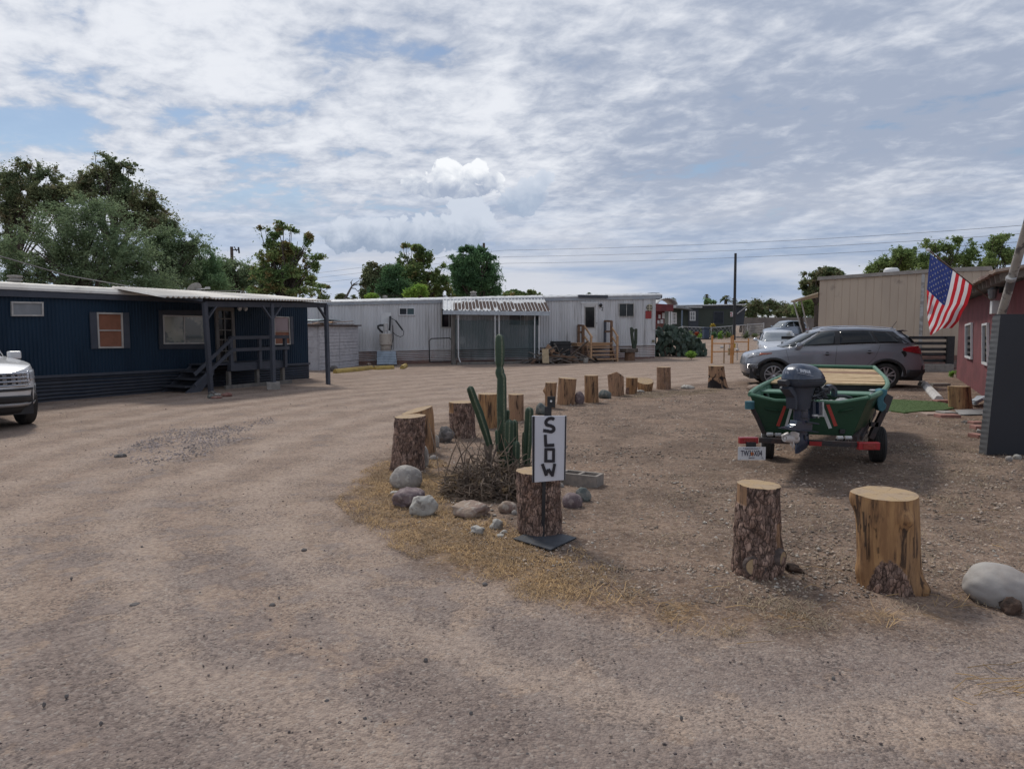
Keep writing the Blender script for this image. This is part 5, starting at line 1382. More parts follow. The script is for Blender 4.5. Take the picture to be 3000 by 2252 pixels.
stump(C7, 1085, 1515, 915, 1055, 1478, 266, 0, 'pale debarked log with a flared foot, rightmost in the foreground', res=2.2, seed=16, flare=.07, slant=(.03, .03), bulges=((.62, .82, .045, .22), (-1.45, .93, .03, .35), (1.3, .10, .045, .3), (-1.2, .2, .02, .3)), barkfn=lambda rel, t: 1.0 if t < .40 - .55 * (rel - .02) ** 2 + .05 * mnoise.noise((rel * 9, t * 12, 0)) else 0.0, charfn=lambda rel, t: .8 if (mnoise.noise((rel * 5.0, t * 2.0, 3)) > .42 and t > .35) else 0)
stump(C5, 402, 474, 566, 402, 474, 488, 0, 'small round log in front of the grey car front wheel', seed=17, flare=.0)
stump(C5, 1684, 1832, 738, 1672, 1812, 574, 0, 'squared block of debarked log beside the red building', seed=18, flare=.0, square=.22, slant=(0, -.03))

# ================================================================== ROCKS
def rock_mat(name, c1, c2, c3): return M(name, c1, .9, c2, scale=9, bump=1.0, bscale=34, col3=c3, scale3=16, lo3=.52, hi3=.64, bdist=.010, spec=.3)
rk = dict(grey=rock_mat('rock_grey', (.34, .31, .28), (.25, .23, .215), (.42, .39, .35)), purple=rock_mat('rock_purple', (.19, .145, .145), (.14, .105, .11), (.27, .22, .21)), white=rock_mat('rock_white', (.42, .40, .36), (.32, .30, .27), (.20, .18, .165)),
          tan=rock_mat('rock_tan', (.29, .22, .17), (.22, .155, .13), (.36, .31, .26)), green=rock_mat('rock_green', (.10, .115, .11), (.145, .155, .145), (.21, .20, .18)), dark=rock_mat('rock_dark', (.12, .11, .105), (.17, .15, .14), (.07, .065, .06)), red=rock_mat('rock_red', (.26, .13, .105), (.2, .1, .085), (.3, .2, .17)))
def rock(f, x0, x1, y0, y1, kind, label, ang=.12, seed=0, sub=4, name='rock', tilt=0.0, group='rocks around the log ring', sharp=False):
    sp = f(1, 0)[0] - f(0, 0)[0]
    xc = (x0 + x1) / 2; g = G(*f(xc, y1)); w = (x1 - x0) * sp * g.y / FPX / 2; d = w * .72
    c = g + Vector((g.x, g.y, 0)).normalized() * d * .75
    top = P(*f(xc, y0), c.y).z; gz = terr(c.x, c.y); h = max(.02, top - gz)
    emb = h * .22; rz = (h + emb) / 2; cz = gz - emb + rz
    bm = bmesh.new(); bmesh.ops.create_icosphere(bm, subdivisions=sub, radius=1)
    o = Vector((seed * 3.7, seed * 1.3, 0))
    planes = []
    r_ = random.Random(seed)
    if ang > .15:
        for k in range(11):
            v = Vector((r_.gauss(0, 1), r_.gauss(0, 1), r_.gauss(0, .8))).normalized(); planes.append((v, r_.uniform(.68, .92)))
    for v in bm.verts:
        p = v.co.copy()
        for n_, dd in planes:
            e = p.dot(n_) - dd
            if e > 0: p -= n_ * e
        k = 1 + ang * .9 * mnoise.noise(p * 1.2 + o) + ang * .35 * mnoise.noise(p * 3.3 + o) + (ang * .18 * mnoise.noise(p * 9 + o) if ang > .15 else .004 * mnoise.noise(p * 14))
        p = p * k
        p.z += tilt * p.x
        v.co = Vector((p.x * w, p.y * d, p.z * rz))
    me = bpy.data.meshes.new(name); bm.to_mesh(me); bm.free()
    me.polygons.foreach_set('use_smooth', [True] * len(me.polygons)); me.materials.append(rk[kind] if isinstance(kind, str) else kind)
    ob = bpy.data.objects.new(name, me); COL.objects.link(ob); ob.location = (c.x, c.y, cz); ob.rotation_euler.z = math.atan2(c.y, c.x) - math.pi / 2
    return tag(ob, label, 'rock', group)
for i, a in enumerate([
    (95, 308, 693, 850, 'grey', 'large smooth grey boulder in front of the leftmost bark log', .10), (100, 336, 836, 970, 'purple', 'rough flat purple rock below the large smooth boulder', .34),
    (225, 412, 884, 1030, 'white', 'pale angular rock right of the rough purple rock', .28), (430, 516, 815, 868, 'white', 'small white rock at the left of the dry shrub', .25),
    (470, 778, 920, 1038, 'tan', 'long low reddish tan rock in front of the dry shrub', .26), (795, 920, 922, 1005, 'tan', 'tan rock half hidden between the dry shrub and the signpost log', .14),
    (735, 833, 1037, 1116, 'white', 'lumpy white rock in the straw left of the signpost log', .28), (608, 715, 1080, 1146, 'white', 'small grey white wedge rock in the straw, left of the lumpy white rock', .34),
    (800, 860, 1110, 1145, 'white', 'tiny pale rock just below the lumpy white rock', .22), (780, 842, 1135, 1168, 'white', 'flat tiny white rock lowest by the signpost log', .2),
    (1208, 1344, 868, 975, 'purple', 'round purple rock right of the signpost log', .10), (1290, 1400, 832, 936, 'green', 'dark green grey rock against the cinder block', .16),
    (395, 512, 445, 548, 'dark', 'dark angular rock left of the second bark log', .3), (348, 408, 625, 664, 'grey', 'small flat grey rock beside the slanted orange log', .12),
    (296, 348, 565, 702, 'grey', 'grey rock wedged between the leftmost bark log and the slanted log', .15), (385, 415, 492, 580, 'white', 'slim white rock beside the dark angular rock', .2),
    (1035, 1112, 290, 368, 'green', 'pale grey green flat topped rock left of the signpost top', .22), (868, 926, 345, 398, 'grey', 'rounded pale rock between the tall cactus and the slim log', .1),
    (1288, 1356, 212, 298, 'purple', 'round purple grey rock between two upright debarked logs', .14), (1445, 1536, 197, 262, 'green', 'lumpy dark green rock left of the peaked log', .2),
    (1692, 1743, 203, 223, 'white', 'small oval white rock in front of the squat flared log', .08), (1978, 2066, 167, 200, 'white', 'pinkish white rock left of the charred log', .2),
    (1185, 1223, 806, 846, 'grey', 'small grey stone between the signpost log and the cinder block', .1), (93, 162, 857, 884, 'white', 'flat white stone under the large smooth boulder', .15), (880, 920, 980, 1018, 'grey', 'small grey stone at the left foot of the signpost log', .15)]):
    rock(C6, a[0], a[1], a[2], a[3], a[4], a[5], a[6], seed=i + 1, sub=4 if i < 14 else 3)
rock(C4, 1252, 1430, 1200, 1278, 'tan', 'long tan rock at the left of the green boat', .12, seed=40)
m_bould = M('boulder_pale', (.36, .335, .31), .8, (.30, .28, .265), scale=2.5, bump=.25, bscale=40, col3=(.27, .24, .22), scale3=3, lo3=.5, hi3=.7)
b_ = rock(C7, 1828, 2330, 712, 1012, m_bould, 'big pale peaked boulder at the lower right edge', .12, seed=51, sub=5)
for v in b_.data.vertices:
    if v.co.z > 0: v.co.x -= .30 * v.co.z; s = max(0, v.co.z / .2); v.co.x *= (1 - .25 * min(1, s * .6))
rock(C7, 2040, 2195, 935, 1052, M('bark_dark', (.035, .023, .018), .95, (.075, .045, .032), scale=14, bump=.8), 'dark broken bark chunk lying against the big pale boulder', .35, seed=52, name='bark_chunk')['category'] = 'bark'
rock(C7, 585, 712, 700, 770, MATS['bark_dark'], 'black ragged bark scrap right of the log with branch scars', .5, seed=53, name='bark_chunk')['category'] = 'bark'
for i, a in enumerate([(1345, 1388, 892, 922, 'green', 'rounded green grey rock at the foot of the left porch post', .08), (1368, 1438, 906, 924, 'red', 'flat reddish rock in front of the left porch post', .12), (1388, 1432, 888, 906, 'grey', 'small pale rock behind the flat reddish rock', .1), (1432, 1505, 882, 912, 'red', 'long pinkish rock right of the left porch post', .2), (1350, 1400, 872, 900, 'dark', 'dark rock directly under the left porch post', .1)]):
    rock(C1, a[0], a[1], a[2], a[3], a[4], a[5], a[6], seed=60 + i, sub=3, group='rocks at the porch post')
rock(C1, 2138, 2190, 708, 745, 'dark', 'dark round pot like stone beside the whitewashed shed', .1, seed=70, sub=3, group='rocks by the shed')
rock(C2, 825, 880, 962, 1002, 'tan', 'pale chunk of rubble below the water heater', .3, seed=71, sub=3, group='rocks by the shed')
rock(C2, 790, 850, 945, 975, 'dark', 'black lump of debris left of the pale rubble chunk', .3, seed=72, sub=3, group='rocks by the shed')
rock(C1, 1130 + 0, 1190, 905, 925, 'dark', 'flat dark stone in the dirt in front of the blue home', .2, seed=73, sub=3, group='rocks by the shed') if False else None
rock(CR, 940, 985, 1622, 1665, 'grey', 'pale grey stone at the foot of the charcoal screen', .15, seed=74, sub=3, group='stones under the screen')
rock(CR, 990, 1045, 1612, 1655, 'white', 'rounded whitish stone at the foot of the charcoal screen', .15, seed=75, sub=3, group='stones under the screen')
rock(DD, 1975, 1992, 993, 1002, 'grey', 'small grey stone left of those under the charcoal screen', .15, seed=76, sub=3, group='stones under the screen') if False else None
# dark loose clods on the road in the foreground
r_ = random.Random(44)
for k in range(26):
    x, y = r_.uniform(60, 2150), r_.uniform(1180, 1640)
    if x > 850 and y < 1400: continue
    w = r_.uniform(5, 12)
    rock(DD, x, x + w, y - w * .55, y, 'dark', 'small dark clod lying loose on the foreground road', .3, seed=100 + k, sub=2, name='clod', group='dark clods on the road')['category'] = 'clod'
for (x, y, w, wh) in ((280, 1310, 24, 'left of the road bend in the foreground'), (650, 1190, 14, 'just left of the straw patch'), (580, 1310, 16, 'in the middle of the near road'), (1040, 1265, 14, 'at the lower edge of the straw'), (245, 990, 30, 'far left before the blue home'), (700, 1520, 12, 'nearest the bottom edge')):
    rock(DD, x, x + w, y - w * .35, y, 'dark', 'larger flat dark clod ' + wh, .3, seed=int(x), sub=2, name='clod', group='dark clods on the road')['category'] = 'clod'

# ================================================================== CACTUS CLUMP
m_cac = M('cactus_green', (.030, .060, .030), .6, (.021, .045, .024), scale=9, stretch=(1, 1, .5), bump=.15, bscale=90, col3=(.085, .10, .06), scale3=5, lo3=.6, hi3=.75)
m_rib = M('cactus_rib', (.15, .17, .11), .8, (.085, .10, .06), scale=60, bump=.4)
def stem(pts, rads, ribs, parent, name='stem', rot=0.0, cuts=()):
    mb = MB(); n = ribs * 8
    P_ = [Vector(p) for p in pts]
    # resample
    L = [0]
    for i in range(1, len(P_)): L.append(L[-1] + (P_[i] - P_[i - 1]).length)
    N = max(14, int(L[-1] / .018)); vs = []; prev = None
    def at(d):
        for i in range(1, len(L)):
            if d <= L[i] or i == len(L) - 1:
                t = (d - L[i - 1]) / (L[i] - L[i - 1] + 1e-9); return P_[i - 1].lerp(P_[i], t), rads[i - 1] * (1 - t) + rads[i] * t
    for j in range(N + 1):
        d = L[-1] * j / N; p, r = at(d); p2, _ = at(min(L[-1], d + .01)); p1, _ = at(max(0, d - .01)); ax = (p2 - p1).normalized()
        x = ax.cross(Vector((0, 1, 0))) if prev is None else prev - ax * prev.dot(ax); x.normalize(); prev = x; y = ax.cross(x)
        e = (L[-1] - d) / (r * 1.1); cap = math.sqrt(max(0.0, 1 - (1 - min(1, e)) ** 2)) if e < 1 else 1
        cap = max(cap, .05)
        for c_ in cuts: cap *= 1 - .28 * math.exp(-((d - c_) / .025) ** 2)
        wob = 1 + .05 * mnoise.noise((d * 9, rot, 0))
        for k in range(n):
            th = 2 * math.pi * k / n; ph = abs(math.cos(th * ribs / 2))
            rr = r * cap * wob * (.70 + .34 * ph ** 1.6)
            vs.append(p + (x * math.cos(th + rot) + y * math.sin(th + rot)) * rr)
    b = len(mb.v); mb.v.extend([tuple(v) for v in vs])
    for j in range(N):
        for k in range(n):
            mb.f.append((j * n + k, j * n + (k + 1) % n, (j + 1) * n + (k + 1) % n, (j + 1) * n + k)); mb.m.append(1 if (k % 8) in (0, 7) and True else 0)
    mb.f.append(tuple(N * n + k for k in range(n))); mb.m.append(0)
    return mb.build(name, [m_cac, m_rib], parent, smooth=True, angle=180)
YC = 7.15
ca = thing('columnar_cactus', 'clump of ribbed green column cactus with one tall stem behind the dry shrub', 'cactus', Vector((P(1470, 1400, YC).x, YC, 0)))
c6 = lambda x, y, Y=YC: P(*C6(x, y), Y)
px = lambda w: w / 2.212 / FPX * YC / 2
stem([c6(835, 700), c6(822, 560), c6(818, 300), c6(818, 122), c6(806, 100), c6(806, -60), c6(803, -160)], [px(70), px(66), px(66), px(64), px(62), px(66), px(54)], 4, ca, rot=.5, cuts=(.0, 1.02))
stem([c6(748, 590, 7.1), c6(715, 480, 7.1), c6(672, 350, 7.08), c6(640, 270, 7.05), c6(608, 178, 7.0)], [px(38), px(50), px(52), px(50), px(44)], 4, ca, rot=.2)
stem([c6(860, 700, 7.0), c6(866, 560, 7.0), c6(870, 392, 7.0)], [px(54), px(60), px(56)], 5, ca, rot=.3)
stem([c6(905, 690, 7.2), c6(903, 540, 7.2), c6(902, 395, 7.2)], [px(40), px(46), px(42)], 5, ca, rot=.9)
stem([c6(914, 700, 6.95), c6(914, 600, 6.95), c6(915, 530, 6.95)], [px(46), px(52), px(46)], 5, ca, rot=.1)
stem([c6(975, 700, 7.2), c6(985, 520, 7.2), c6(996, 312, 7.2)], [px(50), px(60), px(58)], 5, ca, rot=.6)
stem([c6(965, 690, 7.3), c6(962, 560, 7.3), c6(965, 470, 7.3)], [px(26), px(28), px(26)], 4, ca, rot=.2)
stem([c6(852, 420, 7.25), c6(858, 330, 7.25)], [px(30), px(34)], 4, ca, rot=.7)
stem([c6(790, 600, 7.0), c6(784, 460, 7.0)], [px(24), px(26)], 4, ca, rot=.7)
m_dead = M('dead_stem', (.17, .13, .10), .9, (.11, .08, .065), scale=9, bump=.5)
MB().tube([c6(735, 700, 6.95), c6(722, 620, 6.95), c6(705, 545, 6.95)], [px(26), px(22), px(14)], 7).build('dead_stem', m_dead, ca, smooth=True)
MB().tube([c6(745, 690, 6.9), c6(770, 620, 6.9), c6(792, 555, 6.9)], [px(16), px(15), px(10)], 6).build('dead_stem', m_dead, ca, smooth=True)
MB().tube([c6(740, 700, 7.0), c6(742, 640, 7.0), c6(746, 560, 7.05)], [px(30), px(26), px(22)], 6).build('dead_stem', m_dead, ca, smooth=True)

# dry shrub: a dome of tangled dead stems
def dry_shrub():
    r_ = random.Random(9); mb = MB()
    g = G(*C6(770, 945)); Yc = g.y + .45; cx = P(*C6(790, 900), Yc).x
    W = .78; H = .62
    for k in range(2600):
        a = r_.uniform(0, 6.283); el = r_.random() ** .6
        rr = math.sqrt(r_.random()) * .9
        bx, by = math.cos(a) * rr * W * .75, math.sin(a) * rr * .42
        top = H * (1 - rr * rr * .75) * r_.uniform(.25, 1.0)
        # lower towards the right where the log stands
        p = Vector((cx + bx, Yc + by, top * r_.uniform(.0, .75)))
        d = Vector((bx * .6 + r_.gauss(0, .35), by * .6 + r_.gauss(0, .35), r_.gauss(.2, .4))).normalized()
        ln = r_.uniform(.08, .19); pts = [p]
        for s in range(4):
            d = (d + Vector((r_.gauss(0, .45), r_.gauss(0, .45), r_.gauss(-.08, .4)))).normalized()
            q = pts[-1] + d * ln / 4
            q.z = max(.005, q.z); pts.append(q)
        t = r_.uniform(.003, .0075)
        mb.tube(pts, [t, t, t * .9, t * .7, t * .35], 4, cap=False)
    for k in range(16):
        a = r_.uniform(-.9, .9); x = r_.uniform(-.6, .5); p = Vector((cx + x, Yc + r_.uniform(-.2, .2), .15)); d = Vector((a * .5, r_.gauss(0, .2), 1)).normalized()
        mb.tube([p, p + d * .25, p + d * r_.uniform(.4, .62) + Vector((a * .1, 0, 0))], [.006, .006, .003], 4)
    mt = M('dry_twigs', (.20, .15, .11), .9, (.12, .09, .07), scale=6, bump=0, island=.45, col3=(.27, .19, .11), scale3=5, lo3=.56, hi3=.64)
    tag(mb.build('dry_shrub', mt, fix=False), 'tangled low dome of dead brown stems at the foot of the column cactus', 'shrub')
dry_shrub()

# ================================================================== SLOW SIGN
def slow_sign():
    g = G(1594, 1584); Y = g.y + .02
    f = lambda x, y, o=0.0: P(*C6(x, y), Y - o)
    root = thing('slow_sign', 'hand painted white SLOW sign with black side stripes on a black post', 'sign', Vector((g.x, Y + .03, .01)))
    MB().beam(Vector((g.x - .01, Y + .02, .0)), f(1106, 360) + Vector((0, .02, 0)), .026, .034, up=(0, 1, 0)).build('post', m_black, root)
    MB().beam(f(1117, 380, -.01), f(1119, 312, -.01), .014, .054, up=(1, 0, 0)).build('bracket', m_black, root)
    m = MB(); m.beam(f(1139, 316, -.01), f(1139, 246, -.01), .012, .060, up=(1, 0, 0)); bo = m.build('bracket', m_black, root)
    MB().lathe([(.009, 0), (.009, .004), (.0, .005)], f(1138, 276, -.0), (0, -1, 0), 10).build('bolt', m_white, bo)
    m_board = M('sign_white', (.56, .56, .60), .45, (.53, .53, .57), scale=3, bump=.04, spec=.3)
    m_ink = M('sign_black', (.010, .008, .014), .5, (.014, .012, .018), bump=.05)
    tl, tr, br, bl = f(1014, 372), f(1239, 370), f(1232, 786), f(1016, 804)
    MB().prism([bl, br, tr, tl], (0, .014, 0)).build('board', m_board, root, bevel=.002)
    def quad(pts, name='stripe'):
        m = MB(); m.prism([f(x, y, .0035) for x, y in pts], (0, .003, 0)); return m
    quad([(1016, 376), (1032, 376), (1030, 802), (1017, 803)]).build('stripe', m_ink, root)
    quad([(1229, 372), (1238, 371), (1231, 785), (1222, 786)]).build('stripe', m_ink, root)
    s = lambda x, y: ((x / 4.916 + 1300 - 1100) * 2.212, (y / 4.916 + 1150 - 1050) * 2.212)
    cnt = [0]
    def stroke(pts, w, nm):
        cnt[0] += 1; m = MB(); P2 = [Vector(p + (0,)) for p in pts]; L_, R_ = [], []
        for i, p in enumerate(P2):
            a = P2[max(0, i - 1)]; b = P2[min(len(P2) - 1, i + 1)]
            d1 = (p - a).normalized() if i else None; d2 = (b - p).normalized() if i < len(P2) - 1 else None
            d = (d1 + d2).normalized() if d1 and d2 else (d1 or d2)
            n = Vector((-d.y, d.x, 0)); k = 1 / max(.5, (n.dot(Vector((-(d2 or d1).y, (d2 or d1).x, 0)))))
            ww = w * (1 + .08 * math.sin(i * 2.3)) / 2 * min(k, 1.5); L_.append(p + n * ww); R_.append(p - n * ww)
        for i in range(len(P2) - 1):
            q = [L_[i], L_[i + 1], R_[i + 1], R_[i]]
            m.prism([f(*s(a.x, a.y), .004 + cnt[0] * .0005) for a in q], (0, .0035, 0))
        m.build(nm, m_ink, root, fix=True)
    def curve(pts, n=5):
        out = []
        for i in range(len(pts) - 1):
            p0 = pts[max(0, i - 1)]; p1 = pts[i]; p2 = pts[i + 1]; p3 = pts[min(len(pts) - 1, i + 2)]
            for k in range(n):
                t = k / n; out.append(tuple(.5 * ((2 * p1[a]) + (-p0[a] + p2[a]) * t + (2 * p0[a] - 5 * p1[a] + 4 * p2[a] - p3[a]) * t * t + (-p0[a] + 3 * p1[a] - 3 * p2[a] + p3[a]) * t ** 3) for a in (0, 1)))
        return out + [pts[-1]]
    stroke(curve([(1590, 388), (1560, 370), (1505, 380), (1472, 420), (1485, 462), (1535, 475), (1580, 500), (1582, 540), (1545, 562), (1490, 552), (1432, 545)]), 47, 'letter_s')
    stroke([(1462, 605), (1470, 775)], 42, 'letter_l'); stroke([(1455, 762), (1592, 755)], 46, 'letter_l')
    stroke([(1450, 815), (1600, 815)], 38, 'letter_o'); stroke([(1470, 812), (1470, 1002)], 44, 'letter_o'); stroke([(1583, 812), (1580, 1000)], 40, 'letter_o'); stroke([(1452, 985), (1598, 985)], 38, 'letter_o')
    stroke([(1420, 1025), (1480, 1195)], 44, 'letter_w'); stroke([(1465, 1185), (1508, 1105)], 40, 'letter_w'); stroke([(1506, 1100), (1572, 1200)], 42, 'letter_w'); stroke([(1562, 1205), (1600, 1022)], 40, 'letter_w')
    # diamond base plate
    q = [G(*C6(x, y)) for x, y in ((892, 1188), (960, 1162), (1215, 1160), (1303, 1182), (1135, 1262))]
    MB().prism([Vector((p.x, p.y, .022)) for p in q], (0, 0, .008)).build('base_plate', M('base_plate_paint', (.03, .034, .042), .6, (.045, .05, .06), scale=6, bump=.2, col3=(.08, .07, .06), scale3=7, lo3=.6, hi3=.75), root)
slow_sign()
def cinder():
    A_, B_ = G(*C6(1190, 822)), G(*C6(1433, 850)); d = (B_ - A_).normalized(); n = Vector((-d.y, d.x, 0)); L = (B_ - A_).length
    if n.y < 0: n = -n
    h = .135; W = .20; t = .03
    mb = MB()
    def bx(a0, a1, o0, o1): mb.hexa([A_ + d * a + n * o + Vector((0, 0, z)) for z in (0, h) for a, o in ((a0, o0), (a1, o0), (a1, o1), (a0, o1))])
    bx(0, L, 0, t); bx(0, L, W - t, W); bx(0, t, t, W - t); bx(L - t, L, t, W - t); bx(L / 2 - t / 2, L / 2 + t / 2, t, W - t)
    tag(mb.build('cinder_block', M('cinder', (.27, .235, .205), .95, (.21, .185, .165), scale=14, bump=.9, bscale=120, bdist=.004)), 'two hole grey cinder block lying behind the round purple rock', 'cinder block')
cinder()

# ================================================================== YELLOW PIPE RAIL AND GAS METER
def gas():
    Y = 31.7; g = terr(0, Y); f = lambda x, y, Yy=Y: P(*C4(x, y), Yy)
    m_or = M('orange_pipe', (.52, .24, .075), .6, (.46, .21, .07), scale=4, bump=.1)
    root = thing('pipe_barrier', 'orange painted pipe barrier around a gas meter on the lane', 'barrier', Vector((f(1080, 950).x, Y, g)))
    for x, y0, y1, r in ((873, 672, 970, .045), (1080, 680, 945, .032), (1100, 670, 965, .038), (1265, 705, 920, .034), (1003, 765, 965, .03)):
        Yy = Y if y1 > 940 else Y + .9; p = f(x, y0, Yy)
        MB().tube([Vector((p.x, Yy, g - .05)), p], r, 10).build('post', m_or if x != 1003 else M('faded_pipe', (.33, .22, .13), .7), root, smooth=True)
    for (xa, ya), (xb, yb) in (((873, 760), (1100, 760)), ((1100, 742), (1265, 742)), ((873, 850), (1045, 845)), ((1100, 850), (1265, 845))):
        MB().tube([f(xa, ya), f(xb, yb, Y + (.9 if xb > 1200 else 0))], .024, 8).build('rail', m_or, root, smooth=True)
    mt = thing('gas_meter', 'tan gas meter with grey piping inside the orange barrier', 'gas meter', Vector((f(1085, 850).x, Y + .3, g)))
    a, b = f(1050, 885, Y + .3), f(1108, 808, Y + .3)
    MB().box(((a.x + b.x) / 2, Y + .35, (a.z + b.z) / 2), (b.x - a.x, .25, b.z - a.z)).build('meter_body', M('meter_tan', (.30, .225, .13), .6), mt, bevel=.03)
    a, b = f(1100, 808, Y + .3), f(1126, 756, Y + .3); MB().box(((a.x + b.x) / 2, Y + .35, (a.z + b.z) / 2), (b.x - a.x, .1, b.z - a.z)).build('meter_dial', M('meter_yellow', (.55, .36, .05), .6), mt, bevel=.01)
    MB().tube([f(960, 800), f(990, 800)], .05, 8).tube([f(1125, 752, Y + .4), f(1142, 760, Y + .4), f(1142, 940, Y + .4)], .022, 8).tube([f(1060, 808, Y + .3), f(1060, 752, Y + .3), f(1030, 752, Y + .3)], .022, 8).lathe([(.03, 0), (.07, .03), (.07, .1), (.03, .13)], f(1142, 845, Y + .4), n=10).build('piping', m_galv, mt, smooth=True)
gas()

# ================================================================== THINGS BY THE RED BUILDING
def pbox(f, x0, x1, y0, y1, hgt, dep, mt, name, label, cat, group=None, rz=0.0, bevel=.006):
    g = G(*f((x0 + x1) / 2, y1)); sp = f(1, 0)[0] - f(0, 0)[0]; w = (x1 - x0) * sp * g.y / FPX
    c = g + Vector((g.x, g.y, 0)).normalized() * dep / 2
    o = MB().box((c.x, c.y, terr(c.x, c.y) + hgt / 2), (w, dep, hgt), rz=rz).build(name, mt, bevel=bevel)
    return tag(o, label, cat, group)
m_brick = M('pink_brick', (.32, .16, .13), .9, (.26, .13, .105), scale=9, bump=.5, col3=(.38, .27, .23), scale3=8, lo3=.58, hi3=.7)
m_paver = M('pale_paver', (.36, .27, .22), .9, (.30, .22, .18), scale=8, bump=.4)
pbox(C5, 1568, 1670, 662, 693, .07, .2, m_brick, 'brick', 'pink brick at the near end of the white parking stop', 'brick', 'bricks by the red building')
pbox(C5, 1480, 1602, 757, 786, .05, .3, m_paver, 'paver', 'flat pinkish paver at the edge of the green turf, leftmost of three', 'paver', 'pavers at the turf edge')
pbox(C5, 1606, 1702, 750, 774, .05, .3, m_conc, 'paver', 'grey white paver between turf and corrugated mat', 'paver', 'pavers at the turf edge')
pbox(C5, 1584, 1732, 778, 802, .07, .22, m_brick, 'paver', 'thick brown paver lying nearest the camera at the turf', 'paver', 'pavers at the turf edge')
pbox(C5, 1822, 1902, 822, 845, .05, .15, m_brick, 'brick', 'topmost loose pink brick at the left edge of the charcoal screen', 'brick', 'bricks by the red building', rz=.1)
pbox(C5, 1842, 1902, 850, 886, .07, .2, m_brick, 'brick', 'second loose pink brick beside the charcoal screen', 'brick', 'bricks by the red building', rz=-.1)
pbox(C5, 1838, 1906, 916, 950, .07, .2, m_brick, 'brick', 'lowest loose pink brick beside the charcoal screen', 'brick', 'bricks by the red building', rz=.2)
pbox(C5, 1545, 1672, 545, 572, .09, .16, m_conc, 'kerb_block', 'short grey concrete curb right of the far end of the parking stop', 'kerb')
pbox(C5, 1600, 1680, 582, 600, .05, .16, m_paver, 'paver', 'pale paver between curb and squared log', 'paver', 'pavers at the turf edge')
rock(C5, 1762, 1828, 814, 836, 'dark', 'dark rubble stone left of the topmost loose brick', .3, seed=81, sub=3, group='rubble by the screen')
rock(C5, 1868, 1905, 874, 912, 'white', 'white chalky rubble between the loose bricks', .3, seed=82, sub=3, group='rubble by the screen')
rock(CR, 325, 385, 1098, 1140, 'white', 'broken white concrete lump at the far end of the parking stop', .3, seed=83, sub=3, group='rubble by the screen')
def parking_stop():
    A_, B_ = G(*C5(1470, 570)), G(*C5(1562, 678)); d = (B_ - A_); L = d.length; d.normalize(); n = Vector((d.y, -d.x, 0))
    if n.x < 0: n = -n
    pr = [(0, 0), (.0, .05), (.05, .13), (.15, .13), (.20, .05), (.20, 0)]
    for a, b, lab in ((0, L * .62, 'far piece of the white concrete parking stop behind the car'), (L * .63, L, 'near piece of the white concrete parking stop by the turf')):
        mb = MB(); mb.prism([A_ + d * a + n * o + Vector((0, 0, h)) for o, h in pr], d * (b - a))
        tag(mb.build('parking_stop', M('white_concrete', (.52, .50, .48), .85, (.44, .42, .40), scale=5, bump=.3), bevel=.01), lab, 'parking stop', 'white parking stop pieces')
parking_stop()
def turf():
    q = [G(*C5(x, y)) for x, y in ((1040, 735), (1100, 690), (1200, 672), (1330, 676), (1470, 683), (1600, 690), (1690, 712), (1705, 738), (1620, 752), (1500, 755), (1430, 762), (1350, 770), (1260, 757), (1180, 740), (1100, 745))]
    o = MB().prism([Vector((p.x, p.y, .012)) for p in q], (0, 0, .025)).build('turf_mat', m_turf)
    tag(o, 'curved mat of bright green artificial turf beside the boat', 'turf mat')
    make_grass('turf_pile', 'short green plastic blades of the turf mat', [q], 5200, .035, m_turf, 31, .3, -2)
turf()
def mats():
    q = [G(*C5(x, y)) for x, y in ((1715, 752), (1915, 740), (1918, 782), (1745, 786))]
    mb = MB(); mb.grid(lambda u, v: (q[0].lerp(q[1], u)).lerp(q[3].lerp(q[2], u), v) + Vector((0, 0, .03 + .012 * math.sin(u * 32 * 6.283))), 192, 2)
    tag(mb.build('corrugated_mat', m_galv, smooth=True), 'grey corrugated sheet lying flat beside the squared log', 'metal sheet')
    for k, (a, b, w) in enumerate((((1840, 715), (1905, 640), .16), ((1850, 722), (1918, 665), .14), ((1842, 728), (1915, 700), .12))):
        p = G(*C5(*a)); r = P(*C5(*b), p.y + .5); r.z = max(r.z, .1 + .05 * k)
        tag(MB().beam(p + Vector((0, 0, .05 + .05 * k)), r, w, .02).build('painted_board', M('pale_blue_board', (.38, .43, .47), .7, (.30, .33, .36), scale=5)), ('longest', 'middle', 'lowest')[k] + ' pale blue flaking board at the foot of the red wall', 'board', 'pale blue boards by the red wall')
mats()
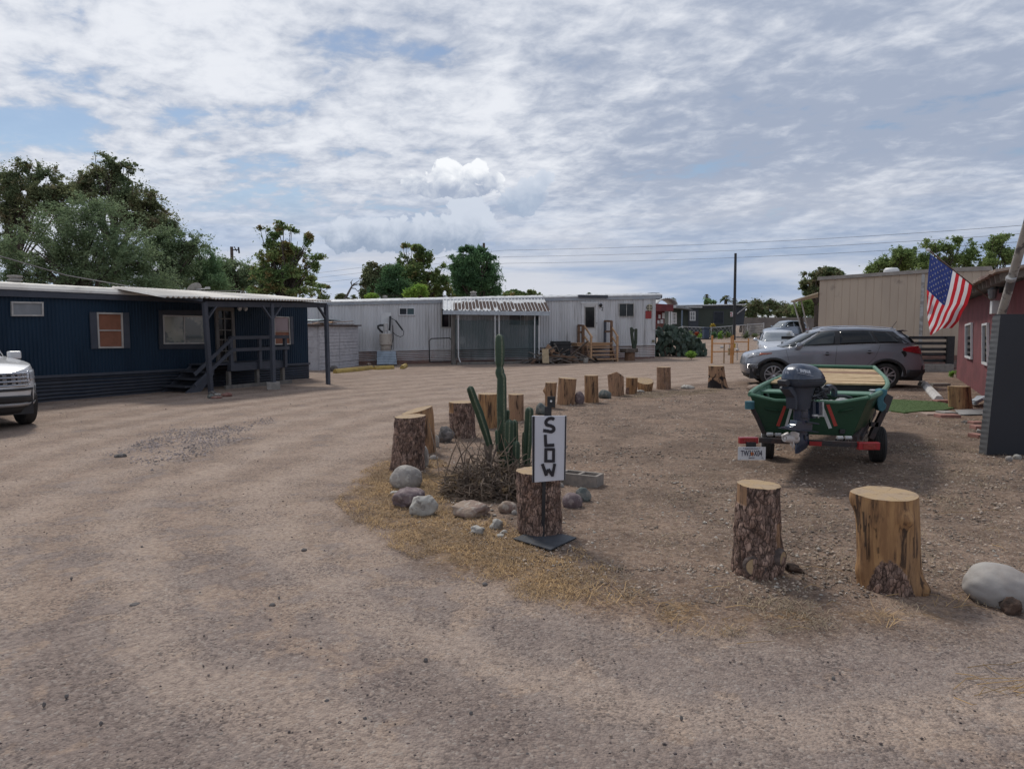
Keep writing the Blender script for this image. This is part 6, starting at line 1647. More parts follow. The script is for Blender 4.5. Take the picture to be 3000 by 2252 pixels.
# cactus in a pot and bench by the white home
def small_cactus():
    pl = PW; O = 1.0; hp = lambda x, y, o=O: pl.hit(*C3(x, y), o=o)
    a, h = hp(1880, 800); g = WGR(a)
    t = thing('stump_planter', 'dark slab on a reddish stump used as a planter at the white wall', 'planter', pl.pt(a, g, O))
    h1 = hp(1880, 735)[1]; h2 = hp(1880, 698)[1]
    MB().lathe([(.25, -.02), (.24, h1 - g)], pl.pt(a, g, O), n=14).build('base', m_redwood, t)
    l, r = hp(1818, 715)[0], hp(1932, 715)[0]
    MB().prect(pl, l, r, h1, h2, O - .35, O + .3).build('slab', m_oldwood, t, bevel=.04)
    c = thing('potted_cactus', 'two armed dark cactus standing on the slab planter by the white wall', 'cactus', pl.pt(a, h2, O))
    q = lambda x, y: pl.pt(*hp(x, y), O)
    for pts, rr in ((((1917, 702), (1908, 640), (1898, 560), (1895, 505)), .075), (((1922, 702), (1935, 640), (1936, 570), (1938, 518)), .075), (((1902, 560), (1914, 530), (1912, 520)), .045)):
        MB().tube([q(*p) for p in pts] + [q(pts[-1][0], pts[-1][1] - 5)], [rr] * len(pts) + [rr * .4], 8).build('arm', M('cactus_dark', (.03, .045, .03), .8, (.05, .06, .04), scale=10, bump=.3), c, smooth=True)
small_cactus()
def prickly():
    r_ = random.Random(12); mb = MB(); Y0 = 33.6
    g = G(*C4(400, 905)); Y0 = g.y + .8; gz = terr(0, Y0)
    cx = P(*C4(420, 800), Y0).x
    for k in range(560):
        u = r_.uniform(-1, 1); ymx = 1 - .55 * abs(u) ** 2
        x = cx + u * 1.75; yy = Y0 + r_.uniform(-.75, .75) * (1 - .3 * abs(u))
        z = gz + .06 + r_.random() ** 1.0 * 1.5 * ymx * (1 - .25 * max(0, u))
        if z > gz + 1.2 and abs(yy - Y0) > .5: continue
        n = Vector((r_.gauss(0, .5), -1 + r_.gauss(0, .5), r_.gauss(0, .3))).normalized(); up = Vector((r_.gauss(0, .35), 0, 1)).normalized(); sx = n.cross(up).normalized(); up = sx.cross(n)
        h = r_.uniform(.20, .32); w = h * .75
        ring = [Vector((x, yy, z)) + sx * math.sin(t) * w / 1 * .5 * (1 + .15 * math.cos(t)) + up * math.cos(t) * h * .55 for t in [2 * math.pi * i / 10 for i in range(10)]]
        b = [p + n * .02 for p in ring]; f2 = [p - n * .02 for p in ring]; c1_ = Vector((x, yy, z)) + n * .035; c2_ = Vector((x, yy, z)) - n * .035
        vs = b + f2 + [c1_, c2_]
        fs = [(i, (i + 1) % 10, 20) for i in range(10)] + [((i + 1) % 10 + 10, i + 10, 21) for i in range(10)] + [(i, i + 10, (i + 1) % 10 + 10, (i + 1) % 10) for i in range(10)]
        mb.add(vs, fs)
    mt = M('prickly_pad', (.050, .080, .058), .6, (.034, .058, .04), scale=4, bump=.1, island=.3)
    t = thing('prickly_pear', 'large grey green prickly pear cactus at the end of the white home', 'cactus', Vector((cx, Y0, gz)))
    mb.build('foliage', mt, t, smooth=True)
    mb = MB()
    for k in range(14):
        x = cx + r_.uniform(-1.1, 1.1); mb.tube([Vector((x, Y0 + r_.uniform(-.3, .3), gz - .05)), Vector((x + r_.uniform(-.2, .2), Y0, gz + .7))], .06, 6)
    mb.build('trunk', m_dead, t)
prickly()

# ================================================================== CARS
m_tyre = M('tyre_rubber', (.018, .017, .017), .85, (.03, .028, .026), scale=8, bump=.2)
m_rim = M('alloy_rim', (.38, .38, .40), .35, (.3, .3, .32), bump=0, metal=.7)
m_blk = M('black_trim', (.018, .018, .02), .6, (.022, .022, .024), bump=.05)
m_cglass = M('car_glass', (.006, .008, .010), .05, (.009, .011, .013), scale=1.5, bump=0, spec=.35)
m_cglassl = M('car_glass_light', (.018, .022, .026), .05, (.03, .038, .042), scale=1.5, bump=0, spec=.45)
m_chrome = M('chrome', (.62, .62, .64), .18, (.55, .55, .57), bump=0, metal=.9)
m_lamp = M('lamp_lens', (.30, .31, .33), .1, (.42, .43, .45), scale=14, bump=0, spec=.8)
m_red = M('tail_red', (.22, .008, .014), .15, (.30, .012, .018), scale=12, bump=0, spec=.7)
m_amber = M('amber_lens', (.45, .10, .04), .2, bump=0)
def plin(pts):
    def f(x):
        if x <= pts[0][0]: return pts[0][1]
        for i in range(1, len(pts)):
            if x <= pts[i][0]:
                t = (x - pts[i - 1][0]) / (pts[i][0] - pts[i - 1][0] + 1e-9); t = t * t * (3 - 2 * t) * .35 + t * .65
                return pts[i - 1][1] * (1 - t) + pts[i][1] * t
        return pts[-1][1]
    return f
class Car:
    def __init__(s, O, back, S, paint, root):
        s.O = Vector((O[0], O[1], O[2])); s.b = Vector((back[0], back[1], 0)).normalized(); s.l = Vector((s.b.y, -s.b.x, 0)); s.S = S; s.paint = paint; s.root = root
        s.belt = plin(S['belt']); s.roof = plin(S['roof']); s.xf = plin(S['xf']); s.xr = plin(S['xr']); s.wp = plin(S['wp'])
        s.gf = plin(S['gf']); s.gr = plin(S['gr']); s.gw = plin(S['gw']); s.p = S.get('p', 5.5); s.pg = S.get('pg', 5)
        s.k = S.get('k', 1.0)
    def W(s, x, y, z): return s.O + s.b * (x * s.k) + s.l * y + Vector((0, 0, z))
    def low(s, tn, z, sg=1, off=0):
        a = (s.xr(z) - s.xf(z)) / 2; c = (s.xr(z) + s.xf(z)) / 2; w = s.S['W'] * s.wp(z)
        y = w * max(0, 1 - abs(tn) ** s.p) ** (1 / s.p)
        return s.W(c + (a + off) * tn, (y + off) * sg, z)
    def lowx(s, x, z, sg=1, off=0):
        a = (s.xr(z) - s.xf(z)) / 2; c = (s.xr(z) + s.xf(z)) / 2; tn = max(-1, min(1, (x - c) / a)); return s.low(tn, z, sg, off)
    def ring(s, phi, z, sg=1, off=0):
        a = (s.xr(z) - s.xf(z)) / 2; c = (s.xr(z) + s.xf(z)) / 2; w = s.S['W'] * s.wp(z); co = math.cos(phi)
        return s.W(c - (a + off) * math.copysign(abs(co) ** (2 / s.p), co), (w + off) * abs(math.sin(phi)) ** (2 / s.p) * sg, z)
    def up(s, tn, q, sg=1, off=0):
        a = (s.gr(q) - s.gf(q)) / 2; c = (s.gr(q) + s.gf(q)) / 2; x = c + a * tn
        y = s.gw(q) * max(0, 1 - abs(tn) ** s.pg) ** (1 / s.pg)
        return s.W(x + off * tn ** 9, (y + off) * sg, s.belt(x) * (1 - q) + s.roof(x) * q)
    def upx(s, x, q, sg=1, off=0):
        a = (s.gr(q) - s.gf(q)) / 2; c = (s.gr(q) + s.gf(q)) / 2; tn = (x - c) / a
        y = s.gw(q) * max(0, 1 - min(1, abs(tn)) ** s.pg) ** (1 / s.pg)
        return s.W(x, (y + off) * sg, s.belt(x) * (1 - q) + s.roof(x) * q)
    def upf(s, yn, q, end, off=0):
        a = (s.gr(q) - s.gf(q)) / 2; c = (s.gr(q) + s.gf(q)) / 2; t = max(0, 1 - abs(yn) ** s.pg) ** (1 / s.pg)
        x = c + end * (a * t + off); xb = c + end * a * t
        return s.W(x, s.gw(q) * yn, s.belt(xb) * (1 - q) + s.roof(xb) * q + off * .6)
    def body(s):
        S = s.S; r = S['ra']; zc = S['rw']
        ends = [(1 - f ** s.p) ** (1 / s.p) for f in (0, .25, .5, .7, .82, .9)]
        t0 = ends[-1]; mid = [t0 - 2 * t0 * i / 130 for i in range(1, 130)]
        tn = [-e for e in ends] + [-m for m in mid] + [e for e in ends[::-1]]
        xfm, xrm = s.xf(.6), s.xr(.6); xc = (xfm + xrm) / 2; a = (xrm - xfm) / 2
        def bot(x):
            z = S['sill'] + (S.get('kick', .06) if x < s.S['xw'][0] - r or x > s.S['xw'][1] + r else 0)
            for w in S['xw']:
                if abs(x - w) < r: z = max(z, zc + math.sqrt(r * r - (x - w) ** 2))
            return z
        NR = 12; mb = MB()
        for sg in (1, -1):
            vs = []
            for j in range(NR + 1):
                for t in tn:
                    x = xc + a * t; b0, b1 = bot(x), s.belt(x); z = b0 + (b1 - b0) * j / NR
                    vs.append(s.low(t, z, sg))
            n = len(tn)
            # cap: hood and deck, closing to the centre line
            K = 5
            for k in range(1, K + 1):
                for i, t in enumerate(tn):
                    x = xc + a * t; p = s.low(t, s.belt(x), 0); pe = s.low(t, s.belt(x), sg); u = k / K
                    q = pe.lerp(p, u); q.z += S.get('crown', .05) * (1 - (1 - u) ** 2) * min(1, (1 - abs(t)) * 6); vs.append(q)
            mb.add(vs, [(j * n + i, j * n + i + 1, (j + 1) * n + i + 1, (j + 1) * n + i) for j in range(NR + K) for i in range(n - 1)])
        # greenhouse
        gt = [-e for e in ends] + [-(t0 - 2 * t0 * i / 40) for i in range(1, 40)] + [e for e in ends[::-1]]
        for sg in (1, -1):
            vs = []; n = len(gt); NQ = 10; K = 5
            for j in range(NQ + 1):
                for t in gt: vs.append(s.up(t, j / NQ, sg))
            for k in range(1, K + 1):
                for t in gt:
                    p, pe = s.up(t, 1, 0), s.up(t, 1, sg); u = k / K; q = pe.lerp(p, u); q.z += S.get('rcrown', .045) * (1 - (1 - u) ** 2) * min(1, (1 - abs(t)) * 4 + .0); vs.append(q)
            mb.add(vs, [(j * n + i, j * n + i + 1, (j + 1) * n + i + 1, (j + 1) * n + i) for j in range(NQ + K) for i in range(n - 1)])
        o = mb.build('body', s.paint, s.root, smooth=True, angle=35)
        # underbody
        m2 = MB(); x0, x1 = s.xf(.4) + .12, s.xr(.4) - .12
        m2.hexa([s.W(x, y, z) for z in (S['sill'] - .05, S['sill'] + .35) for x, y in ((x0, -S['W'] * .80), (x1, -S['W'] * .80), (x1, S['W'] * .80), (x0, S['W'] * .80))]); m2.build('underbody', m_blk, s.root)
        return o
    def patch(s, fn, nu, nv, name, mat, parent=None):
        mb = MB(); mb.grid(fn, nu, nv); o = mb.build(name, mat, parent or s.root, smooth=True, fix=False, angle=180); o.modifiers.new('t', 'SOLIDIFY').thickness = .004; return o
    def sidewin(s, xa0, xa1, xb0, xb1, q0, q1, mat, sg, off=.006, name='side_window'):
        """front edge goes xa0->xa1 from q0 to q1; rear edge xb0->xb1"""
        return s.patch(lambda u, v: s.upx((xa0 + (xa1 - xa0) * v) * (1 - u) + (xb0 + (xb1 - xb0) * v) * u, q0 + (q1 - q0) * v, sg, off), 14, 8, name, mat)
    def wheel(s, x, sg, spokes=10, style=0):
        r = s.S['rw']; tw = .20; c = s.W(x, (s.S['W'] - .02 - tw / 2) * sg, r); ax = s.l * sg
        mb = MB(); mb.lathe([(r * .60, -tw / 2), (r * .93, -tw / 2), (r, -tw / 2 + .03), (r, tw / 2 - .03), (r * .94, tw / 2), (r * .70, tw / 2 + .004), (r * .68, tw / 2 - .03), (r * .6, -tw / 2 + .02)], c, ax, 40)
        w = mb.build('wheel', m_tyre, s.root, smooth=True)
        mb = MB(); mb.lathe([(r * .70, tw / 2 - .035), (r * .70, tw / 2 + .002), (r * .65, tw / 2 + .004), (r * .63, tw / 2 - .06)], c, ax, 40, cap=False)
        mb.lathe([(.001, tw / 2 - .03), (r * .16, tw / 2 - .012), (r * .18, tw / 2 - .05)], c, ax, 16)
        up = Vector((0, 0, 1)); sd_ = ax.cross(up)
        for k in range(spokes):
            base = 2 * math.pi * (k // 2) / (spokes / 2) if style == 0 else 2 * math.pi * k / spokes
            an = base + (.16 if k % 2 else -.16) * (style == 0)
            d = up * math.cos(an) + sd_ * math.sin(an); d2 = up * math.cos(base + (.24 if k % 2 else -.24)) + sd_ * math.sin(base + (.24 if k % 2 else -.24)) if style == 0 else d
            mb.beam(c + ax * (tw / 2 - .03) + d * r * .12, c + ax * (tw / 2 - .022) + d2 * r * .66, r * (.105 if style == 0 else .16), .022, up=ax)
        rm = mb.build('rim', m_rim, w, smooth=False)
        MB().lathe([(r * .6, tw / 2 - .07), (.001, tw / 2 - .069)], c, ax, 24).build('brake_disc', m_blk, w)
    def archtrim(s, x, sg, wd=.06, mat=None):
        r = s.S['ra']; zc = s.S['rw']
        def fn(u, v):
            an = math.pi * (-.04 + 1.08 * u); rr = r - .005 + wd * v
            return s.lowx(x + rr * math.cos(an), max(s.S['sill'], zc + rr * math.sin(an)), sg, .008)
        s.patch(fn, 36, 2, 'arch_trim', mat or m_blk)
    def line(s, pts, name='panel_gap', r=.004, sg=1):
        mb = MB(); P_ = []
        for i in range(len(pts) - 1):
            for k in range(8):
                t = k / 8; x = pts[i][0] * (1 - t) + pts[i + 1][0] * t; z = pts[i][1] * (1 - t) + pts[i + 1][1] * t; P_.append(s.lowx(x, z, sg, .0))
        P_.append(s.lowx(pts[-1][0], pts[-1][1], sg, 0)); mb.tube(P_, r, 4); mb.build(name, m_blk, s.root)

def paint(name, col, rough=.32, metal=.55): return M(name, col, rough, tuple(c * .96 for c in col), scale=2, bump=0, metal=metal, coat=.8)

def grey_suv():
    Wf = G(2265, 1134); Wr = G(2594, 1139); Wf.z = Wr.z = 0
    b = (Wr - Wf); wb = b.length; b.normalize(); l = Vector((b.y, -b.x, 0))
    S = dict(W=.925, rw=.345, ra=.405, xw=(.84, .84 + 2.64), sill=.27, p=5.0, pg=4.5, k=wb / 2.64, crown=.045, rcrown=.05,
             belt=[(0, .80), (.08, .86), (.35, .955), (.8, 1.02), (1.12, 1.075), (1.6, 1.105), (3.4, 1.19), (4.1, 1.20), (4.35, 1.14), (4.44, 1.0)],
             roof=[(1.0, 1.44), (1.75, 1.535), (2.2, 1.60), (2.9, 1.615), (3.6, 1.575), (4.1, 1.50), (4.4, 1.40)],
             xf=[(.25, .27), (.42, .16), (.60, .14), (.80, .18), (.95, .27), (1.1, .38)], xr=[(.25, 4.36), (.42, 4.49), (.62, 4.50), (.85, 4.43), (1.05, 4.38), (1.2, 4.30)],
             wp=[(.25, .94), (.40, .975), (.62, 1.0), (.85, .995), (.98, .985), (1.1, .955), (1.2, .93)],
             gf=[(0, 1.06), (.3, 1.27), (.7, 1.60), (1, 1.90)], gr=[(0, 4.30), (.5, 4.16), (.85, 4.02), (1, 3.96)], gw=[(0, .875), (.5, .80), (.9, .70), (1, .655)])
    O = Wf - l * .9 - b * (.84 * S['k'])
    root = thing('hatchback_car', 'metallic grey compact crossover parked side on behind the green boat', 'car', O + b * 2.2)
    c = Car(O, b, S, paint('grey_metallic', (.215, .225, .255), .30, .35), root); c.body()
    for sg in (1, -1):
        for x in S['xw']: c.wheel(x, sg); c.archtrim(x, sg, .07)
        c.patch(lambda u, v: c.lowx(1.30 + 1.72 * u, .265 + .10 * v, sg, .008), 20, 2, 'sill_trim', m_blk)
        # window band: black surround, then the panes
        c.sidewin(1.28, 1.86, 4.02, 3.66, .05, .90, m_blk, sg, .004, 'window_surround')
        c.sidewin(1.48, 1.98, 2.27, 2.30, .10, .83, m_cglassl, sg, .010, 'front_window')
        c.sidewin(2.40, 2.42, 3.24, 3.10, .09, .83, m_cglass, sg, .010, 'rear_window')
        c.sidewin(3.31, 3.16, 3.78, 3.50, .11, .80, m_cglass, sg, .010, 'quarter_window')
        c.patch(lambda u, v: c.upx(1.3 + 2.7 * u, .035 + .015 * v, sg, .009), 20, 1, 'window_trim', m_chrome)
        for x, z in ((2.10, .93), (3.08, .985)):
            p = c.lowx(x, z, sg, .03); MB().box(p, (.17, .03, .032), ax=(c.b, c.l, Vector((0, 0, 1)))).build('door_handle', c.paint, root, bevel=.01)
            p = c.lowx(x, z - .004, sg, .0); MB().lathe([(.055, 0), (.05, .006)], p, c.l * sg, 14).build('handle_recess', m_blk, root)
        c.line([(1.12, 1.05), (1.20, .72), (1.22, .36)], sg=sg); c.line([(2.33, 1.13), (2.30, .8), (2.31, .36)], sg=sg); c.line([(3.34, 1.18), (3.22, .86), (3.02, .62)], sg=sg)
        # mirror
        m = MB(); q = c.W(1.42, .985 * sg, 1.14); m.lathe([(.02, -.09), (.075, -.07), (.09, 0), (.08, .06), (.03, .09)], q, c.l * sg, 14); m.beam(q, c.W(1.46, .86 * sg, 1.10), .05, .04)
        m.build('side_mirror', c.paint, root, smooth=True)
        # lamps
        c.patch(lambda u, v: c.ring(.38 + .62 * u, .775 + .11 * u ** .7 + (.13 - .05 * u) * v * (1 - .35 * u), sg, .006), 18, 5, 'headlight', m_lamp)
        c.patch(lambda u, v: c.ring(.78 + .30 * u, .875 + .045 * u + (.055 - .035 * u) * v, sg, .011), 8, 2, 'indicator', m_amber)
        c.patch(lambda u, v: c.ring(math.pi - .40 - .70 * u ** .8, .93 + (.21 - .15 * u ** 2.5) * v + .09 * u ** 1.6, sg, .008), 22, 6, 'tail_light', m_red)
        c.patch(lambda u, v: c.ring(.45 + .42 * u, .50 + .13 * v, sg, .006), 10, 3, 'fog_surround', m_blk)
        m = MB()
        for k in range(4): m.tube([c.ring(.47 + .38 * t / 6, .515 + .034 * k, sg, .012) for t in range(7)], .006, 4)
        m.build('fog_grille', m_chrome, root)
        m = MB(); m.tube([c.upx(2.0 + 1.75 * t / 14, .985, sg, -.03) + Vector((0, 0, .03 + .035 * math.sin(math.pi * t / 14) ** .4)) for t in range(15)], .016, 6); m.build('roof_rail', m_chrome, root, smooth=True)
        c.patch(lambda u, v: c.ring(math.pi - 1.05 * u, .27 + .24 * v, sg, .010), 20, 3, 'bumper_trim', m_blk)
        c.patch(lambda u, v: c.ring(.9 * u, .25 + .10 * v, sg, .010), 18, 2, 'chin_trim', m_blk)
    m = MB(); q = c.lowx(3.86, .93, 1, .002); m.lathe([(.083, 0), (.083, .003), (.078, .003), (.078, 0)], q, c.l, 24); m.build('fuel_flap', m_blk, root)
    c.patch(lambda u, v: c.upf(-.86 + 1.72 * u, .06 + .86 * v, -1, .006), 14, 8, 'windscreen', m_cglassl)
    c.patch(lambda u, v: c.upf(-.84 + 1.68 * u, .10 + .66 * v, 1, .008), 12, 8, 'rear_screen', m_cglass)
    c.patch(lambda u, v: c.W(0, 0, 0) + (c.upf(-.9 + 1.8 * u, .90 + .1 * v, 1, .10 - .10 * v) - c.W(0, 0, 0)), 12, 3, 'spoiler', c.paint)
    MB().prism([c.W(4.30, -.42, 1.17), c.W(4.30, .42, 1.17), c.W(4.30, .42, 1.215), c.W(4.30, -.42, 1.215)], c.b * .02).build('rear_wiper', m_blk, root)
    a = c.W(3.82, .0, 1.63); MB().tube([a, a + c.b * .12 + Vector((0, 0, .17))], .007, 5).lathe([(.04, -.02), (.03, .01), (.0, .02)], a, n=10).build('roof_aerial', m_blk, root)
    MB().box(c.W(4.46, .1, .36), (.12, .08, .07), ax=(c.b, c.l, Vector((0, 0, 1)))).box(c.W(4.52, .1, .37), (.06, .14, .09), ax=(c.b, c.l, Vector((0, 0, 1)))).build('tow_hitch', m_blk, root)
grey_suv()

SEDAN = dict(W=.915, rw=.33, ra=.385, xw=(.95, 3.75), sill=.24, p=4.2, pg=4.5, crown=.05, rcrown=.05,
    belt=[(0, .66), (.1, .74), (.5, .86), (1.25, .97), (2, .99), (3.8, 1.03), (4.6, 1.02), (4.8, .92)], roof=[(1.2, 1.3), (2.1, 1.40), (2.7, 1.45), (3.4, 1.42), (4.2, 1.30)],
    xf=[(.2, .12), (.45, .0), (.62, .03), (.8, .18), (1.0, .35)], xr=[(.2, 4.68), (.5, 4.8), (.8, 4.78), (1.05, 4.7)], wp=[(.2, .94), (.5, 1.0), (.8, .99), (1.0, .95)],
    gf=[(0, 1.25), (.5, 1.72), (1, 2.15)], gr=[(0, 4.35), (.5, 4.0), (1, 3.55)], gw=[(0, .83), (.5, .74), (1, .60)])
CUV = dict(SEDAN, W=.92, rw=.36, ra=.42, xw=(.9, 3.6), sill=.28,
    belt=[(0, .80), (.1, .88), (.5, 1.0), (1.2, 1.09), (2, 1.12), (3.8, 1.18), (4.4, 1.14), (4.55, 1.0)], roof=[(1.2, 1.5), (1.9, 1.60), (2.5, 1.66), (3.4, 1.64), (4.2, 1.52)],
    xr=[(.2, 4.42), (.5, 4.55), (.8, 4.52), (1.15, 4.4)], gf=[(0, 1.2), (.5, 1.55), (1, 1.9)], gr=[(0, 4.35), (.5, 4.2), (1, 3.95)], gw=[(0, .85), (.5, .78), (1, .66)])
def simple_car(S, O, fwd, pt, label, name, grille=True):
    b = -Vector((fwd[0], fwd[1], 0)).normalized()
    root = thing(name, label, 'car', Vector(O) + b * 2.3); c = Car(O, b, S, pt, root); c.body()
    for sg in (1, -1):
        for x in S['xw']: c.wheel(x, sg, 10)
        g0, g1 = S['gf'][0][1], S['gr'][0][1]
        c.sidewin(g0 + .35, S['gf'][-1][1] + .12, g0 + 1.25, g0 + 1.25, .10, .86, m_cglass, sg, .006); c.sidewin(g0 + 1.33, g0 + 1.33, g1 - .45, S['gr'][-1][1] - .22, .10, .86, m_cglass, sg, .006)
        z0 = S['belt'][1][1] - .10
        c.patch(lambda u, v: c.ring(.42 + .75 * u, z0 - .03 + .06 * u + .10 * v, sg, .006), 14, 4, 'headlight', m_lamp)
        m = MB(); q = c.W(g0 + .45, (S['W'] + .09) * sg, S['belt'][4][1] + .06); m.lathe([(.02, -.1), (.07, -.06), (.085, 0), (.07, .06), (.02, .1)], q, c.l, 12); m.build('side_mirror', pt, root, smooth=True)
        c.patch(lambda u, v: c.ring(math.pi - .4 - .8 * u, z0 + .10 + .12 * v, sg, .006), 14, 3, 'tail_light', m_red)
    c.patch(lambda u, v: c.upf(-.88 + 1.76 * u, .04 + .90 * v, -1, .006), 12, 8, 'windscreen', M('bright_glass', (.16, .18, .20), .05, (.22, .24, .25), scale=1, bump=0, spec=1.0))
    if grille:
        for sg in (1, -1):
            c.patch(lambda u, v: c.ring(.42 * u, z0 - .22 + .20 * v, sg, .008), 10, 3, 'grille', m_blk); c.patch(lambda u, v: c.ring(.7 * u, .28 + .12 * v, sg, .008), 10, 3, 'lower_grille', m_blk)
    return c
# white sedan and silver crossover beyond, roof only of one behind the wall
simple_car(SEDAN, (P(*C4(1610, 900), 30.6).x, 30.6, terr(0, 31)), (-.30, -.95), paint('white_car_paint', (.50, .52, .56), .3, .1), 'white sedan facing the camera behind the grey crossover', 'sedan_car')
simple_car(CUV, (P(*C4(1405, 700), 62.5).x, 61.8, terr(0, 62)), (-.93, -.37), paint('silver_blue_paint', (.24, .28, .34), .3, .4), 'silver blue crossover parked far off before the block wall', 'crossover_car')
simple_car(CUV, (P(*C4(1760, 470), 86).x, 86, terr(0, 86) + .75), (-.98, -.2), paint('pale_car_paint', (.50, .50, .52), .3, .1), 'pale vehicle whose roof shows over the far block wall', 'parked_car')

def white_suv():
    # the near left vehicle, cut by the frame: only its nose shows
    S = dict(W=1.0, rw=.40, ra=.47, xw=(.98, 3.85), sill=.30, p=5.0, pg=5, crown=.06, rcrown=.05,
             belt=[(0, .92), (.06, .97), (.25, 1.02), (1.2, 1.08), (2, 1.12), (4.8, 1.22), (5.04, 1.15)], roof=[(1.2, 1.6), (2.0, 1.72), (2.8, 1.77), (4.4, 1.74), (5, 1.6)],
             xf=[(.30, .14), (.45, .04), (.62, .0), (.9, .02), (1.05, .10), (1.2, .3)], xr=[(.3, 4.9), (.6, 5.04), (1.2, 4.98)], wp=[(.3, .93), (.45, .98), (.7, 1.0), (.95, .985), (1.15, .93)],
             gf=[(0, 1.55), (.5, 2.0), (1, 2.45)], gr=[(0, 4.95), (1, 4.75)], gw=[(0, .93), (.5, .85), (1, .72)])
    cr = G(*CL(292, 1482))                # ground under the visible front tyre
    fwd = Vector((.76, -.65, 0)); b = -fwd; l = Vector((b.y, -b.x, 0))   # l = car's left, to the right in the picture
    tyre = cr + b * .33; tyre.z = 0
    O = tyre - l * .86 - b * .98
    root = thing('large_suv', 'white large sport utility vehicle nosing in at the left edge', 'car', O + b * 2.4)
    c = Car(O, b, S, paint('white_suv_paint', (.60, .60, .60), .35, .05), root); c.body()
    for sg in (1, -1):
        for x in S['xw']: c.wheel(x, sg, 5, 1)
        c.archtrim(S['xw'][0], sg, .07)
        c.patch(lambda u, v: c.ring(.50 + .48 * u, .79 + .03 * u + (.155 - .02 * u) * v, sg, .010), 16, 6, 'headlight', m_lamp)
        c.patch(lambda u, v: c.ring(.44 + .08 * u, .79 + .16 * v, sg, .014), 2, 4, 'headlight_trim', m_chrome)
        for z0, z1, a0, a1 in ((.64, .73, .80, 1.0), (.52, .60, .84, 1.02)):
            c.patch(lambda u, v: c.ring(a0 + (a1 - a0) * u, z0 + (z1 - z0) * v - .03 * (1 - u), sg, .010), 8, 3, 'fog_light', m_lamp)
        c.patch(lambda u, v: c.ring(1.25 * u, .28 + .15 * v, sg, .012), 24, 3, 'lower_bumper', m_blk)
        c.patch(lambda u, v: c.ring(.60 * u, .45 + (.12 - .02 * u) * v, sg, .010), 16, 3, 'lower_grille', m_blk)
        c.patch(lambda u, v: c.ring(1.1 * u, .385 + .05 * v - .0 * u, sg, .022), 20, 2, 'skid_strip', M('silver_strip', (.40, .40, .41), .4, metal=.4, bump=0))
        c.patch(lambda u, v: c.ring(.46 * u, .715 + .215 * v, sg, .008), 16, 5, 'grille', m_blk)
        c.patch(lambda u, v: c.ring(.62 * u, .64 + .04 * v, sg, .010), 16, 3, 'grille_slot', m_blk)
        m = MB()
        for k in range(4): m.tube([c.ring(.465 * t / 12, .73 + .063 * k, sg, .020) for t in range(13)], .010, 5)
        for k in range(3):
            for t in range(1, 6): m.box(c.ring(.085 * t, .76 + .063 * k, sg, .018), (.02, .055, .016), ax=(c.b, c.l, Vector((0, 0, 1))))
        m.build('grille_bar', m_chrome, root)
        m = MB(); q = c.W(1.85, 1.0 * sg, 1.15); m.box(q, (.13, .20, .14), ax=(c.b, c.l, Vector((0, 0, 1)))); m.beam(q, c.W(1.88, .9 * sg, 1.10), .06, .05); m.build('side_mirror', c.paint, root, bevel=.03)
    c.patch(lambda u, v: c.upf(-.88 + 1.76 * u, .04 + .9 * v, -1, .006), 12, 8, 'windscreen', m_cglassl)
    # oval badge
    e = MB(); ctr = c.W(-.035, 0, .825); e.prism([ctr + c.l * .095 * math.cos(t) + Vector((0, 0, .038 * math.sin(t))) for t in [2 * math.pi * k / 24 for k in range(24)]], c.b * .02); bd = e.build('badge', M('badge_blue', (.01, .025, .12), .3, bump=0), root)
    text_mesh('Ford', ctr - c.b * .002, c.l, (0, 0, 1), .035, m_chrome, 'badge_lettering', bd)
    MB().box(c.W(-.02, 0, .60), (.02, .52, .14), ax=(c.b, c.l, Vector((0, 0, 1)))).build('plate_holder', m_blk, root)
white_suv()

